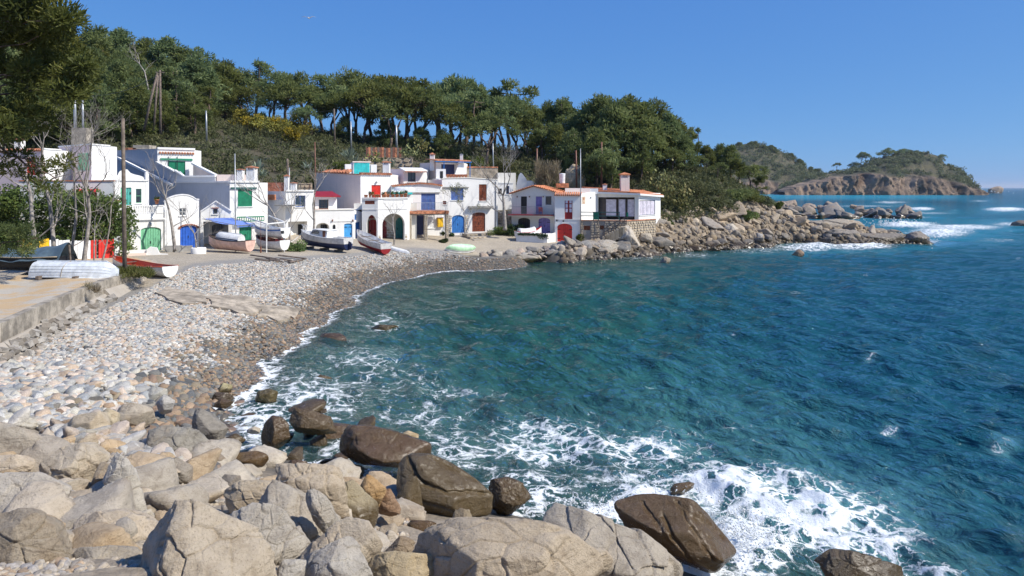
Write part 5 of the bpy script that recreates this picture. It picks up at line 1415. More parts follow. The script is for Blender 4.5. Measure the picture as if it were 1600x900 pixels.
def limb(mb, a, b, r0, r1, rng, wob=.12, n=5, sides=6):
    a, b = Vector(a), Vector(b); L = (b - a).length; pts = []
    for i in range(n + 1):
        q = a.lerp(b, i / n)
        if 0 < i < n: q += Vector((rng.uniform(-1, 1), rng.uniform(-1, 1), rng.uniform(-.6, .6))) * L * wob * .5
        pts.append(q)
    mb.tube(pts, [r0 + (r1 - r0) * i / n for i in range(n + 1)], sides)
    return pts
def make_pine(seed, kind):
    """a pine 10 m tall at the origin: trunk with limbs, and a crown of needle clumps"""
    rng = np.random.default_rng(seed); pr = random.Random(seed)
    root = thing('pine_tree', 'pine', 'tree', (0, 0, 0))
    cen, rad = [], []
    if kind == 'umbrella':
        base, lo = 5.6, 5.2
        ox, oy = rng.normal() * .7, rng.normal() * .5
        for k in range(int(rng.integers(26, 44))):
            a = rng.uniform(0, 6.28); q = math.sqrt(rng.random()) * 3.7
            z = lo + 3.6 * (1 - (q / 4.0) ** 2) * rng.uniform(.55, 1.0) + rng.uniform(-.2, .5)
            z += .9 * math.sin(a * 2 + seed) * q / 3.7; cen.append((ox + q * math.cos(a), oy + q * math.sin(a), z)); s = rng.uniform(.5, 1.2); rad.append((s, s, s * .66))
    elif kind == 'bushy':
        base, lo = 2.6, 1.6
        for k in range(62):
            t_ = rng.random() ** .8; a = rng.uniform(0, 6.28); q = (3.3 * (1 - t_ ** 1.6) + .35) * math.sqrt(rng.uniform(.25, 1))
            cen.append((q * math.cos(a), q * math.sin(a), lo + t_ * 8.0)); s = rng.uniform(.55, 1.1); rad.append((s, s, s * .75))
    else:                                            # open: scattered clouds of needles on visible limbs
        base, lo = 4.2, 4.0
        for k in range(9):
            a = rng.uniform(0, 6.28); q = rng.uniform(.4, 3.0); z = rng.uniform(4.4, 9.3) - q * .25
            for j in range(4):
                cen.append((q * math.cos(a) + rng.normal() * .65, q * math.sin(a) + rng.normal() * .65, z + rng.normal() * .3)); s = rng.uniform(.5, .95); rad.append((s, s, s * .65))
    cen, rad = np.array(cen), np.array(rad)
    mb = MB()
    lean = Vector((pr.uniform(-.9, .9), pr.uniform(-.6, .6), base))
    fork = pr.uniform(.25, .7) if kind == 'umbrella' else .9
    tp = limb(mb, (0, 0, -.8), lean * fork, .26, .19, pr, .05, 4, 7)
    order = list(range(len(cen))); pr.shuffle(order)
    if kind == 'umbrella':
        heads = [lean + Vector((pr.uniform(-1.6, 1.6), pr.uniform(-1.3, 1.3), pr.uniform(-.2, .8))) for k in range(3)]
        for hd in heads: limb(mb, tp[-1], hd, .15, .09, pr, .10, 5, 6)
    else:
        heads = [tp[-1]]
        tp2 = limb(mb, tp[-1], (lean.x * 1.3, lean.y * 1.3, 9.0), .18, .04, pr, .06, 6, 6); heads += tp2[1:-1]
    for k in order[:16]:
        c = Vector(cen[k]); hd = min(heads, key=lambda q: (q - c).length + (0 if q.z < c.z + .3 else 4))
        limb(mb, hd, c, .065, .02, pr, .16, 4, 5)
    mb.build('trunk', M['bark'], root, True)
    leaf_obj('crown', [leaves(rng, cen, rad, 84, .46, .14)], M['pine'], root)
    return root
PROTO = {k: [make_pine(100 + i * 7 + j * 31, k) for i in range(4)] for j, k in enumerate(('umbrella', 'bushy', 'open'))}
used = set(); trng = random.Random(21); NTREE = [0]
def place_pine(x, y, hgt_, kind, label, group, wide=1.0, z=None):
    p = trng.choice(PROTO[kind]); z = gz(x, y) if z is None else z
    if id(p) in used: o = copy_tree(p)
    else: used.add(id(p)); o = p
    s = hgt_ / 10
    o.location = (x, y, z - .1); o.rotation_euler = (0, 0, trng.uniform(0, 6.28)); o.scale = (s * wide, s * wide, s)
    o['label'] = label; o['group'] = group; NTREE[0] += 1
    return o
def pine_px(px, pyt, Y, kind, label, group, wide=1.0):
    q = XY(px, Y); zt = zat(pyt, Y); zb = gz(q.x, q.y)
    return place_pine(q.x, q.y, max(3.0, zt - zb), kind, label, group, wide)
PLACE = [(-900, 'over the near pine'), (60, 'above the terrace house'), (150, 'above the balcony house'), (210, 'beside the triple wooden pole'), (262, 'above the tall grey house'), (330, 'above the green shutter house'), (385, 'left of the gorse slope'),
         (430, 'behind the yellow gorse'), (480, 'right of the yellow gorse'), (520, 'above the pink side wall'), (560, 'above the turquoise shed'), (600, 'above the reed screen'), (645, 'above the mauve house'), (690, 'above the upper terrace house'), (735, 'right of the upper terrace house'),
         (775, 'above the big bare tree'), (815, 'above the reeds'), (858, 'above the cream house'), (895, 'behind the water tank'), (925, 'left of the pink chimney'), (955, 'behind the pink chimney'), (1000, 'above the glazed porch'), (1040, 'above the prickly pears'), (1080, 'above the grey scrub slope'), (1120, 'over the low pine shrub'), (1160, 'nearest the outer reef')]
def where(px): return [w for a, w in PLACE if px >= a][-1]
class _L(dict):
    pass
LB = {'skyl': 'dense rounded pine on the hill crest', 'grove': 'tall umbrella pine of the back row', 'front': 'bare trunked umbrella pine of the front row', 'slope': 'dark bushy pine on the wooded slope', 'right': 'olive green spreading pine'}
sky_l = [(-60, 10), (20, 25), (90, 30), (150, 42), (188, 45), (228, 60), (262, 58), (288, 75), (312, 74), (335, 92), (354, 96)]
for px, py in sky_l: pine_px(px, py, 126 + trng.uniform(-6, 6), 'bushy', LB['skyl'] + ' ' + where(px), 'pines on the left hill', 1.15)
sky_m = [(380, 100), (398, 90), (425, 106), (446, 102), (478, 108), (505, 112), (545, 98), (556, 110), (580, 112), (602, 112), (632, 106), (650, 122), (690, 115), (708, 122), (728, 110), (752, 138), (772, 136), (796, 124), (818, 150), (838, 160)]
for i, (px, py) in enumerate(sky_m): pine_px(px, py, 134 + trng.uniform(-4, 6), ('umbrella', 'open', 'umbrella', 'umbrella')[i % 4], LB['grove'] + ' ' + where(px), 'umbrella pines behind the houses', 1.05)
row2 = [(392, 122, 124), (422, 132, 122), (452, 128, 124), (486, 128, 124), (520, 126, 122), (548, 122, 124), (566, 128, 120), (592, 126, 124), (618, 120, 122), (642, 132, 124), (664, 130, 122), (688, 136, 124), (712, 138, 121), (738, 136, 120),
        (764, 140, 119), (786, 150, 121), (806, 142, 118), (832, 172, 117), (852, 186, 116), (470, 150, 117), (610, 140, 116), (700, 150, 115), (762, 166, 112)]
for i2, (px, py, Y) in enumerate(row2): pine_px(px + trng.uniform(-7, 7), py + trng.uniform(-6, 8), Y + trng.uniform(-3, 3), ('umbrella', 'umbrella', 'umbrella', 'open', 'umbrella')[i2 % 5], LB['front'] + ' ' + where(px), 'umbrella pines behind the houses', 1.1)
row3 = [(858, 160, 124, 'bushy', 1), (880, 153, 122, 'bushy', 1), (902, 172, 118, 'open', 1), (918, 160, 116, 'bushy', 1.1), (940, 148, 113, 'bushy', 1.15), (962, 158, 108, 'bushy', 1.1), (984, 150, 112, 'bushy', 1.1), (1004, 160, 109, 'bushy', 1.15), (1024, 153, 114, 'bushy', 1.1),
        (1044, 176, 112, 'bushy', 1), (1058, 184, 116, 'bushy', 1), (1072, 212, 110, 'bushy', 1), (930, 200, 104, 'bushy', 1), (952, 215, 102, 'open', 1.1), (1000, 205, 106, 'bushy', 1), (1085, 197, 121, 'open', .8),
        (1104, 226, 116, 'bushy', 1.1), (1090, 238, 110, 'umbrella', 1.1), (1126, 224, 118, 'bushy', 1), (1142, 226, 116, 'bushy', 1), (1152, 243, 113, 'open', 1.1), (1172, 252, 112, 'umbrella', 1.3), (1120, 250, 109, 'umbrella', 1.2), (1186, 270, 112, 'open', 1), (1052, 228, 108, 'umbrella', 1),
        (1036, 214, 112, 'bushy', 1), (895, 200, 108, 'bushy', 1), (872, 196, 112, 'bushy', 1)]
for px, py, Y, k, w in row3: pine_px(px, py, Y, k, (LB['right'] if px < 1080 else 'low wind shaped pine') + ' ' + where(px), 'pines behind the glazed porch house' if px < 1080 else 'pines towards the rocky point', w)
for k in range(7):
    px = trng.uniform(385, 880); Y = trng.uniform(112, 132); q = XY(px, Y)
    place_pine(q.x, q.y, trng.uniform(2.4, 5.2), 'bushy', 'young bushy pine of the undergrowth ' + where(px), 'young pines under the grove', trng.uniform(1.1, 1.5))
# fill the wooded left slope
pts = []
tries = 0
while len(pts) < 95 and tries < 6000:
    tries += 1
    px = trng.uniform(-60, 400); Y = trng.uniform(92, 132); q = XY(px, Y)
    py = HY + F * (H - gz(q.x, q.y) - 4) / Y
    if py > np.interp(px, [-60, 120, 200, 300, 380], [215, 200, 178, 176, 140]): continue
    if any((q.xy - p).length < 3.6 for p in pts): continue
    pts.append(q.xy.copy()); place_pine(q.x, q.y, trng.uniform(5.5, 9.0), trng.choice(['bushy', 'bushy', 'bushy', 'open']), LB['slope'] + (', high up' if Y > 116 else ', low down') + ' ' + where(px), 'pines on the left hill', trng.uniform(1.0, 1.3))
# pines on the far headland's ridge
for px, py, hh in [(1308, 253, 9), (1337, 252, 13), (1352, 236, 13), (1380, 233, 14), (1392, 230, 13), (1408, 231, 14), (1345, 240, 11), (1472, 240, 9), (1278, 262, 9), (1300, 266, 6), (1436, 240, 8), (1455, 242, 7)]:
    q = XY(px, 848); place_pine(q.x, q.y, hh * 1.25, 'umbrella', 'small dark umbrella pine on the far headland skyline, ' + ('on the low saddle' if px < 1320 else 'on the left shoulder' if px < 1365 else 'on the summit' if px < 1420 else 'right of the summit'), 'pines on the far headland', 1.25, zat(py, 848) - hh * 1.2)
for k in range(34):
    if k < 16: px, Y = trng.uniform(1330, 1505), 846; py = np.interp(px, [1300, 1345, 1390, 1450, 1480, 1513], [272, 262, 244, 239, 257, 282]) + trng.uniform(0, 5); hh = trng.uniform(5, 9)
    else: px, Y = trng.uniform(1150, 1275), 1000; py = np.interp(px, [1150, 1180, 1215, 1240, 1280], [228, 226, 236, 249, 273]) + trng.uniform(0, 5); hh = trng.uniform(7, 11)
    q = XY(px, Y); place_pine(q.x, q.y, hh * 1.3, 'bushy', 'dark rounded tree on the ' + (('far headland ridge, ' + ('left' if px < 1400 else 'right') + ' half') if k < 16 else ('distant hill skyline, ' + ('near its top' if px < 1215 else 'on its right slope'))), 'trees on the far ridges', 1.6, zat(py, Y) - hh * .55)
# dead grey tree crowns seen among the pines
def bare_tree(label, path, Y, r0, crown=2.2, levels=4, mat='grey_bark', seed=1, kids=3, leaf=None, group=None, dY=0.5, name='bare_tree', spread=.75):
    pr = random.Random(seed); pts = [P(px, py, Y + dY * k / 3 * pr.uniform(-1, 1)) for k, (px, py) in enumerate(path)]
    root = thing(name, label, 'tree', pts[0], group)
    mb = MB(); n = len(pts); ends = []
    mb.tube([pts[0] - Vector((0, 0, .3))] + pts, [r0 * 1.15] + [r0 * (1 - .55 * k / max(1, n - 1)) for k in range(n)], 8)
    mb.build('trunk', M[mat], root, True)
    mb = MB()
    def grow(a, d, L, r, lev):
        m = 4; q = [a]
        for k in range(m):
            d = (d + Vector((pr.uniform(-1, 1), pr.uniform(-1, 1), pr.uniform(-.5, .8))) * .22).normalized(); q.append(q[-1] + d * L / m)
        mb.tube(q, [r * (1 - .5 * k / m) for k in range(m + 1)], 5 if lev > 1 else 4, False)
        if lev == 0: ends.append(q[-1]); return
        for k in range(kids):
            at = q[pr.choice([2, 3, 4, 4])]
            s = Vector((pr.uniform(-1, 1), pr.uniform(-1, 1), pr.uniform(-.35, .9)))
            grow(at, (d + s * spread).normalized(), L * pr.uniform(.55, .8), r * .5, lev - 1)
    top = pts[-1]; d0 = (pts[-1] - pts[-2]).normalized()
    for k in range(kids): grow(top, (d0 + Vector((pr.uniform(-1, 1), pr.uniform(-1, 1), pr.uniform(-.2, .5))) * .7).normalized(), crown * .55, r0 * .42, levels - 1)
    for k in range(1, n - 1):
        grow(pts[k], Vector((pr.uniform(-1, 1), pr.uniform(-.8, .8), pr.uniform(.3, .9))).normalized(), crown * .5, r0 * .34, levels - 2)
    mb.build('branches', M[mat], root, True)
    if leaf:
        e = np.array([tuple(x) for x in ends]); rg = np.random.default_rng(seed)
        leaf_obj('leaves', [leaves(rg, e, np.full((len(e), 3), .22), 8, .16, .05)], M[leaf], root)
    return root
def PL(*a): return [ZL(x, y) for x, y in a]
bare_tree('leaning grey bare tree forking low, leftmost by the tarpaulin boat', PL((315, 320), (310, 200)) + [(50, 340), (47, 300), (44, 285)], 46, .17, 4.6, 4, seed=3, kids=3)
bare_tree('slim straight grey bare tree in front of the yellow and white boards', PL((485, 320), (470, 120)) + [(78, 320), (70, 285), (64, 262)], 47, .15, 3.6, 4, seed=5)
bare_tree('slender grey bare tree beside the tarpaulin stern post', [(112, 408), (113, 385), (119, 340), (118, 310), (116, 285)], 47, .11, 2.6, 4, seed=8)
bare_tree('pale bare tree with wide fan of twigs in front of the white boards', [(131, 409), (136, 370), (140, 335), (138, 310), (134, 296)], 46.5, .15, 4.4, 5, seed=12, spread=.9)
bare_tree('thin bare sapling beside the red boards', [(147, 408), (147, 385), (148, 362)], 48, .06, 2.2, 3, seed=15)
bare_tree('thin leaning bare tree between the red boards and the tall pole', [(160, 408), (166, 385), (172, 350), (174, 320)], 48, .07, 2.0, 4, seed=17)
bare_tree('dark leaning bare tree between the round gabled house and the balcony house', [(273, 387), (269, 355), (264, 328), (259, 312)], 61, .15, 3.4, 4, seed=22)
bare_tree('bare twiggy bush growing in the round white planter', [(307, 394), (306, 378), (304, 366)], 59.8, .10, 3.3, 4, seed=25)
bare_tree('pale many stemmed bare tree beside the boat hoist', [(444, 382), (438, 360), (428, 335), (420, 322)], 66, .14, 3.8, 4, seed=31)
bare_tree('upright bare bush in front of the open portal', [(452, 382), (453, 360), (455, 335)], 67, .10, 3.2, 4, seed=33)
bare_tree('grey bare tree rising before the red tiled porch roof', [(490, 370), (491, 345), (489, 320), (492, 300)], 71, .13, 3.2, 4, seed=36)
bare_tree('small dark bare tree in front of the white arcade', [(616, 383), (616, 366), (614, 353), (614, 345)], 74, .09, 2.2, 4, seed=41)
bare_tree('young olive tree with sparse pale leaves before the blue arched door', [(726, 364), (726, 345), (725, 330)], 83, .07, 2.6, 4, seed=45, leaf='olive', name='olive_tree')
bare_tree('large grey bare tree between the brown shuttered house and the cream house', [(789, 356), (788, 335), (787, 318), (786, 306)], 86, .24, 5.2, 5, seed=48)
bare_tree('dead silvery tree standing among the pines on the left slope', [(232, 140), (226, 112), (218, 100)], 106, .12, 4.0, 3, seed=52)
# ---- the near pine that leans in from the left edge
rg = np.random.default_rng(71); pr = random.Random(71)
np_ = thing('near_pine', 'large shaded near pine leaning in from the left edge of the beach', 'tree', P(-150, 470, 34))
mb = MB(); tk = [P(-150, 480, 34), P(-140, 300, 34), P(-110, 150, 34.5), P(-60, 40, 35), P(-20, -60, 35)]
mb.tube(tk, [.42, .36, .30, .24, .16], 9)
cen, rad = [], []
for k in range(205):
    py = rg.uniform(-150, 204); lim = np.interp(py, [-150, -20, 20, 60, 100, 135, 165, 190, 215, 240, 265], [110, 120, 135, 120, 152, 148, 118, 112, 100, 80, 60])
    px = lim - rg.random() ** 1.3 * 330 - 22
    Y = 34 + rg.normal() * 2.2
    cen.append(P(px, py, Y)); s = rg.uniform(.45, .95); rad.append((s, s, s * .62))
for px, py in [(112, 262), (95, 272), (70, 266), (55, 282), (30, 275), (85, 300), (40, 250), (10, 262)]:
    low_b = globals().setdefault('low_b', []); low_b.append(tuple(P(px - 10, py - 10, 34 + rg.normal())))
for k in pr.sample(range(len(cen)), 46):
    c = cen[k]; a = min(tk[1:], key=lambda q: abs(q.z - c.z + .8)); limb(mb, a, c, .07, .015, pr, .14, 5, 5)
limb(mb, P(-60, 190, 34), P(60, 262, 33.5), .10, .03, pr, .1, 7, 6); limb(mb, P(-40, 215, 34), P(95, 285, 34), .08, .02, pr, .1, 7, 6); limb(mb, P(-80, 150, 34), P(20, 240, 34), .09, .03, pr, .1, 6, 6)
mb.build('trunk', M['bark'], np_, True)
cen = np.array([tuple(c) for c in cen]); rad = np.array(rad)
leaf_obj('crown', [leaves(rg, cen, rad, 380, .27, .07, up=.3, out=.8), leaves(rg, np.array(low_b), np.tile([.55, .5, .26], (len(low_b), 1)), 130, .27, .055, up=.3, out=.8)], M['pine_near'], np_)
lp = thing('young_pine', 'low young pine bough hanging over the tarpaulin covered boat', 'tree', P(-30, 440, 40))
mb = MB(); limb(mb, P(-30, 440, 40), P(0, 380, 40), .1, .06, pr); limb(mb, P(0, 380, 40), P(60, 372, 40), .05, .02, pr)
mb.build('trunk', M['bark'], lp, True)
cc_ = np.array([tuple(P(rg.uniform(-50, 64), rg.uniform(352, 396), 40 + rg.normal() * .8)) for k in range(34)])
leaf_obj('crown', [leaves(rg, cc_, np.tile([.36, .36, .24], (34, 1)), 150, .2, .035, up=.3, out=.8)], M['pine_near'], lp)
# ---- citrus hedge behind the boards
hd = thing('hedge', 'broad glossy green citrus hedge behind the white and red boards', 'hedge', P(100, 400, 57))
cen = []
for k in range(170):
    px = rg.uniform(-60, 200); top = np.interp(px, [-60, 0, 40, 100, 150, 185, 205], [300, 296, 288, 285, 300, 312, 345]); py = rg.uniform(top + 6, 396)
    cen.append(tuple(P(px, py, 58 + rg.normal() * .9 + (px > 150) * .6)))
cen = np.array(cen); mb = MB()
for k in range(9): limb(mb, P(-20 + k * 24, 404, 58), P(-20 + k * 24 + 4, 340, 58), .10, .05, pr)
mb.build('stems', M['bark'], hd, True)
leaf_obj('leaves', [leaves(rg, cen, np.tile([.85, .8, .7], (170, 1)), 130, .22, .13, up=.1, out=.3, shell=.6)], M['hedge'], hd)
# ---- scrub on the hillside: one mass
cen, rad, tone = [], [], []
tries = 0
while len(cen) < 2300 and tries < 40000:
    tries += 1
    px = rg.uniform(-80, 1215); Y = rg.uniform(70, 150); q = XY(px, Y); z = gz(q.x, q.y)
    lo = np.interp(px, [-80, 170, 260, 400, 560, 700, 800, 930, 1035, 1130, 1215], [76, 84, 86, 82, 93, 101, 104, 98, 93, 102, 109])
    if Y < lo or z < (3.9 if px > 1020 else 4.6): continue
    if 640 < px < 860 and Y > 118 and rg.random() < .55: continue
    if 1110 < px and rg.random() < .45: continue
    s = rg.uniform(.55, 1.5) * (0.75 if px > 1000 else 1)
    cen.append((q.x, q.y, z + s * .35)); rad.append((s, s, s * .75)); tone.append(np.clip(rg.normal(.38, .3) + .12 * math.sin(q.x * .2 + q.y * .13), 0, 1))
for k in range(330):
    px = rg.uniform(1008, 1150); Y = rg.uniform(93, 112); q = XY(px, Y); z = gz(q.x, q.y)
    if z < 3.6 + max(0, px - 1120) * .03: continue
    s = rg.uniform(.5, 1.1); cen.append((q.x, q.y, z + s * .3)); rad.append((s, s, s * .7)); tone.append(np.clip(rg.normal(.42, .2), 0, 1))
sc_ = leaf_obj('hillside_scrub', [leaves(rg, np.array(cen), np.array(rad), 85, .34, .13, up=.3, out=.5, tone=np.array(tone))], M['scrub'])
tag(sc_, 'dark green scrub covering the hillside behind the houses', 'scrub', kind='stuff')
# ---- far headland scrub
cen, rad = [], []
dg = bpy.context.evaluated_depsgraph_get()
from mathutils.bvhtree import BVHTree
def scatter_on(name, n, rlo, rhi, test):
    me_ = bpy.data.objects[name].data; V = np.empty(len(me_.vertices) * 3, np.float32); me_.vertices.foreach_get('co', V); V = V.reshape(-1, 3)
    cl_ = np.empty(len(V) * 4, np.float32); me_.attributes['gcol'].data.foreach_get('color', cl_); cl_ = cl_.reshape(-1, 4)
    ok = np.where((cl_[:, 1] > cl_[:, 0] * .98) & (V[:, 2] > 5))[0]
    for i in rg.choice(ok, n):
        s = rg.uniform(rlo, rhi); cen.append(tuple(V[i] + np.array([rg.normal() * 2, -1.0, s * .3]))); rad.append((s, s, s * .7))
scatter_on('far_headland', 620, 1.2, 4.2, None); scatter_on('far_hill', 900, 1.6, 4.6, None)
o = leaf_obj('headland_scrub', [leaves(rg, np.array(cen), np.array(rad), 34, 1.5, .8, up=.3, out=.4)], M['scrub'])
tag(o, 'dark scrub and small trees covering the far headland', 'scrub', kind='stuff')
# ---- single plants
def bush(label, px, py, Y, r, mat, cat='bush', n=260, L=.22, W=.10, flat=.8, name='shrub', group=None, k=7, tone=None):
    c = hit(px, py + r * F / Y * .3, 60, 165)
    if abs(c.y - Y) > 22: c = XY(px, Y); c.z = gz(c.x, c.y)
    gr_ = c.z
    if cat == 'gorse bush': c.z += 1.4; r *= 1.1
    root = thing(name, label, cat, c, group)
    cen = np.array([(c.x + rg.normal() * r * .45, c.y + rg.normal() * r * .4, c.z + r * flat * .5 + rg.normal() * r * flat * .25) for _ in range(k)])
    mb = MB()
    for q in cen: limb(mb, Vector((c.x, c.y, gr_ - .3)), q, .05, .02, pr)
    mb.build('stems', M['bark'], root, True)
    leaf_obj('leaves', [leaves(rg, cen, np.tile([r * .55, r * .55, r * .5 * flat], (k, 1)), n, L, W, up=.3, out=.5)], M[mat], root)
    return root
for px, py, Y, r in [(382, 192, 104, 1.7), (372, 186, 108, 1.2), (408, 196, 103, 1.2), (452, 190, 106, 2.0), (462, 208, 102, 2.1), (478, 214, 103, 1.6), (440, 178, 112, 1.7), (432, 166, 114, 1.5), (418, 160, 116, 1.6), (385, 150, 112, 1.6), (398, 166, 112, 1.2), (177, 152, 96, .9), (200, 152, 98, .9), (455, 225, 99, 1.2)]:
    bush(('large' if r > 1.5 else 'small') + (' upper' if py < 180 else ' lower') + ' gorse bush covered in yellow blossom ' + where(px), px, py, Y, r, 'gorse', 'gorse bush', 110, .28, .14, group='yellow gorse bushes on the slope')
bush('rounded bright green shrub above the pink side walled house', 528, 262, 90, 1.5, 'bright', k=9)
bush('light green shrub behind the upper terrace house', 742, 258, 104, 2.0, 'bright', k=9)
bush('olive green shrub right of the upper terrace house', 780, 262, 104, 2.2, 'scrub', k=9)
bush('grey green broad shrub under the umbrella pines', 718, 240, 108, 2.6, 'olive', k=10)
bush('clipped bright green bush beside the bare tree and stone steps', 783, 363, 84, .95, 'bright', k=9, n=320, L=.12, W=.06)
bush('dark green bush between the stone gully and the cream house', 798, 362, 86, 1.1, 'ivy', k=8)
bush('low green plants beside the porch pillar', 690, 366, 80, .42, 'ivy', k=6, L=.12, W=.05); bush('small shrub by the pale green boat', 693, 377, 76, .45, 'ivy', k=6, L=.12, W=.05); bush('dark small shrub by the porch corner', 705, 368, 80, .36, 'ivy', k=5, L=.12, W=.06)
bush('spreading green weed patch beside the moored cabin boat', 462, 388, 66, .95, 'bright', k=8, L=.16, W=.05)
bush('green weeds below the red arched garage door corner', 916, 375, 84.5, .8, 'bright', k=6); bush('low green weeds along the stone terrace wall', 930, 372, 84.5, .8, 'ivy', k=6)
bush('dense green pine shrub on the brow of the rocky point', 1147, 304, 108, 2.3, 'pine', k=14, flat=.6, n=300, L=.3, W=.08)
bush('second low green shrub on the brow of the rocky point', 1165, 306, 109, 1.7, 'pine', k=10, flat=.6, n=300, L=.3, W=.08)
bush('grey green shrub hanging over the rock ledge', 1197, 318, 106, 1.4, 'scrub', k=9); bush('yellow green shrub clinging to the tan rock face', 1168, 338, 102.5, 1.2, 'bright', k=9); bush('small yellow shrub at the cliff corner', 1215, 325, 107, .9, 'bright', k=6)
bush('pale bushy shrub on the grey slope above the rocks', 1085, 300, 101, 2.2, 'scrub', k=10); bush('small green weed among the boulders below the terrace', 1048, 348, 91, .5, 'bright', k=4, L=.14, W=.06)
# trailing ivy on the garden wall
iv = thing('ivy', 'dark ivy trailing over the low white garden wall', 'ivy', P(835, 366, 84.2))
f = gw.fr[0]; e = np.array([tuple(f.pt(u_, gw.top + .05 - (abs(math.sin(u_ * 9)) * .5 if f.L * .72 < u_ < f.L else 0) * s_, .06)) for u_ in np.linspace(.3, f.L - .05, 26) for s_ in (0, .5, 1)])
leaf_obj('leaves', [leaves(rg, e, np.tile([.14, .1, .1], (len(e), 1)), 14, .12, .09, up=-.2)], M['ivy'], iv)
# grass tuft at the end of the sea wall and dry tufts
gr = thing('grass_clump', 'tufts of green grass at the end of the sea wall beside the tall pole', 'grass', P(212, 428, 44))
e = np.array([tuple(P(rg.uniform(186, 238), 0, 43 + rg.uniform(-1.5, 1.5)).xy) + (2.75 + rg.uniform(-.05, .1),) for _ in range(60)])
leaf_obj('blades', [leaves(rg, e, np.tile([.28, .28, .12], (60, 1)), 60, .24, .03, up=1.0, out=.3)], M['grass'], gr)
for px, py, Y in [(138, 450, 37), (150, 455, 36.5)]:
    c = P(px, py, Y); g = thing('dry_tuft', 'small dry weed tuft on the edge of the sandy terrace', 'weed', c, 'dry tufts on the terrace edge')
    leaf_obj('blades', [leaves(rg, np.array([tuple(c)]), np.array([[.15, .15, .1]]), 120, .3, .02, up=1.0, out=.5)], M['reed'], g)
# agaves and prickly pears
def agave(label, px, py, Y, r, group):
    c = P(px, py, Y); root = thing('agave', label, 'agave', c, group); v, fs, tn = [], [], []
    for k in range(26):
        a = k * 2.4; el = rg.uniform(.25, 1.35); d = np.array([math.cos(a) * math.cos(el), math.sin(a) * math.cos(el), math.sin(el)]); s = np.array([-math.sin(a), math.cos(a), 0])
        L = r * rg.uniform(.8, 1.1); n0 = len(v); b = np.array(c)
        for t_, w in ((0, .05), (.4, .09), (.75, .06), (1, .008)):
            q = b + d * L * t_ - np.array([0, 0, L * .25 * t_ * t_ * math.cos(el)]); v += [q - s * w * r, q + s * w * r]
        tn += [rg.uniform(.2, .9)] * 8; fs += [(n0 + 2 * i, n0 + 2 * i + 1, n0 + 2 * i + 3, n0 + 2 * i + 2) for i in range(3)]
    leaf_obj('leaves', [(np.array(v), np.array(fs), np.array(tn))], M['agave'], root)
for px, py, Y, r in [(403, 268, 84, 1.7), (410, 276, 83, 1.3), (548, 250, 92, 2.0), (556, 256, 91, 1.5), (540, 246, 94, 1.4), (612, 262, 95, 1.4), (480, 264, 88, 1.3)]: agave('grey green spiky agave on the bank ' + where(px), px, py, Y, r, 'agaves on the bank')
def cactus(label, px, py, Y, r, n, group):
    c = P(px, py, Y); root = thing('prickly_pear', label, 'cactus', c, group); mb = MB(); pads = []
    for k in range(n):
        b = c + Vector((rg.normal() * r * .5, rg.normal() * r * .4, abs(rg.normal()) * r * .5)); a = rg.uniform(0, 6.28); d = Vector((math.cos(a) * .6, math.sin(a) * .4, rg.uniform(.4, 1))).normalized()
        s = d.cross(Vector((rg.normal(), rg.normal(), rg.normal()))).normalized(); nn = d.cross(s) * .035; L = rg.uniform(.3, .5)
        ring = [b + d * L * (.5 - .5 * math.cos(6.283 * i / 8)) + s * L * .36 * math.sin(6.283 * i / 8) for i in range(8)]
        n0 = len(pads); pads += [x + nn for x in ring] + [x - nn for x in ring]
        mb.f += [tuple(range(n0, n0 + 8)), tuple(range(n0 + 15, n0 + 7, -1))] + [(n0 + i, n0 + (i + 1) % 8, n0 + 8 + (i + 1) % 8, n0 + 8 + i) for i in range(8)]
    mb.v = pads; o = mb.build('pads', M['cactus'], root)
    vattr(o.data, 'tone', np.repeat(rg.random(n), 16))
for px, py, Y, r, n in [(1042, 300, 95, 1.9, 110), (1055, 318, 95, 1.7, 90), (1068, 306, 98, 1.5, 70), (1036, 286, 98, 1.6, 80), (1066, 330, 95, 1.1, 60), (585, 254, 95, 1.2, 50), (640, 244, 100, 1.4, 60), (862, 292, 98, 1.3, 50), (660, 238, 104, 1.6, 60)]:
    cactus('yellow green prickly pear clump on the bank ' + where(px), px, py, Y, r, n, 'prickly pears on the banks')
rd = thing('reeds', 'clump of tall pale reeds behind the cream house', 'reeds', P(858, 292, 98))
e = np.array([tuple(P(rg.uniform(838, 872), rg.uniform(262, 292), 98 + rg.normal())) for _ in range(120)])
leaf_obj('canes', [leaves(rg, e, np.tile([.25, .25, .6], (120, 1)), 16, 1.1, .05, up=1.6, out=.2)], M['reed'], rd)
# ------------------------------------------------------------------ rock
t = NT('rock'); co = t.pos()
oi = t.n('ShaderNodeObjectInfo'); oc = oi.outputs['Color']
sep = t.n('ShaderNodeSeparateXYZ', {0: co}); z_ = sep.outputs['Z']
rv = t.n('ShaderNodeVectorMath', operation='MULTIPLY_ADD'); t.i(rv, 0, co); rv.inputs[1].default_value = (1, 1, 1)
cmb = t.n('ShaderNodeCombineXYZ', {0: t.math('MULTIPLY', oi.outputs['Random'], 90.0), 1: t.math('MULTIPLY', oi.outputs['Random'], 37.0)})
t.i(rv, 2, cmb)
n_big = t.noise(rv, 0.9, 6, .62, .5); n_mid = t.noise(rv, 4.2, 7, .68, .3); n_fine = t.noise(rv, 38, 6, .8)
mpv = t.n('ShaderNodeMapping', {'Vector': rv, 'Rotation': (.6, .5, .3), 'Scale': (1.2, 1.2, 7.0)}); n_str = t.noise(mpv, 1.3, 6, .65, .6)
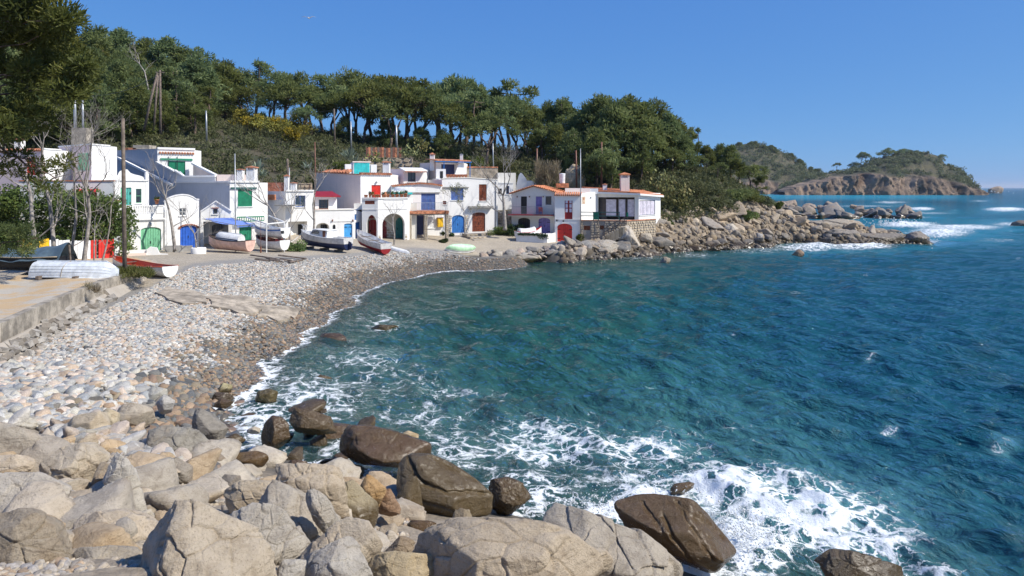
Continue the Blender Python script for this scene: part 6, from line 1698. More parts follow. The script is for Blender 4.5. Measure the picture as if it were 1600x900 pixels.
vor = t.n('ShaderNodeTexVoronoi', {'Vector': t.n('ShaderNodeVectorMath', {0: rv, 1: t.n('ShaderNodeTexNoise', {'Vector': rv, 'Scale': 1.6, 'Detail': 4}).outputs['Color']}, operation='ADD'), 'Scale': .5}, feature='DISTANCE_TO_EDGE')
crack = t.math('MAXIMUM', t.ramp(vor.outputs['Distance'], 0.0, 0.014), t.ramp(n_big, .52, .46))
dark = t.mix(1.0, oc, (.46, .41, .36, 1), 'MULTIPLY'); pale = t.mix(.20, oc, (.62, .54, .43, 1)); ochre = t.mix(.55, oc, (.46, .29, .13, 1))
c = t.mix(t.ramp(n_mid, .22, .60), t.mix(.45, dark, oc), pale)
c = t.mix(t.math('MULTIPLY', t.ramp(n_big, .52, .72), .55), c, ochre)
c = t.mix(t.math('MULTIPLY', t.ramp(n_str, .5, .72), .45), c, t.mix(1.0, oc, (.62, .58, .55, 1), 'MULTIPLY'))
c = t.mix(t.math('MULTIPLY', t.ramp(n_fine, .54, .68), .75), c, t.mix(1.0, c, (.30, .27, .25, 1), 'MULTIPLY'))
c = t.mix(t.math('MULTIPLY', t.ramp(n_fine, .42, .30), .35), c, (.62, .58, .52, 1))
c = t.mix(t.math('MULTIPLY', t.math('SUBTRACT', 1.0, crack), .4), c, t.mix(1.0, oc, (.30, .26, .22, 1), 'MULTIPLY'))
wl = t.math('MULTIPLY', oi.outputs['Alpha'], 4.0)            # height up to which the sea keeps this rock wet
wet = t.ramp(t.math('ADD', t.math('SUBTRACT', z_, wl), t.math('MULTIPLY', t.math('SUBTRACT', n_big, .5), .9)), .12, -.12)
wc_ = t.mix(1.0, t.mix(t.ramp(n_big, .3, .7, .2, .7), c, (.24, .165, .045, 1)), (.38, .33, .25, 1), 'MULTIPLY')
c = t.mix(wet, c, wc_)
h = t.math('ADD', t.math('MULTIPLY', n_mid, .55), t.math('MULTIPLY', n_fine, .24))
h = t.math('ADD', h, t.math('MULTIPLY', n_str, .35)); h = t.math('ADD', h, t.math('MULTIPLY', crack, .05))
rough = t.math('MULTIPLY_ADD', wet, t.math('MULTIPLY_ADD', n_mid, .3, -.84), .93)
rb = t.princ(c, rough, t.bump(h, 1.0, .13))
t.i(rb, 'Coat Weight', t.math('MULTIPLY', wet, t.ramp(n_mid, .3, .7, .05, .6))); t.i(rb, 'Coat Roughness', .2); t.i(rb, 'Coat Normal', t.bump(n_mid, .5, .05))
M['rock'] = t.out(rb)
t = NT('pebble'); co = t.coord('Object')
pc = t.attr('pcol', 'INSTANCER', 'Color')
nn = t.noise(t.pos(), 28, 4, .7)
c = t.mix(t.ramp(nn, .35, .7), t.mix(1.0, pc, (.66, .65, .63, 1), 'MULTIPLY'), pc)
zz = t.n('ShaderNodeSeparateXYZ', {0: t.pos()}).outputs['Z']
M['pebble'] = t.out(t.princ(c, t.ramp(zz, .1, .6, .3, .88), t.bump(nn, .35, .02)))
ICO = {}
def ico(n):
    if n not in ICO:
        bm = bmesh.new(); bmesh.ops.create_icosphere(bm, subdivisions=n, radius=1.0)
        ICO[n] = (np.array([v.co[:] for v in bm.verts]), np.array([[v.index for v in f.verts] for f in bm.faces])); bm.free()
    return ICO[n]
def hull2(p):
    p = sorted(map(tuple, p))
    def half(p):
        h = []
        for q in p:
            while len(h) > 1 and (h[-1][0] - h[-2][0]) * (q[1] - h[-2][1]) - (h[-1][1] - h[-2][1]) * (q[0] - h[-2][0]) <= 0: h.pop()
            h.append(q)
        return h
    a, b = half(p), half(p[::-1]); return a[:-1] + b[:-1]
def cut_rock(planes, level, pw, rng, amp, freq, strata=.5, off=None, cuts=0, front=False, cells=0, cellamp=1.0):
    d, f = ico(level); off = rng.uniform(0, 60, 3) if off is None else off
    if cuts:                                   # chisel corners away: fresh fracture faces
        d3 = ico(4)[0]; planes = list(planes)
        for k in range(cuts):
            n = np.array([p[:3] for p in planes]); hh = np.array([p[3] for p in planes])
            v3 = d3 / (np.clip(d3 @ n.T, 1e-6, None) / hh).max(1)[:, None]
            q = v3[rng.integers(0, len(v3))]; m = q / np.linalg.norm(q) + rng.normal(size=3) * .28
            if front: m[1] = -abs(m[1]) - .45 * np.abs(m).max()
            m /= np.linalg.norm(m)
            planes.append((*m, (v3 @ m).max() * rng.uniform(.77, .93)))
    n = np.array([p[:3] for p in planes]); hh = np.array([p[3] for p in planes])
    q = np.clip(d @ n.T, 0, None) / hh
    r = ((q ** pw).sum(1)) ** (-1 / pw)
    v = d * r[:, None]; s = np.median(r)
    w = v / s
    a = fbm(w * 1.6 * freq + off, 5) * .36 + fbm(w * 2.6 * freq + off + 9, 5, True) * .42
    dirn = rng.normal(size=3); dirn[2] += 1; dirn /= np.linalg.norm(dirn)
    lay = w @ dirn * 4.5 * freq + fbm(w * 1.2 + off, 3) * 1.2
    st = np.abs((lay % 1.0) - .5) * 2
    st = -np.clip(1 - st * 5, 0, 1) * strata * np.clip(fbm(w * 1.3 + off + 20, 3) * 3, 0, 1)
    a = a + .22 * np.abs(fbm(w * 5 * freq + off, 4))
    if cells:                                  # blocky joints: every cell of the rock sits a little proud or back, with a crack between
        Q = np.linalg.qr(rng.normal(size=(3, 3)))[0] * np.array([1, 1, 2.0]); sd = rng.normal(size=(cells, 3)); sd /= np.linalg.norm(sd, axis=1)[:, None]; sd *= rng.uniform(.75, 1.1, (cells, 1))
        ww = (w + .10 * np.stack([fbm(w * 2 + off, 3), fbm(w * 2 + off + 5, 3), fbm(w * 2 + off + 11, 3)], 1)) @ Q; ds = np.linalg.norm(ww[:, None] - (sd @ Q)[None], axis=2); o2 = np.argpartition(ds, 1, axis=1)[:, :2]
        d1, d2 = np.take_along_axis(ds, o2, 1).T; idn = o2[:, 0]; tl_ = rng.normal(size=(cells, 3)) * .05
        off_ = rng.uniform(-.055, .045, cells)[idn] + ((w - sd[idn]) * tl_[idn]).sum(1)
        v = v * (1 + cellamp * (off_ - .05 * np.exp(-((d2 - d1) / .045) ** 2)))[:, None]
    return v * (1 + amp * (a + st))[:, None], f
def boulder(label, zf, pts, Y, col=(.40, .345, .28), wet=0.0, depth=.8, seed=0, round_=9.0, amp=.075, tilt=.5, group=None, name='boulder', strata=.16, dip=.35, grooves=(), smooth=False):
    smooth = smooth or (amp <= .05 and 14 < Y < 60)
    rng = np.random.default_rng(seed + 500)
    px = [zf(*p) if zf else p for p in pts]
    if Y < 14: mx_, my_ = sum(a for a, b in px) / len(px), sum(b for a, b in px) / len(px); px = [(mx_ + (a - mx_) * 1.13, my_ + (b - my_) * (1.07 if b < my_ else 1.35)) for a, b in px]
    hp = hull2(px); P3 = [P(a, b, Y) for a, b in hp]
    c = sum(P3, Vector()) / len(P3); xs = [p.x for p in P3]; zs = [p.z for p in P3]
    c = Vector(((min(xs) + max(xs)) / 2, Y, (min(zs) + max(zs)) / 2)); W, Hh = max(xs) - min(xs), max(zs) - min(zs)
    planes = []; m = len(P3)
    for i in range(m):
        a, b = P3[i] - c, P3[(i + 1) % m] - c
        e = b - a
        if e.length < .02 * W: continue
        nx, nz = e.z, -e.x
        L = math.hypot(nx, nz); nx /= L; nz /= L; h = nx * a.x + nz * a.z
        if h < 0: nx, nz, h = -nx, -nz, -h
        h = max(h, .05 * W)
        if nz < -.55: h += dip * Hh
        for sgn in (-1, 1):
            ty = sgn * tilt * rng.uniform(.6, 1.4); k = math.sqrt(1 + ty * ty); planes.append((nx / k, ty / k, nz / k, h / k))
    D = depth * min(W, Hh * 1.6) * .5
    for k in range(6):
        n = np.array([rng.normal() * .8, -1, rng.normal() * .45 + .25]); n /= np.linalg.norm(n); planes.append((*n, D * rng.uniform(.72, 1.05)))
    for k in range(3):
        n = np.array([rng.normal() * .8, 1, rng.normal() * .5]); n /= np.linalg.norm(n); planes.append((*n, D * rng.uniform(.8, 1.1)))
    pxw = W * F / Y
    lev = 7 if pxw > 150 else 6 if pxw > 55 else 5 if pxw > 25 else 4
    v, f = cut_rock(planes, lev, round_ * 5, rng, amp * 1.3, 1.0, strata, cuts=24 if Y < 14 else 12, front=True, cells=(26 if Y < 14 else 16) if not smooth else 0, cellamp=1.0 if Y < 14 or Y > 60 else .55)
    for ga, gb, gd in grooves:
        a_, b_ = [P(*(zf(*q) if zf else q), Y) - c for q in (ga, gb)]; ab = np.array([b_.x - a_.x, b_.z - a_.z]); L2 = (ab ** 2).sum(); q = np.stack([v[:, 0] - a_.x, v[:, 2] - a_.z], 1)
        q = q + np.stack([fbm(v * 3 / W * 2 + seed, 3), fbm(v * 3 / W * 2 + seed + 7, 3)], 1) * .035 * W
        t_ = np.clip((q @ ab) / L2, 0, 1); dd = np.linalg.norm(q - t_[:, None] * ab, axis=1) / W; v = v * (1 - gd * np.exp(-(dd / .016) ** 2) * (v[:, 1] < 0))[:, None]
    # keep the traced width and top after roughening
    v[:, 0] *= W / max(1e-6, np.ptp(v[:, 0])); 
    v[:, 0] += (min(xs) - c.x) - v[:, 0].min()
    lo_, hi_ = v[:, 2].min(), v[:, 2].max(); b_, t_ = min(zs) - c.z - dip * Hh * .6, max(zs) - c.z
    v[:, 2] = b_ + (v[:, 2] - lo_) / (hi_ - lo_) * (t_ - b_)
    me = mesh_np(name, v, f, M['rock'], True)
    o = obj(name, me, None, c); o.color = (*((min(.62, q * 1.12) for q in col) if not wet and Y < 26 else col), wet / 4.0)
    return tag(o, label, 'boulder', group)
TAN, GREY, OLIVE, BROWN, DK = (.52, .43, .32), (.38, .355, .32), (.24, .19, .10), (.24, .12, .05), (.17, .15, .13)
B = boulder
k = 0
def nb(*a, **kw):
    global k; k += 1; return boulder(*a, seed=k * 13, **kw)
# foreground rocks, traced one by one
nb('dark pitted granite boulder filling the bottom left corner', ZB, [(-90, 690), (40, 640), (130, 650), (200, 700), (245, 830), (262, 940), (-90, 960)], 7.3, (.30, .245, .175), amp=.10)
nb('tall pale pointed boulder with dark streaked left face at the bottom', ZB, [(540, 960), (600, 815), (700, 640), (745, 600), (800, 600), (960, 690), (1059, 730), (1140, 960)], 7.0, (.48, .40, .295), round_=13, grooves=[((745, 605), (735, 760), .06), ((735, 760), (790, 960), .06)])
nb('wedge shaped boulder with rough dark front face', ZB, [(300, 800), (345, 665), (480, 640), (640, 705), (620, 800), (470, 820)], 8.4, TAN, round_=14)
nb('flat topped brownish slab below the wedge shaped boulder', ZB, [(255, 880), (320, 790), (420, 785), (540, 820), (580, 930), (255, 960)], 7.4, (.36, .31, .24))
nb('broad flat pale slab at the left edge', ZB, [(-60, 480), (130, 478), (255, 545), (225, 610), (60, 650), (-60, 660)], 10.0, (.46, .415, .35), depth=1.1)
nb('smooth pale slab above the dark pitted boulder', ZB, [(130, 655), (350, 655), (310, 800), (240, 800)], 8.9, (.46, .41, .34), depth=1.0)
nb('upright pale split block above the seaside path', ZB, [(432, 525), (480, 398), (522, 430), (562, 505), (540, 540)], 12.0, (.47, .44, .39), round_=14)
nb('long pale angular slab under the upright split block', ZB, [(355, 620), (430, 565), (570, 495), (592, 645), (480, 660), (380, 660)], 10.3, (.46, .42, .35), round_=13)
nb('low tan boulder with a split right edge near the pebbles', ZB, [(150, 495), (180, 420), (260, 362), (350, 370), (415, 430), (372, 520), (250, 515)], 13.0, (.46, .39, .29), depth=1.0)
nb('low pale rock at the left edge under the shingle', ZB, [(-40, 470), (-20, 410), (60, 400), (120, 440), (90, 490)], 12.6, TAN)
nb('small dark brown block between two pale slabs', ZB, [(368, 528), (400, 440), (462, 440), (450, 505), (430, 535)], 12.4, (.28, .22, .15))
nb('small orange ochre stone wedged among the slabs', ZB, [(245, 655), (260, 600), (345, 593), (345, 650)], 9.9, (.48, .31, .15))
nb('low tan rock above the bare rubble path', ZB, [(565, 470), (640, 440), (728, 470), (690, 510), (600, 510)], 13.2, TAN)
nb('large dark grey boulder standing at the water edge', ZB, [(603, 428), (612, 292), (680, 275), (800, 298), (866, 360), (832, 425), (790, 445), (650, 440)], 17.4, (.24, .225, .19), .9, round_=8, dip=.2)
nb('grey brown boulder leaning below the large dark boulder', ZB, [(636, 440), (730, 408), (798, 450), (800, 510), (690, 500)], 14.6, (.27, .235, .19), .5)
nb('large smooth ochre brown boulder on the cobbles', ZB, [(255, 305), (300, 240), (400, 220), (447, 300), (432, 345), (340, 355), (268, 335)], 18.4, (.44, .36, .25), round_=6, amp=.05)
nb('smooth tan boulder behind the ochre boulder', ZB, [(483, 215), (500, 190), (545, 183), (620, 213), (632, 252), (560, 282), (490, 272)], 21, (.38, .325, .25), round_=6, amp=.05)
nb('small ochre boulder between two larger smooth boulders', ZB, [(392, 245), (440, 205), (487, 225), (487, 275), (440, 282)], 20, (.44, .37, .25), round_=6, amp=.05)
nb('flat grey boulder among the pale cobbles', ZB, [(240, 162), (300, 140), (370, 150), (377, 188), (300, 192)], 23, (.29, .29, .285), round_=6, amp=.05)
nb('rounded grey boulder at the foot of the shingle bank', ZB, [(578, 155), (630, 115), (692, 130), (692, 182), (600, 185)], 24, (.33, .33, .30), round_=6, amp=.05)
nb('grey angular boulder beside the rounded grey one', ZB, [(643, 195), (680, 150), (722, 180), (712, 218), (650, 215)], 22.4, (.36, .35, .33), round_=8, amp=.05)
nb('grey boulder half buried in the shingle bank', ZB, [(425, 160), (450, 105), (500, 100), (515, 150), (470, 170)], 24.4, (.34, .33, .31), round_=6, amp=.05)
nb('pale pink grey boulder resting in the shingle', ZB, [(570, 100), (585, 70), (640, 75), (630, 110), (590, 118)], 27, (.40, .36, .32), round_=6, amp=.05)
nb('long dark slab sloping into the swash', ZB, [(793, 255), (800, 213), (830, 207), (872, 250), (942, 298), (922, 335), (850, 335), (800, 302)], 20, (.20, .185, .16), .6, round_=9, dip=.2)
nb('square cracked tan rock above the wet gully', ZC, [(408, 445), (410, 384), (500, 374), (640, 380), (702, 430), (712, 525), (650, 575), (540, 545), (480, 490)], 11.4, (.43, .35, .25), round_=14, amp=.06, grooves=[((425, 430), (560, 395), .08), ((630, 390), (660, 520), .08), ((440, 440), (600, 560), .05)])
nb('orange stained ledge at the edge of the rubble path', ZC, [(155, 525), (240, 460), (360, 465), (425, 545), (300, 610), (195, 610)], 10.8, (.45, .36, .24), depth=1.1)
nb('long ridged grey tan rock sloping to the gully', ZC, [(295, 610), (400, 470), (470, 500), (545, 560), (692, 660), (620, 705), (530, 775), (465, 710)], 9.7, (.39, .34, .27), round_=12, strata=.8)
nb('broad grey boulder behind the tall pale pointed boulder', ZC, [(110, 630), (240, 575), (380, 610), (480, 720), (535, 795), (400, 880), (290, 770)], 8.5, (.41, .37, .31))
nb('narrow grey fin of rock beside the ridged rock', ZC, [(538, 535), (570, 498), (640, 560), (693, 660), (620, 685)], 9.2, (.38, .345, .29), round_=14)
nb('rounded tan boulder with a curved crack at the bottom', ZC, [(500, 840), (640, 700), (700, 658), (800, 678), (868, 795), (845, 880), (800, 940), (500, 940)], 8.2, (.42, .35, .26), round_=9, grooves=[((700, 660), (640, 775), .10)])
nb('pale grey boulder in front of the rounded tan boulder', ZC, [(490, 940), (520, 840), (640, 770), (702, 733), (760, 790), (825, 940)], 7.5, (.45, .42, .37), round_=11)
nb('small pale grey boulder at the bottom edge', ZC, [(380, 930), (440, 828), (522, 828), (500, 930)], 7.3, (.44, .41, .36))
nb('wet olive boulder with a white vein beside the gully', ZC, [(648, 590), (700, 490), (770, 473), (862, 570), (852, 632), (790, 662), (690, 655)], 12.0, (.30, .24, .13), 2.6, round_=6, amp=.05)
nb('dark rock with an orange right face in the gully', ZC, [(788, 480), (808, 433), (850, 448), (902, 490), (850, 540)], 13, (.40, .22, .06), 1.2)
nb('wet brown rock at the mouth of the gully', ZC, [(848, 560), (890, 495), (930, 498), (972, 570), (940, 595), (860, 595)], 13.2, BROWN, 1.6)
nb('rounded olive knuckle of rock in front of the big olive boulder', ZC, [(955, 610), (970, 450), (1010, 438), (1062, 470), (1055, 560), (1085, 635), (1000, 645)], 15.2, (.26, .21, .10), 1.8, round_=5, amp=.04)
nb('big wet olive brown boulder in the surf', ZD, [(58, 450), (75, 360), (130, 325), (220, 330), (330, 380), (430, 450), (512, 530), (503, 595), (440, 605), (330, 565), (170, 560), (70, 555)], 16.2, (.27, .21, .10), 3.0, round_=7, amp=.045, depth=1.0, grooves=[((120, 350), (200, 430), .12), ((200, 430), (500, 520), .10), ((150, 400), (140, 480), .10), ((220, 340), (430, 455), .05), ((190, 500), (330, 540), .07)])
nb('flat purple brown rock awash behind the big olive boulder', ZC, [(680, 285), (698, 220), (740, 193), (850, 198), (912, 250), (1000, 275), (1115, 292), (1122, 335), (990, 355), (900, 335), (760, 340), (688, 322)], 19.5, (.23, .11, .06), 2.4, round_=6, depth=1.2)
nb('small tan cap of rock behind the flat brown rock', ZC, [(968, 245), (1010, 218), (1062, 240), (1010, 262)], 20.6, (.42, .31, .17), .0)
nb('pointed wet brown rock standing in the swash', ZC, [(322, 288), (340, 190), (375, 148), (420, 158), (462, 205), (432, 242), (380, 298)], 21, (.20, .12, .07), 2.0, round_=10)
nb('blocky dark wet rock with a flat top in the swash', ZC, [(460, 218), (465, 113), (500, 110), (600, 128), (660, 153), (677, 202), (600, 208), (520, 208)], 22, (.22, .15, .06), 2.0, round_=12)
nb('low rounded orange brown rock in the foam', ZC, [(178, 378), (220, 330), (300, 313), (357, 340), (342, 378), (240, 390)], 17.6, (.34, .19, .06), 1.5, round_=5, amp=.04)
nb('dark wet rock beside the pale stone in the foam', ZC, [(143, 292), (150, 258), (210, 233), (247, 255), (180, 302)], 21, DK, 1.5)
nb('small pale stone perched on dark wet rocks', ZC, [(256, 218), (290, 198), (322, 215), (300, 230)], 22, (.52, .46, .36), .0)
nb('flat rock with green weed on top in the shallows', ZC, [(293, 72), (300, 40), (350, 23), (402, 40), (397, 72), (340, 82)], 26, (.28, .26, .07), 1.2, round_=6)
nb('dark shiny wet boulder at the swash line', ZC, [(82, 72), (110, 38), (160, 38), (188, 70), (130, 80)], 25.6, (.12, .09, .08), 1.4, round_=5)
nb('small dark red wet rock at the swash line', ZC, [(98, 98), (130, 68), (192, 85), (150, 108)], 24.6, (.16, .08, .06), 1.3)
nb('dark wet rock between the boulder and the gully', ZC, [(30, 402), (60, 345), (130, 330), (160, 360), (110, 405)], 17, DK, 1.5)
nb('black wet rock at the gully head', ZC, [(120, 500), (150, 425), (230, 430), (240, 470), (170, 515)], 14.2, DK, 1.8)
nb('dark submerged edge rock at the head of the inlet', ZC, [(430, 395), (460, 355), (530, 360), (545, 385), (470, 405)], 17.4, (.18, .09, .06), 1.5)
nb('olive stone at the edge of the shingle', ZB, [(885, 150), (920, 100), (960, 110), (955, 145)], 26.5, (.34, .30, .14), .5, round_=6)
nb('small wet brown block in the surf before the tan slab', ZD, [(300, 745), (310, 620), (360, 596), (402, 620), (417, 695), (350, 750)], 12.6, (.24, .18, .10), 2.0, round_=12)
nb('rugged weed covered rock beside the big olive boulder', ZD, [(488, 500), (510, 450), (580, 438), (660, 470), (692, 512), (640, 562), (510, 585)], 17, (.18, .12, .07), 2.0, amp=.14)
nb('wide domed tan slab at the bottom centre', ZD, [(170, 960), (260, 780), (370, 698), (490, 638), (620, 640), (770, 660), (920, 740), (1005, 830), (1040, 960)], 8.1, (.44, .355, .25), depth=.9, round_=8, amp=.055, grooves=[((600, 900), (900, 740), .04), ((370, 890), (380, 720), .035), ((560, 800), (700, 900), .03), ((480, 720), (690, 800), .03)])
nb('long tan slab dipping right behind the domed slab', None, [(845, 840), (858, 816), (877, 806), (910, 812), (970, 840), (1050, 905), (1060, 930), (920, 930)], 8.9, (.38, .33, .26), round_=9, amp=.05)
nb('yellow stained rock at the bottom left of the domed slab', ZC, [(830, 930), (870, 820), (960, 793), (1122, 810), (1120, 930)], 8.0, (.44, .34, .19), round_=10)
nb('grey angular rock above the yellow stained rock', ZC, [(1025, 805), (1100, 708), (1168, 750), (1125, 820)], 9.6, (.38, .33, .27), round_=13)
nb('brown wet rock with pale edge in the inlet', ZC, [(890, 805), (970, 718), (1038, 750), (1012, 805)], 10.4, (.28, .2, .12), 1.6, round_=12)
nb('large dark brown wet rock with slanting cracks in the white water', ZE, [(178, 600), (185, 570), (290, 533), (390, 528), (445, 545), (540, 560), (612, 612), (752, 790), (742, 835), (620, 865), (480, 785), (290, 740), (228, 682)], 14.3, (.27, .15, .05), 3.4, round_=14, amp=.04, strata=.2, depth=1.1, dip=.1, grooves=[((290, 540), (420, 705), .07), ((385, 600), (500, 775), .09), ((470, 550), (590, 745), .10), ((480, 556), (690, 730), .08)])
nb('dark pyramid shaped rock at the bottom right', ZE, [(1160, 930), (1270, 785), (1330, 790), (1420, 840), (1520, 900), (1530, 930)], 11.8, (.30, .26, .21), 2.2, round_=11)
nb('orange brown rock awash below the big olive boulder', ZD, [(112, 665), (130, 645), (200, 650), (235, 665), (220, 705), (150, 705)], 13.6, (.30, .15, .04), 2)
nb('brown rock breaking the foam behind the cracked rock', ZE, [(440, 510), (470, 470), (520, 460), (560, 480), (530, 510)], 18.3, (.22, .12, .06), 2)
for lab, pts, Y, c_ in [('dark humped rock awash off the shingle beach', [(495, 528), (505, 521), (530, 520), (547, 528), (540, 535), (505, 535)], 37.6, (.12, .06, .05)), ('dark green rock just breaking the surface', [(578, 512), (595, 507), (615, 508), (624, 515), (590, 519)], 40.4, (.06, .09, .06)),
                        ('brown stone in the swash beside the shingle', [(380, 590), (390, 583), (398, 590), (392, 596)], 31.2, (.16, .08, .06)), ('tan rock awash in the shallows', [(535, 615), (550, 605), (570, 608), (568, 620), (545, 622)], 28.0, (.38, .30, .16)), ('small brown rock awash beside the tan one', [(492, 594), (505, 585), (520, 590), (512, 600)], 29.6, (.28, .22, .12)),
                        ('lone pointed brown rock off the rocky point', [(1238, 397), (1247, 389), (1257, 397), (1246, 400)], 83, (.24, .15, .09)), ('dark rock awash at the edge of the rocky point', [(1028, 409), (1034, 401), (1046, 405), (1048, 412), (1036, 413)], 75, (.24, .20, .15)), ('low black reef rock at the right edge of the picture', [(1580, 350), (1592, 344), (1608, 346), (1606, 353)], 148, (.09, .08, .08)), ('black reef breaking the surface off the point', [(1380, 362), (1395, 358), (1410, 360), (1404, 364)], 124, (.10, .09, .09)),
                        ('jagged islet beyond the far headland', [(1543, 302), (1547, 296), (1555, 291), (1559, 291), (1564, 296), (1569, 302)], 980, (.30, .22, .16))]:
    nb(lab, None, pts, Y, c_, 1.5 if Y < 60 else .0, round_=7, dip=.8)
# headland boulders traced
for lab, zf, pts, Y, c_, rd in [('great pale slab leaning below the glazed porch terrace', Z6, [(1035, 650), (1060, 600), (1110, 575), (1150, 592), (1265, 775), (1200, 800), (1120, 730)], 84.4, (.47, .42, .35), 12),
        ('grey layered boulder at the foot of the terrace stairs', Z6, [(695, 770), (740, 728), (830, 706), (990, 698), (1085, 735), (1090, 830), (960, 850), (800, 870)], 81.5, (.33, .30, .26), 8), ('tan block between the slab and the sea', Z6, [(1225, 690), (1240, 640), (1330, 650), (1350, 720)], 86.5, (.43, .37, .28), 10),
        ('tan wedge boulder topping the rock bank', ZR, [(312, 525), (370, 488), (440, 498), (452, 600), (380, 600)], 95, TAN, 9), ('big smooth tan boulder in the middle of the rocky point', ZR, [(648, 645), (680, 558), (780, 548), (855, 640), (845, 700), (760, 740), (690, 710)], 96, (.45, .40, .33), 8),
        ('grey tan slab above the big smooth boulder', ZR, [(508, 530), (640, 478), (705, 560), (652, 620), (560, 605)], 97.5, (.42, .37, .30), 10), ('rounded grey boulder low on the rocky point', ZR, [(962, 690), (990, 638), (1062, 650), (1065, 725), (1000, 735)], 97, (.28, .27, .26), 7),
        ('round pale boulder at the end of the tan cliff', ZR, [(1268, 500), (1320, 478), (1385, 482), (1392, 545), (1300, 562)], 106, (.47, .41, .32), 7), ('dark angular block in the wave washed rocks', ZR, [(1070, 700), (1075, 650), (1150, 660), (1140, 720)], 96.5, (.13, .12, .12), 12),
        ('overhanging tan crag of the rocky point', ZR, [(860, 400), (900, 345), (1040, 335), (1150, 370), (1180, 460), (1050, 480), (900, 470)], 107, (.42, .32, .21), 9), ('brown cavernous crag under the pine shrub', ZR, [(680, 420), (700, 360), (800, 340), (870, 380), (870, 460), (780, 500), (700, 470)], 106, (.42, .32, .20), 9),
        ('tan ledge under the low pine shrub', ZR, [(545, 370), (560, 310), (640, 312), (700, 350), (680, 430), (600, 430)], 104, (.43, .34, .24), 9), ('orange tan rock below the crag', ZR, [(930, 540), (950, 480), (1100, 475), (1250, 500), (1265, 560), (1100, 580)], 104.5, (.46, .35, .22), 8),
        ('black outermost rock of the point', Z7, [(1370, 270), (1390, 240), (1430, 228), (1480, 245), (1520, 285), (1440, 300)], 101, (.17, .15, .14), 8), ('dark ridge of rock near the tip of the point', Z7, [(990, 230), (1020, 215), (1130, 220), (1190, 245), (1180, 280), (1050, 285)], 101, (.22, .195, .17), 8),
        ('low black reef joining the tip of the point', Z7, [(1120, 290), (1200, 235), (1300, 235), (1400, 250), (1400, 295), (1250, 300)], 100.5, (.15, .135, .125), 8), ('layered grey brown rock ridge on the point', Z7, [(890, 220), (940, 180), (1050, 165), (1120, 175), (1180, 200), (1150, 235), (960, 240)], 105, (.30, .26, .21), 9)]:
    nb(lab, zf, pts, Y, c_, .9 if c_[0] < .3 else .5, round_=rd, amp=.10, strata=.9, depth=1.0)
# many more boulders of the point, the stone edge before the houses and the outer reef: copies of a few shapes
def rock_proto(i, level=4):
    rng = np.random.default_rng(900 + i); pl = []
    for q in range(15):
        n = rng.normal(size=3); n /= np.linalg.norm(n); pl.append((*n, rng.uniform(.68, 1.0)))
    v, f = cut_rock(pl, level, rng.choice([22, 32, 44]), rng, .10, 1.0, .3, cuts=8, cells=10); return mesh_np('boulder', v, f, M['rock'], True)
RP = [rock_proto(i) for i in range(12)]
rr_ = random.Random(77)
def rock_copy(label, group, x, y, z, s, col, wet, flat=.7, name='boulder', cat='boulder'):
    o = bpy.data.objects.new(name, rr_.choice(RP)); COL.objects.link(o)
    o.location = (x, y, z); o.rotation_euler = (rr_.uniform(-.5, .5), rr_.uniform(-.5, .5), rr_.uniform(0, 6.28))
    o.scale = (s * rr_.uniform(.8, 1.4), s * rr_.uniform(.8, 1.2), s * flat * rr_.uniform(.8, 1.2))
    v = rr_.uniform(.78, 1.18); w = rr_.uniform(-.03, .03); o.color = (col[0] * v + w * .5, col[1] * v, col[2] * v - w * .5, wet / 4)
    return tag(o, label, cat, group)
def rwhere(px, Y):
    a = [w for x0, w in ((0, 'below the glazed porch terrace'), (1000, 'right of the great leaning slab'), (1050, 'below the grey scrub slope'), (1100, 'around the big smooth boulder'), (1150, 'below the cavernous crag'), (1200, 'below the overhanging crag'), (1250, 'past the round pale boulder'), (1310, 'on the layered ridge'), (1370, 'near the tip of the point'), (1415, 'at the very tip of the point')) if px >= x0][-1]
    return a + (', seaward side' if Y < np.interp(px, [930, 1450], [86, 100]) else ', landward side')
cnt = 0; tr_ = 0; placed = []
while cnt < 195 and tr_ < 14000:
    tr_ += 1
    px = rr_.uniform(930, 1445); Y = rr_.uniform(80, 110); q = XY(px, Y); z = gz(q.x, q.y)
    lim = np.interp(px, [930, 1030, 1100, 1200, 1260, 1450], [1.6, 4.2, 5.2, 5.4, 2.8, 1.1])
    if z < -.15 or z > lim: continue
    s = rr_.uniform(.4, 1.35) * (1.0 if z > .5 else .85) * (1 if cnt < 120 else .55)
    if any((q.xy - p).length < .62 * (s + r) for p, r in placed): continue
    placed.append((q.xy.copy(), s)); cnt += 1
    low_ = z < 1.35 + rr_.uniform(-.4, .5)
    rock_copy(('dark wave washed boulder ' if low_ else 'weathered tan boulder ') + rwhere(px, q.y), 'wave washed boulders of the point' if low_ else 'tan boulders of the point', q.x, q.y, z - s * .10, s, rr_.choice([(.13, .115, .10), (.17, .145, .12), (.10, .092, .085)]) if low_ else rr_.choice([(.37, .285, .19), (.32, .25, .175), (.41, .32, .22), (.28, .235, .19)]), .8, rr_.choice([.42, .5, .65]))
cnt = 0; tr_ = 0
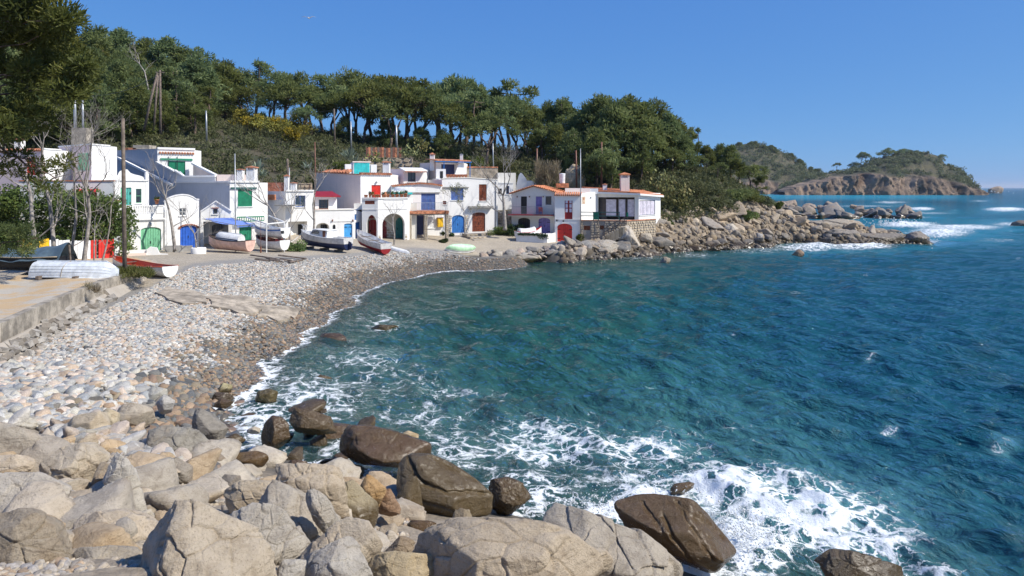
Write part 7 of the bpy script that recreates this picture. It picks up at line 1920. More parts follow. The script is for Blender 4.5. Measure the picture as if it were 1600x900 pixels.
while cnt < 62 and tr_ < 4000:
    tr_ += 1
    px = rr_.uniform(755, 985); py = np.interp(px, [755, 800, 870, 985], [403, 400, 392, 385]) + rr_.uniform(-4, 9); z = .75 - (py - np.interp(px, [755, 985], [400, 388])) * .05
    q = G(px, py, z); s = rr_.uniform(.35, .85)
    if any((q.xy - p).length < .55 * (s + r) for p, r in placed): continue
    placed.append((q.xy.copy(), s)); cnt += 1
    rock_copy(f"{'large' if s > .6 else 'small'} grey brown rock of the shore edge " + ('beyond the kayak' if px < 800 else 'before the low garden wall' if px < 868 else 'before the red arched garage' if px < 910 else 'below the terrace stairs' if px < 950 else 'beside the leaning pale slab') + (', in the wash' if z < .6 else ', on top'), 'boulders of the rock edge', q.x, q.y, max(z, gz(q.x, q.y)) + .05, s, rr_.choice([(.38, .33, .27), (.44, .34, .27), (.30, .28, .25), (.24, .22, .2)]), .45, .6, name='shore_rock')
for n in range(62):
    px = rr_.uniform(1212, 1432); t_ = rr_.random(); top = np.interp(px, [1212, 1228, 1250, 1268, 1290, 1320, 1345, 1360, 1376, 1395, 1405, 1430], [313, 309, 317, 316, 312, 317, 320, 328, 317, 328, 320, 331])
    Y = 178 + 26 * t_; zt = zat(top, 195) * (t_ ** .6) * .85; s = rr_.uniform(1.0, 2.3); q = XY(px, Y)
    rock_copy(f"{'big' if s > 1.6 else 'small'} {'dark wet' if t_ < .6 else 'brown'} rock of the outer reef " + ('at its landward end' if px < 1270 else 'left of its middle' if px < 1320 else 'right of its middle' if px < 1375 else 'at its seaward end'), 'outer reef boulders', q.x, q.y, max(0, zt - s * .5), s, (.17, .15, .135) if t_ < .6 else (.29, .22, .17), 1.0, .6, name='reef_rock')
cnt = 0; tr_ = 0
while cnt < 140 and tr_ < 4000:                                            # loose rocks filling the joints of the shelf
    tr_ += 1
    px, py = rr_.uniform(-20, 640), rr_.uniform(690, 870); q = hit(px, py, 5, 30); s = rr_.uniform(.10, .30) if rr_.random() < .7 else rr_.uniform(.3, .65)
    if any((q.xy - p).length < .58 * (s + r) for p, r in placed) or q.z < .2: continue
    placed.append((q.xy.copy(), s)); cnt += 1
    rock_copy(f"{'large' if s > .26 else 'small'} loose tan rock wedged " + ['beside the broad flat pale slab', 'behind the wedge shaped boulder', 'near the upright split block', 'behind the tall pointed boulder', 'by the square cracked rock', 'behind the rounded tan boulder', 'beside the grey angular rock'][int(np.clip(px / 95, 0, 6))] + (', further back' if q.y > 11 else ', nearer'), 'loose rocks among the foreground boulders', q.x, q.y, q.z + s * .1, s, rr_.choice([(.52, .44, .34), (.48, .42, .34), (.50, .36, .21), (.54, .47, .37)]), 0, .8, name='loose_rock')
for n in range(34):
    px, py = rr_.uniform(325, 610), rr_.uniform(640, 775); q = G(px, py, 0); s = rr_.uniform(.14, .42)
    if any((q.xy - p).length < .8 * (s + r) for p, r in placed): continue
    placed.append((q.xy.copy(), s)); rock_copy('low dark jagged wet rock in the swash of the inlet', 'wet rocks of the inlet', q.x, q.y, rr_.uniform(-.12, .08), s, rr_.choice([(.17, .13, .09), (.22, .12, .05), (.14, .12, .1)]), 1.6, .7, name='wet_rock')
# ------------------------------------------------------------------ beach stones
def zone_ok(px, py):
    top = np.interp(px, [-200, -5, 60, 150, 235, 262, 300, 380, 450, 560, 640, 690, 720, 752, 845], [650, 576, 530, 492, 450, 436, 418, 411, 407, 400, 392, 394, 400, 405, 402])
    bot = np.interp(px, [-200, 0, 60, 110, 230, 330, 345, 400, 470, 510, 545, 600, 680, 750, 845], [690, 668, 668, 690, 720, 740, 720, 650, 600, 560, 525, 490, 462, 440, 424])
    return (py > top) & (py < bot)
PAL_DRY = np.array([(.50, .475, .43), (.43, .42, .40), (.58, .55, .50), (.34, .35, .35), (.52, .43, .35), (.48, .45, .38), (.28, .29, .30), (.55, .45, .37), (.44, .34, .25), (.38, .37, .35)])
PAL_WET = np.array([(.15, .155, .155), (.20, .195, .18), (.32, .225, .145), (.30, .245, .17), (.11, .115, .12), (.24, .22, .19), (.38, .27, .18), (.19, .17, .14), (.26, .18, .13)])
pg = np.random.default_rng(33)
def pebble_cloud(n, Y0, Y1, slo, shi):
    Y = np.exp(pg.uniform(math.log(Y0), math.log(Y1), n)) if False else pg.uniform(Y0, Y1, n)
    px = pg.uniform(-140, 845, n); x = (px - CX) * Y / F
    z = hgt(np.stack([x, Y], 1)); py = HY + F * (H - z) / Y
    ok = zone_ok(px, py) & (z > -.9) & ((z > -.25) | (pg.random(n) < .5)); x, Y, z, px, py = x[ok], Y[ok], z[ok], px[ok], py[ok]
    s = pg.uniform(0, 1, len(x)) ** 3.2 * (shi - slo) + slo
    return x, Y, z, s, px, py
sets = [pebble_cloud(26000, 15, 26, .045, .25), pebble_cloud(88000, 24, 42, .036, .125), pebble_cloud(98000, 40, 82, .05, .115)]
# rubble and grit in the joints of the rock shelf
Yg = pg.uniform(6, 17, 22000); pxg = pg.uniform(-60, 640, 22000); xg = (pxg - CX) * Yg / F; zg = hgt(np.stack([xg, Yg], 1)); pyg = HY + F * (H - zg) / Yg; kg = (pyg > 668) & (zg > .5)
sg = pg.uniform(0, 1, kg.sum()) ** 3 * .055 + .018; NG = int(kg.sum())
x, y, z, s, px, py = [np.concatenate(a) for a in zip(*sets)]
s *= 1 + .35 * sstep(22, 17, y)
nn_ = fbm(np.stack([x * .5, y * .5, x * 0], 1), 3); wetk = sstep(1.45, .55, z + nn_ * .7)
wetk = np.maximum(wetk, 0)
pick = pg.random(len(x)) < wetk
colp = np.where(pick[:, None], PAL_WET[pg.integers(0, len(PAL_WET), len(x))], (PAL_DRY * np.array([1.13, 1.14, 1.15]))[pg.integers(0, len(PAL_DRY), len(x))]) * pg.uniform(.8, 1.15, len(x))[:, None]
colp *= (1 - .15 * sstep(.35, .05, z))[:, None]
# the 260 stones that show largest are objects of their own
app = s / y * (z > -.05); order = np.argsort(-app); big = order[:240]; rest = order[240:]
for i in big:
    o = bpy.data.objects.new('beach_stone', rr_.choice(RP)); COL.objects.link(o)
    o.location = (x[i], y[i], z[i] + s[i] * .2); o.rotation_euler = (rr_.uniform(-.4, .4), rr_.uniform(-.4, .4), rr_.uniform(0, 6.28)); o.scale = (s[i] * 1.15, s[i] * .9, s[i] * .62)
    o.color = (*colp[i], .06); w_ = pick[i]
    r_, g_, b_ = colp[i]; lum = (r_ + g_ + b_) / 3
    hue = ('orange ochre' if r_ > 1.45 * b_ else 'warm tan' if r_ > 1.2 * b_ else 'bluish grey' if b_ > 1.02 * r_ else 'neutral grey')
    tone_ = 'pale' if lum > .46 else 'mid' if lum > .30 else 'dark'
    pl_ = 'under the sea wall end' if px[i] < 40 else 'left of the flat grey boulder' if px[i] < 95 else 'around the ochre brown boulder' if px[i] < 175 else 'beside the rounded grey boulders' if px[i] < 235 else 'around the large dark boulder' if px[i] < 320 else 'at the swash line'
    tag(o, f"{'large' if s[i] > .24 else 'smaller'} {tone_} {hue} rounded stone {pl_}, {'higher up the beach' if y[i] > 21 else 'lower down'}", 'stone', 'large stones of the near beach')
x, y, z, s, colp = x[rest], y[rest], z[rest], s[rest], colp[rest]
PAL_TAN = np.array([(.46, .39, .30), (.40, .35, .29), (.50, .44, .36), (.42, .31, .21), (.36, .33, .30)])
x, y, z, s = np.concatenate([x, xg[kg]]), np.concatenate([y, Yg[kg]]), np.concatenate([z, zg[kg]]), np.concatenate([s, sg]); colp = np.concatenate([colp, PAL_TAN[pg.integers(0, 5, NG)] * pg.uniform(.8, 1.15, NG)[:, None]])
me = bpy.data.meshes.new('pebbles'); me.vertices.add(len(x)); me.vertices.foreach_set('co', np.column_stack([x, y, z + s * .15]).astype(np.float32).ravel())
vattr(me, 'pcol', colp, 'FLOAT_COLOR')
def vecattr(me, nm, arr):
    a = me.attributes.new(nm, 'FLOAT_VECTOR', 'POINT'); a.data.foreach_set('vector', np.asarray(arr, np.float32).ravel())
vecattr(me, 'rot', np.column_stack([pg.uniform(-.5, .5, len(x)), pg.uniform(-.5, .5, len(x)), pg.uniform(0, 6.28, len(x))]))
vecattr(me, 'scl', np.column_stack([s * pg.uniform(.9, 1.4, len(x)), s * pg.uniform(.75, 1.1, len(x)), s * pg.uniform(.5, .8, len(x))]))
po = obj('pebbles', me); tag(po, 'shingle of grey, white and ochre pebbles covering the beach', 'shingle', kind='stuff')
ng = bpy.data.node_groups.new('pebble_scatter', 'GeometryNodeTree')
ng.interface.new_socket('Geometry', in_out='INPUT', socket_type='NodeSocketGeometry'); ng.interface.new_socket('Geometry', in_out='OUTPUT', socket_type='NodeSocketGeometry')
gi = ng.nodes.new('NodeGroupInput'); go = ng.nodes.new('NodeGroupOutput')
g2i = ng.nodes.new('GeometryNodeGeometryToInstance')
for q in range(5):
    ic = ng.nodes.new('GeometryNodeMeshIcoSphere'); ic.inputs['Radius'].default_value = 1; ic.inputs['Subdivisions'].default_value = 2 if q < 5 else 1
    nz = ng.nodes.new('ShaderNodeTexNoise'); nz.noise_dimensions = '4D'; nz.inputs['W'].default_value = q * 7.7; nz.inputs['Scale'].default_value = .8; nz.inputs['Detail'].default_value = 1
    sb = ng.nodes.new('ShaderNodeVectorMath'); sb.operation = 'SUBTRACT'; sb.inputs[1].default_value = (.5, .5, .5); ng.links.new(nz.outputs['Color'], sb.inputs[0])
    sc2 = ng.nodes.new('ShaderNodeVectorMath'); sc2.operation = 'SCALE'; sc2.inputs['Scale'].default_value = 1.9; ng.links.new(sb.outputs[0], sc2.inputs[0])
    sp = ng.nodes.new('GeometryNodeSetPosition'); ng.links.new(ic.outputs[0], sp.inputs['Geometry']); ng.links.new(sc2.outputs[0], sp.inputs['Offset'])
    ss_ = ng.nodes.new('GeometryNodeSetShadeSmooth'); ng.links.new(sp.outputs[0], ss_.inputs[0])
    sm = ng.nodes.new('GeometryNodeSetMaterial'); sm.inputs['Material'].default_value = M['pebble']; ng.links.new(ss_.outputs[0], sm.inputs['Geometry']); ng.links.new(sm.outputs[0], g2i.inputs[0])
iop = ng.nodes.new('GeometryNodeInstanceOnPoints'); iop.inputs['Pick Instance'].default_value = True
for nm, sk in (('rot', 'Rotation'), ('scl', 'Scale')):
    na = ng.nodes.new('GeometryNodeInputNamedAttribute'); na.data_type = 'FLOAT_VECTOR'; na.inputs['Name'].default_value = nm; ng.links.new(na.outputs[0], iop.inputs[sk])
ng.links.new(gi.outputs[0], iop.inputs['Points']); ng.links.new(g2i.outputs[0], iop.inputs['Instance']); ng.links.new(iop.outputs[0], go.inputs[0])
md = po.modifiers.new('scatter', 'NODES'); md.node_group = ng
# broken rock filling the joints of the point and of the shore edge, one mass
xr = pg.uniform(5, 66, 26000); yr = pg.uniform(66, 118, 26000); zr = hgt(np.stack([xr, yr], 1)); pxr, pyr = pxpy(xr, yr, zr)
kr = ((pxr > 925) & (zr > -.3) & (zr < 5.0) & (yr < 113)) | ((pxr > 745) & (pxr <= 965) & (zr > -.4) & (zr < 1.1) & (yr < 88))
xr, yr, zr = xr[kr][:5200], yr[kr][:5200], zr[kr][:5200]; sr = .10 + .34 * pg.random(len(xr)) ** 2.4
PAL_PT = np.array([(.36, .29, .20), (.30, .245, .18), (.40, .32, .235), (.27, .235, .20), (.33, .25, .16)])
cr = PAL_PT[pg.integers(0, 5, len(xr))] * np.where(zr < 1.0 + pg.normal(size=len(xr)) * .3, .42, 1.0)[:, None]
me = bpy.data.meshes.new('rock_rubble'); me.vertices.add(len(xr)); me.vertices.foreach_set('co', np.column_stack([xr, yr, zr + sr * .1]).astype(np.float32).ravel())
vattr(me, 'pcol', cr, 'FLOAT_COLOR'); vecattr(me, 'rot', pg.uniform(-.8, .8, (len(xr), 3)) * np.array([1, 1, 4])); vecattr(me, 'scl', sr[:, None] * pg.uniform(.6, 1.4, (len(xr), 3)))
ro_ = obj('rock_rubble', me); tag(ro_, 'broken brown rock filling the joints of the rocky point', 'rubble', kind='stuff'); ro_.modifiers.new('scatter', 'NODES').node_group = ng
# ------------------------------------------------------------------ spray thrown up by the waves
sv, sfc, n0 = [], [], 0
tet = np.array([(1, 1, 1), (-1, -1, 1), (-1, 1, -1), (1, -1, -1)]) * .6; tf = np.array([(0, 1, 2), (0, 3, 1), (0, 2, 3), (1, 3, 2)])
for px, py, Y, rx, rz, n in [(1150, 828, 15.6, .55, .38, 900), (1172, 845, 15.2, .6, .3, 700), (1030, 765, 18.4, .7, .18, 300), (938, 800, 16.6, .6, .22, 500), (1085, 880, 14.6, .5, .12, 250), (880, 792, 17, .4, .12, 150), (1400, 349, 152, 3.5, .8, 260), (1428, 374, 104, 1.6, .5, 160), (1500, 300, 870, 26, 3.4, 200), (1310, 384, 98, 3, .3, 120)]:
    c = np.array(P(px, py, Y)); k_ = Y / 16
    for q in range(n):
        p = c + np.array([pg.normal() * rx, pg.normal() * rx * .6, pg.normal() * rz * .6 + abs(pg.normal()) * rz * .4]); r = abs(pg.normal()) * .014 * max(1, k_ * .8) + .006
        sv.append(p + tet * r); sfc.append(tf + n0); n0 += 4
t = NT('spray'); M['spray'] = t.out(t.n('ShaderNodeMixShader', {0: .5, 1: t.n('ShaderNodeBsdfDiffuse', {'Color': (.9, .92, .93, 1)}), 2: t.n('ShaderNodeBsdfTranslucent', {'Color': (.9, .92, .93, 1)})}))
tag(obj('sea_spray', mesh_np('sea_spray', np.concatenate(sv), np.concatenate(sfc), M['spray'])), 'white spray thrown up around the surf rocks', 'spray', kind='stuff')
# ------------------------------------------------------------------ boats
def boat(name, label, bow, stern, beam, depth, m_hull, m_bottom=None, m_in='white_paint', m_rim='white_paint', split=.5, transom=.75, upturned=False, keel=.02, thwarts=2, band=None, cat='boat', sheer=.28, group=None, tilt=0.0, double=False, deck=.55, hang=0):
    """clinker style hull between two world points of its keel line, bow first"""
    bow, stern = Vector(bow), Vector(stern); root = thing(name, label, cat, stern, group)
    ex = bow - stern; L = ex.length; ex.normalize(); ez = Vector((0, 0, 1)); ey = ez.cross(ex).normalized(); ez = ex.cross(ey)
    if upturned: ez = -ez; ey = -ey
    if tilt: r = Matrix.Rotation(tilt, 3, ex); ey, ez = r @ ey, r @ ez
    org = stern + (Vector((0, 0, 1)) * depth if upturned else Vector())
    def W_(x, y, z): return org + ex * x + ey * y + ez * z
    N, Kk = 22, 12
    def bm_(t): 
        if double: return beam / 2 * (max(0, 1 - abs(2 * t - 1) ** 2.3)) ** .8 + .005
        return beam / 2 * (transom + (1 - transom) * math.sin(min(1, t / .45) * math.pi / 2)) * (1 - max(0, (t - .45) / .55) ** 2.6) + .012
    def kz(t): return depth * .55 * max(0, (t - .80) / .20) ** 2.2 + (depth * .5 * max(0, (.2 - t) / .2) ** 2.2 if double else 0)
    def sz(t): return depth * (1 + sheer * (t - .35) ** 2 * 2.2)
    def sec(t, s):
        b, k_, z1 = bm_(t), kz(t), sz(t); return b * (math.sin(min(1, s * 1.0) * math.pi / 2)) ** (.62 + .5 * max(0, t - .5)), k_ + (z1 - k_) * (1 - math.cos(s * math.pi / 2)) ** .85
    def strip(s0, s1, off, nm, m, par=root, x_in=0, t0=0, t1=1, cap=True, rows=6):
        mb = MB()
        for sd in (1, -1):
            vs = [W_(t0 * L + (t1 - t0) * L * i / N, sd * (sec(t0 + (t1 - t0) * i / N, s0 + (s1 - s0) * j / rows)[0] + off), sec(t0 + (t1 - t0) * i / N, s0 + (s1 - s0) * j / rows)[1]) for i in range(N + 1) for j in range(rows + 1)]
            fs = [(i * (rows + 1) + j, (i + 1) * (rows + 1) + j, (i + 1) * (rows + 1) + j + 1, i * (rows + 1) + j + 1) for i in range(N) for j in range(rows)]
            mb.add(vs, fs if sd > 0 else [tuple(reversed(f)) for f in fs])
        if cap and not double:
            pr = [sec(0, s0 + (s1 - s0) * j / rows) for j in range(rows + 1)]
            mb.add([W_(0, y, z) for y, z in pr] + [W_(0, -y, z) for y, z in reversed(pr)], [tuple(range(2 * rows + 2))])
        return mb.build(nm, M[m], par, True)
    if m_bottom: strip(0, split, 0, 'bottom', m_bottom); strip(split, 1, 0, 'hull', m_hull)
    else: strip(0, 1, 0, 'hull', m_hull, rows=10)
    if band: strip(.80, .90, .012, 'stripe', band, cap=False, rows=1)
    # inside: floor and lining, thwarts, gunwale
    if not upturned:
        mb = MB(); zi = lambda t: max(kz(t) + .05, depth * deck)
        vs = [W_(t * L, sd * max(0.004, sec(t, 1)[0] * .93 - .01), sz(t) - .01) for t in np.linspace(.02, .97, N) for sd in (1, -1)]
        fl = [W_(t * L, sd * max(.003, sec(t, .8)[0] * .85 - .02), min(zi(t), sz(t) - .05)) for t in np.linspace(.02, .97, N) for sd in (1, -1)]
        n = len(vs); fs = [(2 * i, 2 * i + 2, n + 2 * i + 2, n + 2 * i) for i in range(N - 1)] + [(2 * i + 1, n + 2 * i + 1, n + 2 * i + 3, 2 * i + 3) for i in range(N - 1)] + [(n + 2 * i, n + 2 * i + 2, n + 2 * i + 3, n + 2 * i + 1) for i in range(N - 1)]
        mb.add(vs + fl, fs); mb.build('lining', M[m_in], root)
        for k in range(thwarts):
            t_ = .22 + .5 * k / max(1, thwarts - 1) if thwarts > 1 else .4; b = sec(t_, 1)[0] * .95
            MB().obox(W_(t_ * L, 0, sz(t_) - depth * .16), ex * .11, ey * b, ez * .018).build('thwart', M['grey_wood'], root)
    for sd in (1, -1):
        MB().tube([W_(t * L, sd * sec(t, 1)[0], sz(t)) for t in np.linspace(0, 1, 18)], .028 + depth * .012, 6).build('gunwale', M[m_rim], root, True)
    if keel: MB().prism([W_(.0, -.02, 0), W_(.0, -.02, -.07), W_(L * .85, -.02, -.06), W_(L * 1.0, -.02, depth * .5), W_(L * .82, -.02, .0)], ey * .04).build('keel', M[m_bottom or m_hull], root)
    return root, W_, L, sec, sz
def gp_(px, Y, up=0.0): q = XY(px, Y); return Vector((q.x, q.y, gz(q.x, q.y) + up))
def chock(label, c, d, l=.5, mat='grey_wood', name='boat_chock', group='wooden chocks under the boats'):
    o = MB().obox(c, d.normalized() * .09, Vector((-d.y, d.x, 0)).normalized() * l, (0, 0, .10)).build(name, M[mat]); return tag(o, label, 'chock', group)
# cabin boat
rt, W_, L, sec, sz = boat('cabin_boat', 'white cabin boat with navy blue bottom propped on the shingle', gp_(470, 67.2, .42), gp_(544, 64.4, .32), 1.75, .98, 'hull_grey', 'navy', split=.62, sheer=.42, thwarts=1)
def cab(x0, x1, y, z0, z1, nm, m, sl=.2, par=rt):
    return MB().add([W_(x0, -y, z0), W_(x1, -y * .7, z0), W_(x1, y * .7, z0), W_(x0, y, z0), W_(x0 + .02, -y * .86, z1), W_(x1 - sl, -y * .62, z1 - .05), W_(x1 - sl, y * .62, z1 - .05), W_(x0 + .02, y * .86, z1)], [(0, 1, 2, 3), (4, 5, 6, 7), (0, 1, 5, 4), (1, 2, 6, 5), (2, 3, 7, 6), (3, 0, 4, 7)]).build(nm, M[m], par)
ca = cab(L * .34, L * .74, .74, .95, 1.62, 'cabin', 'white_paint', .35)
cab(L * .33, L * .66, .80, 1.62, 1.68, 'cabin_roof', 'white_paint', .05, ca)
for s in (-1, 1): MB().add([W_(L * .52, s * .72, 1.22), W_(L * .70, s * .56, 1.20), W_(L * .66, s * .54, 1.50), W_(L * .52, s * .66, 1.52), W_(L * .52, s * .70, 1.22), W_(L * .70, s * .54, 1.20), W_(L * .66, s * .52, 1.50), W_(L * .52, s * .64, 1.52)], [(0, 1, 2, 3), (4, 5, 6, 7), (0, 1, 5, 4), (1, 2, 6, 5), (2, 3, 7, 6), (3, 0, 4, 7)]).build('window', M['glass'], ca)
for s in (-1, 1): MB().obox(W_(L * .40, s * .71, 1.3), (W_(1, 0, 0) - W_(0, 0, 0)) * .14, (W_(0, 1, 0) - W_(0, 0, 0)) * .03, (0, 0, .28)).build('hatch', M['rust'], ca)
mb = MB(); q = [W_(L * .80, -.5, 1.25), W_(L * .86, -.42, 1.72), W_(L * 1.0, 0, 1.85), W_(L * .86, .42, 1.72), W_(L * .80, .5, 1.25)]
mb.tube(q, .025, 6); mb.bar(W_(L * .93, -.2, 1.3), W_(L * .93, -.2, 1.78), .02); mb.bar(W_(L * .93, .2, 1.3), W_(L * .93, .2, 1.78), .02); mb.build('pulpit_rail', M['white_paint'], rt)
MB().prism([W_(-.02, -.02, -.05), W_(-.4, -.02, .1), W_(-.36, -.02, .7), W_(-.02, -.02, .8)], (W_(0, .04, 0) - W_(0, 0, 0))).build('rudder', M['navy'], rt)
ex = W_(1, 0, 0) - W_(0, 0, 0)
for t_ in (.2, .5, .82): chock('wooden block propping the navy bottomed cabin boat', gp_(470 + 74 * (1 - t_), 64.4 + 2.8 * t_, .12), ex, .55)
bu = MB().lathe(W_(L * .98, -.32, .62), [(.02, -.2), (.13, -.14), (.17, 0), (.13, .14), (.04, .2)], 12).build('buoy', M['orange_red'], None, True); tag(bu, 'faded red buoy hanging at the bow of the cabin boat', 'buoy')
po_ = gp_(446, 64.5); mp = MB().tube([po_ - Vector((0, 0, .3)), po_ + Vector((.02, 0, .75))], .07, 7).build('mooring_post', M['rust']); tag(mp, 'short rusty mooring post tied to the cabin boat', 'post')
mp2 = gp_(407.5, 61.5); o = MB().tube([mp2 - Vector((0, 0, .3)), mp2 + Vector((0, 0, .55))], .07, 7).tube([mp2 + Vector((0, 0, .5)), mp2 + Vector((0, 0, 3.0))], .018, 5).build('mooring_post', M['rust']); tag(o, 'rusty mooring post topped by a thin steel rod', 'post')
a, b = po_ + Vector((0, 0, .6)), W_(L, 0, 1.0); o = MB().tube([a.lerp(b, k / 8) - Vector((0, 0, .18 * math.sin(math.pi * k / 8))) for k in range(9)], .022, 5).build('mooring_rope', M['white_paint']); tag(o, 'pale mooring rope from the rusty post to the cabin boat bow', 'rope')
# red bottomed rowing boat
rt, W_, L, sec, sz = boat('rowing_boat', 'white rowing boat with dark red bottom on the shingle before the arcade', gp_(557, 71.0, .35), gp_(602.5, 66.8, .2), 1.65, .92, 'hull_grey', 'red_dark', m_rim='hull_grey', split=.60, sheer=.5, thwarts=3, deck=.45)
o = MB().tube([W_(.6, .2, .95), W_(L * .8, .3, 1.05)], .03, 6).build('oar', M['grey_wood']); tag(o, 'grey oar lying across the red bottomed rowing boat', 'oar')
# pink boat and the dinghy on it
boat('rowing_boat', 'faded pink rowing boat with black gunwale under the blue awning', gp_(326, 62.5, .28), gp_(391, 60.6, .20), 1.5, .82, 'boat_pink', None, m_rim='black', sheer=.45, m_in='grey_wood')
a = gp_(326, 62.5, 1.12); b = gp_(391, 60.6, .95)
boat('dinghy', 'small upturned white dinghy with dark stripe resting on the pink boat', a.lerp(b, .18) + Vector((0, 0, .12)), a.lerp(b, .80) + Vector((0, 0, .05)), 1.15, .55, 'white_paint', None, band='navy', upturned=True, m_rim='slate')
# stacked pair
boat('rowing_boat', 'lower white rowing boat with maroon gunwale beside the boat hoist', gp_(400, 64.8, .22), gp_(445, 62.6, .2), 1.45, .78, 'white_paint', None, m_rim='maroon', m_in='rust', sheer=.5)
rt, W_, L, sec, sz = boat('rowing_boat', 'upper white rowing boat with blue stripe stacked on the maroon edged boat', gp_(398, 64.9, 1.30), gp_(446, 62.5, 1.28), 1.4, .80, 'white_paint', None, band='blue_mid', sheer=.55)
for t_ in (.2, .75): q = gp_(400 + 45 * (1 - t_), 64.8 - 2.2 * (1 - t_), 1.12); o = MB().obox(q, (.1, .02, 0), (-.03, .8, 0), (0, 0, .09)).build('boat_chock', M['maroon']); tag(o, 'dark red beam between the two stacked white rowing boats', 'beam', 'beams between the stacked boats')
MB().obox(W_(-.03, .35, .55), (W_(1, 0, 0) - W_(0, 0, 0)) * .02, (W_(0, 1, 0) - W_(0, 0, 0)) * .16, (0, 0, .12)).build('plate', M['black'], rt)
# red rimmed boat behind the tall pole
boat('rowing_boat', 'white boat with orange red gunwale and inside behind the tall wooden pole', gp_(176, 49.3, .18), gp_(266, 45.2, .08), 1.4, .60, 'white_paint', None, m_in='orange_red', m_rim='orange_red', sheer=.6, deck=.62)
# upturned dinghy on the terrace
a, b = P(186, 433, 41.5), P(58, 433, 41.8); a.z = b.z = 2.80
rt, W_, L, sec, sz = boat('dinghy', 'large upturned pale blue white dinghy lying on the sandy terrace', a, b, 1.75, .82, 'dinghy', None, upturned=True, m_rim='dinghy', transom=.8, sheer=.25)
mb = MB()
for s_ in (.42, .58, .72):
    for sd in (1, -1): mb.tube([W_(t_ * L, sd * (sec(t_, s_)[0] + .006), sec(t_, s_)[1]) for t_ in np.linspace(.02, .93, 14)], .016, 4)
mb.build('strake', M['dinghy'], rt)
o = MB().tube([W_(L * .42, y_, z_) for y_, z_ in [(sec(.42, s_)[0] + .02, sec(.42, s_)[1]) for s_ in (1, .8, .6, .4, .2)]] + [W_(L * .42, 0, -.03)] + [W_(L * .42, -y_, z_) for y_, z_ in [(sec(.42, s_)[0] + .02, sec(.42, s_)[1]) for s_ in (.2, .4, .6, .8, 1)]], .018, 5).build('lashing_rope', M['sandstone']); tag(o, 'thin rope lashed over the upturned pale dinghy', 'rope')
for px, Y in ((72, 41.4), (128, 41.2)): c = P(px, 430, Y); c.z = 2.78; chock('wooden bearer under the upturned pale dinghy', c, Vector((1, 0, 0)), .8, group='bearers under the upturned dinghy')
# tarpaulin covered boat
a, b = P(-60, 430, 44.8), P(104, 430, 43.6); a.z = b.z = 2.86
rt, W_, L, sec, sz = boat('covered_boat', 'dark hulled boat covered by a grey blue tarpaulin at the left edge', a, b, 2.0, .85, 'black', None, m_rim='ochre_stone', sheer=.3)
mb = MB(); n_, m_ = 30, 12; rg2 = np.random.default_rng(4)
for i in range(n_ + 1):
    t_ = i / n_; ridge = sz(t_) + .30 + .42 * (1 - t_) ** 1.5 + .12 * math.exp(-((t_ - .0) / .06) ** 2)
    for j in range(m_ + 1):
        s_ = j / m_ * 2 - 1; b_ = sec(t_, 1)[0] + .07
        fold = .05 * math.sin(14 * t_ + 5 * abs(s_)) * abs(s_) + .03 * math.sin(37 * t_ + 2 * s_)
        z_ = ridge - (ridge - sz(t_) + .22) * abs(s_) ** 1.25 + fold
        mb.v.append(W_(t_ * L - .15, s_ * (b_ + fold * .8), z_))
mb.f = [(i * (m_ + 1) + j, i * (m_ + 1) + j + 1, (i + 1) * (m_ + 1) + j + 1, (i + 1) * (m_ + 1) + j) for i in range(n_) for j in range(m_)]
tpo = mb.build('tarpaulin', M['tarp'], None, True); tag(tpo, 'creased grey blue tarpaulin draped over the dark hulled boat', 'tarpaulin')
c = P(112, 408, 43.5); o = MB().tube([Vector((c.x, c.y, 2.5)), Vector((c.x - .15, c.y, 4.45))], .06, 7).build('mooring_post', M['grey_wood']); tag(o, 'dark weathered stake at the stern of the tarpaulin covered boat', 'post')
# board, kayak, covered red boat
a, b = gp_(640.5, 69.2, .10), gp_(603.5, 70.6, .10)
rt, *_ = boat('paddle_board', 'long white board lying on the shingle beside the red bottomed boat', a, b, .62, .26, 'white_paint', None, double=True, upturned=True, keel=0, sheer=0, cat='board')
a, b = gp_(700, 75.2, .12), gp_(746, 78.0, .22)
boat('kayak', 'pale green and white kayak lying on its side on the concrete slip', a, b, 1.0, .62, 'white_paint', 'mint', split=.72, double=True, upturned=True, keel=0, sheer=.2, tilt=-.75, cat='kayak')
a, b = gp_(846, 86.6, .45), gp_(806, 85.4, .30)
rt, W_, L, sec, sz = boat('rowing_boat', 'small red and white boat with a white cover behind the low garden wall', a, b, 1.3, .62, 'white_paint', None, m_in='red', m_rim='red_mid', sheer=1.1)
mb = MB(); n_ = 12
for i in range(n_ + 1):
    t_ = .12 + .6 * i / n_
    for j in range(9):
        an = math.pi * j / 8; mb.v.append(W_(t_ * L, math.cos(an) * .62, sz(t_) - .05 + .52 * math.sin(an)))
mb.f = [(i * 9 + j, i * 9 + j + 1, (i + 1) * 9 + j + 1, (i + 1) * 9 + j) for i in range(n_) for j in range(8)] + [tuple(range(9)), tuple(range(n_ * 9 + 8, n_ * 9 - 1, -1))]
o = mb.build('boat_cover', M['white_paint'], None, True); tag(o, 'rounded white cover over the small red boat', 'boat cover')
a, b = P(648, 297.5, 82.2), P(615, 297.5, 82.2)
boat('canoe', 'upturned pale canoe stored on the terrace above the stone porch', a, b, .8, .42, 'white_paint', None, double=True, upturned=True, keel=0, sheer=.2, cat='canoe')
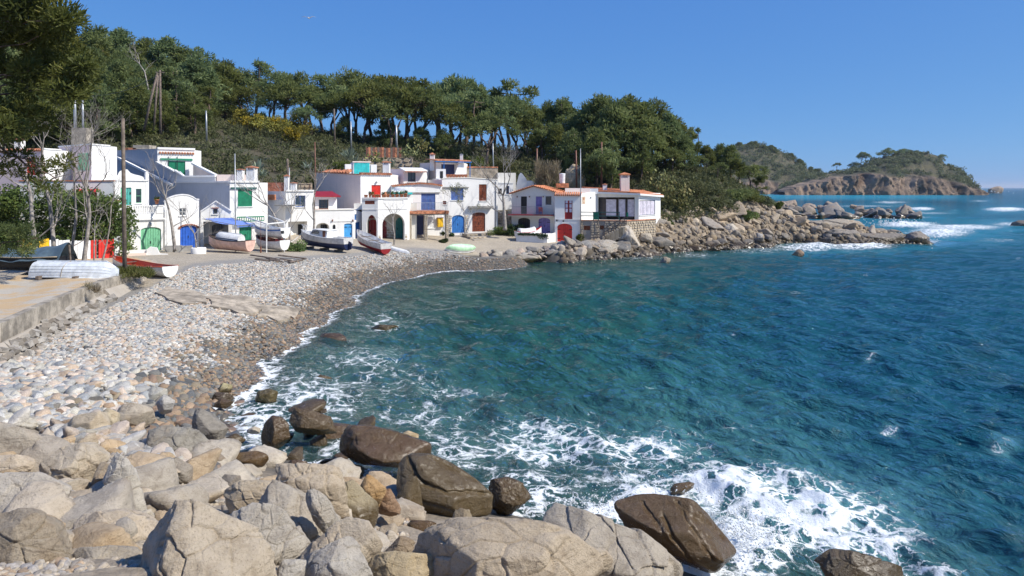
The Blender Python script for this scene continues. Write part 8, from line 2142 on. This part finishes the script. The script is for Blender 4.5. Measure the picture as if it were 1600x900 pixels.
# boat hoist frame
hf = thing('boat_hoist', 'white tubular frame standing over the stacked rowing boats', 'frame', gp_(416.5, 61.8))
A_, B_, C_, D_ = P(416.5, 350, 61.8), P(444, 347, 62.8), P(385, 339, 66.5), P(420, 337, 67.5)
for p in (A_, B_): MB().tube([Vector((p.x, p.y, 2.0)), p], .055, 7).build('post', M['white_paint'], hf)
MB().bar(A_, B_, .055).build('cross_beam', M['white_paint'], hf)
for p, q in ((A_, C_), (B_, D_)): MB().bar(p, q, .05).build('side_beam', M['white_paint'], hf)
# driftwood planks
pr2 = random.Random(9)
for x0, y0, x1, y1, w in [(770, 680, 1150, 725, .10), (830, 740, 1050, 755, .12), (1000, 720, 1200, 745, .09), (1170, 690, 1590, 722, .12), (1330, 780, 1530, 740, .11), (1200, 735, 1400, 760, .10), (1050, 755, 1250, 775, .10)]:
    (ax, ay), (bx, by) = ZK(x0, y0), ZK(x1, y1); a, b = hit(ax, ay, 40, 90), hit(bx, by, 40, 90); a.z += .16 + pr2.random() * .1; b.z += .14
    o = MB().bar(a, b, w, w * .45).build('plank', M['grey_wood']); tag(o, ['long thin plank at the back left of the driftwood pile', 'short plank at the left front of the driftwood pile', 'middle plank of the driftwood pile', 'long plank at the right back of the driftwood pile', 'plank at the right front of the driftwood pile', 'plank lying across the centre of the driftwood pile', 'nearest plank of the driftwood pile'][[770, 830, 1000, 1170, 1330, 1200, 1050].index(x0)], 'plank', 'driftwood planks on the shingle')
# ------------------------------------------------------------------ poles, masts and wires
def pole(label, x0, y0, x1, y1, Y, r, mat, name='utility_pole', cat='pole', dY=0, arms=False, group=None):
    a, b = P(x0, y0, Y + dY), P(x1, y1, Y); root = thing(name, label, cat, b, group)
    MB().tube([b - Vector((0, 0, .5)), a.lerp(b, .5), a], [r * 1.1, r, r * .85], 8).build('shaft', M[mat], root, True)
    if arms: MB().obox(a - Vector((0, 0, .25)), (.55, .1, 0), (-.02, .05, 0), (0, 0, .05)).build('cross_arm', M[mat], root)
    return root
pole('tall plain wooden pole standing at the end of the sea wall', 192, 185, 195, 424, 43.2, .12, 'pole_wood')
pole('grey steel pole with curled top beside the concrete chimney block', 116, 143, 118, 200, 70, .14, 'steel', dY=0); pole('shorter grey steel pole right of the curled pole', 129, 156, 130, 202, 70, .10, 'steel')
pole('leaning wooden strut of the triple pole among the pines', 246, 114, 225, 198, 93, .16, 'grey_wood'); pole('upright wooden pole of the triple pole among the pines', 250, 110, 251, 203, 94, .16, 'grey_wood', arms=True); pole('short rear strut of the triple pole among the pines', 247, 118, 240, 198, 95, .14, 'pole_wood')
pole('short pale post on a concrete foot in the scrub', 322, 173, 323, 214, 92, .12, 'steel'); pole('thin rusty mast rising above the pink side walled house', 492, 222, 493, 300, 84, .07, 'rust', 'mast')
pole('slim wooden mast behind the flat roofed portal house', 492, 270, 491, 345, 75, .06, 'pole_wood', 'mast')
pole('brown wooden pole among the umbrella pines', 522, 170, 523, 222, 112, .15, 'pole_wood'); pole('grey steel lamp post behind the reed screen', 548, 190, 549, 232, 104, .12, 'steel', 'lamp_post'); pole('grey concrete post right of the reed screen', 619, 195, 620, 232, 104, .16, 'steel')
pole('thin steel mast in front of the blue awning', 367, 240, 368.5, 399, 62.2, .055, 'steel', 'mast')
pole('slender grey lamp pole behind the bare tree', 770, 224, 771, 262, 104, .10, 'steel', 'lamp_post')
pole('dark rusty pole behind the cream house roof', 839, 232, 839, 292, 100, .12, 'rust'); pole('dark rusty pole behind the pink parapet', 900, 235, 901, 293, 101, .12, 'rust'); pole('dark rusty pole left of the tall pink chimney', 940, 222, 940, 293, 101, .14, 'rust')
pole('silver flag mast in front of the white seafront house', 907, 232, 907.5, 345, 85.6, .05, 'steel', 'mast')
pole('thin mast with small aerial above the low houses', 452, 262, 453, 310, 80, .05, 'steel', 'mast'); pole('pale wooden pole with bracket above the scrub', 449, 248, 451, 300, 82, .14, 'grey_wood')
def wire(label, a, b, sag, group='overhead wires'):
    o = MB().tube([a.lerp(b, k / 12) - Vector((0, 0, sag * math.sin(math.pi * k / 12))) for k in range(13)], .022, 4).build('cable', M['black']); tag(o, label, 'cable', group)
wire('overhead cable from the curled steel pole to the triple pole', P(116, 152, 70), P(250, 116, 94), .8); wire('overhead cable from the triple pole over the pine slope to the grove', P(250, 114, 94), P(522, 172, 112), 2.5)
wire('overhead cable dipping from the left edge to the curled steel pole', P(-40, 170, 66), P(116, 158, 70), .6)
wire('overhead cable between the dark rusty poles behind the orange roof', P(839, 238, 100), P(900, 240, 101), .3); wire('overhead cable from the rusty pole to the pole by the pink chimney', P(900, 241, 101), P(940, 230, 101), .2)
# ------------------------------------------------------------------ pots
def pot(label, c, r, h, plant=None, group='terracotta pots on the arcade terrace', seed=0, round_=False):
    root = thing('flower_pot', label, 'flower pot', c, group); pf_ = [(r * .6, 0), (r * .95, h * .85), (r * 1.08, h * .86), (r * 1.08, h), (r * .9, h), (r * .85, h * .8), (.01, h * .8)]
    if round_: pf_ = [(r * .5, 0), (r, h * .35), (r * .95, h * .65), (r * .5, h * .85), (r * .6, h), (r * .45, h), (.01, h * .8)]
    MB().lathe(c, pf_, 12).build('pot', M['terracotta'], root, True)
    if plant:
        e = np.array([[c.x, c.y, c.z + h + r * .4]]); leaf_obj('plant', [leaves(np.random.default_rng(seed), e, np.array([[r * .9, r * .9, r * .7]]), 70, r * .8, r * .3, up=.5)], M[plant], root)
for i, (zx, r, h, pl) in enumerate([(478, .12, .3, None), (492, .12, .3, None), (518, .16, .42, 'ivy'), (540, .16, .40, 'bright'), (566, .18, .34, None), (590, .18, .34, None), (630, .18, .32, 'ivy'), (671, .2, .38, 'agave'), (710, .22, .36, 'bright'), (745, .22, .36, 'ivy'), (783, .22, .36, 'bright'), (815, .22, .46, 'scrub')]):
    i_ = 0 if zx < 585 else 1; f = arc_top.fr[i_]; u_ = f.uz(*Z4(zx, 425))[0]
    pot('terracotta pot with plant on the arcade terrace edge' if pl else 'small empty terracotta pot on the arcade terrace edge', f.pt(u_, arc_top.top + .13, -.06), r, h, pl, 'planted pots on the arcade terrace' if pl else 'empty pots on the arcade terrace', i)
f = arc_top.fr[1]; pot('large round bellied terracotta jar on the arcade terrace', f.pt(f.uz(*Z4(648, 420))[0], arc_top.top + .13, -.1), .24, .62, None, None, 3, True)
for k in range(7):
    c = P(699.5 + k * 4.7, 277.5, 90.8); pot(['first', 'second', 'third', 'fourth', 'fifth', 'sixth', 'last'][k] + ' terracotta pot from the left in the upper terrace row', c, .24, .42, None, 'row of pots on the upper terrace', k)
for zx, zy, Y in ((348, 420, 61.5),): pot('dark planted pot on the balcony wall pier of the balustraded house', P(*Z2(zx, 446), 62.4), .2, .42, 'bright', None, 5)
pot('terracotta pot under the tall grey bare tree on the balcony', P(*Z1(658, 432), 60.3), .22, .42, None, None, 6)
# reed screen and stone bank on the hill above
rs = thing('reed_screen', 'brown reed screen fence on the bank above the turquoise shed', 'fence', P(600, 248, 100)); f = FW(572, 100, 627, 101.5); a, b = f.uz(*Z4(490, 0))[1], f.uz(*Z4(490, 92))[1]
n_ = 16
for k in range(n_): MB().fbox(f, f.L * k / n_ + .01, f.L * (k + 1) / n_ - .01, b - .2, a + pr2.uniform(-.08, .08), -.03, .03 + .02 * (k % 2)).build('reed_panel', M['rust'] if k % 3 == 0 else M['tile'] if k % 3 == 1 else M['pole_wood'], rs)
for k in range(5): MB().fbox(f, f.L * k / 4 - .04, f.L * k / 4 + .04, b - .6, a + .1, -.14, -.04).build('post', M['grey_wood'], rs)
def bank(label, px0, px1, y0, y1, Y0, Y1, size, mats, seed):
    f = FW(px0, Y0, px1, Y1); z0, z1 = zat(y1, (Y0 + Y1) / 2), zat(y0, (Y0 + Y1) / 2); r = thing('stone_bank', label, 'wall', f.pt(0, z0, 0))
    MB().fbox(f, 0, f.L, z0 - 1, z1, -.6, -.02).build('core', M['sandstone'], r); rubble('wall_stones', r, f, 0, f.L, z0, z1, size, 0, mats, random.Random(seed), flat=.2)
bank('tan stone retaining wall below the reed screen', 566, 645, 246, 266, 98, 99.5, .7, ('ochre_stone',), 1); f = FW(728, 100, 778, 101); rw_ = thing('retaining_wall', 'plain pinkish retaining wall behind the large bare tree', 'wall', f.pt(0, 8, 0)); MB().fbox(f, 0, f.L, 7, zat(262, 100), -.4, 0).build('core', M['sandstone'], rw_); MB().fbox(f, 0, f.L, zat(262, 100) + .003, zat(260, 100), -.5, .08).build('coping', M['tile'], rw_); nb('tan rock outcrop in the trees behind the white water tank', None, [(882, 296), (886, 268), (896, 256), (908, 258), (916, 280), (914, 296)], 103, (.44, .35, .22), round_=9, amp=.12, strata=.8)
bank('pale retaining wall behind the flat roofed portal house', 466, 488, 286, 300, 79, 79.5, .5, ('ochre_stone',), 5)
# bird
c = P(482.5, 28, 70); mb = MB()
mb.lathe((0, 0, 0), [(.01, -.28), (.05, -.2), (.075, -.05), (.07, .08), (.045, .18), (.05, .24), (.01, .31)], 8)
bv = [Vector((p.x, p.z, p.y)) + c for p in mb.v]; fb_ = mb.f; mb = MB(); mb.add(bv, fb_)
for s in (1, -1): mb.add([c + Vector(q) for q in ((s * .05, .1, .02), (s * .38, .12, .17), (s * .75, -.05, .06), (s * .40, -.06, .15), (s * .05, -.1, .02), (s * .05, .1, .0), (s * .38, .12, .15), (s * .75, -.05, .05), (s * .40, -.06, .13), (s * .05, -.1, .0))], [(0, 1, 3, 4), (1, 2, 3), (5, 6, 8, 9), (6, 7, 8), (0, 1, 6, 5), (1, 2, 7, 6), (2, 3, 8, 7), (3, 4, 9, 8)])
o = mb.build('bird', M['hull_grey'], None, True); tag(o, 'small pale bird flying high in the clear sky', 'bird')
# ------------------------------------------------------------------ thin sea haze over the whole bay
t = NT('haze_air')
vol = t.n('ShaderNodeVolumePrincipled', {'Color': (.80, .88, 1.0, 1), 'Density': 0.00006, 'Anisotropy': 0.2})
o_ = t.n('ShaderNodeOutputMaterial'); t.i(o_, 'Volume', vol)
mb = MB(); mb.box(-36000, 36000, -200, 36000, -30, 98)
hz = mb.build('haze', t.m); tag(hz, 'thin pale sea haze over the bay', 'haze', kind='stuff')
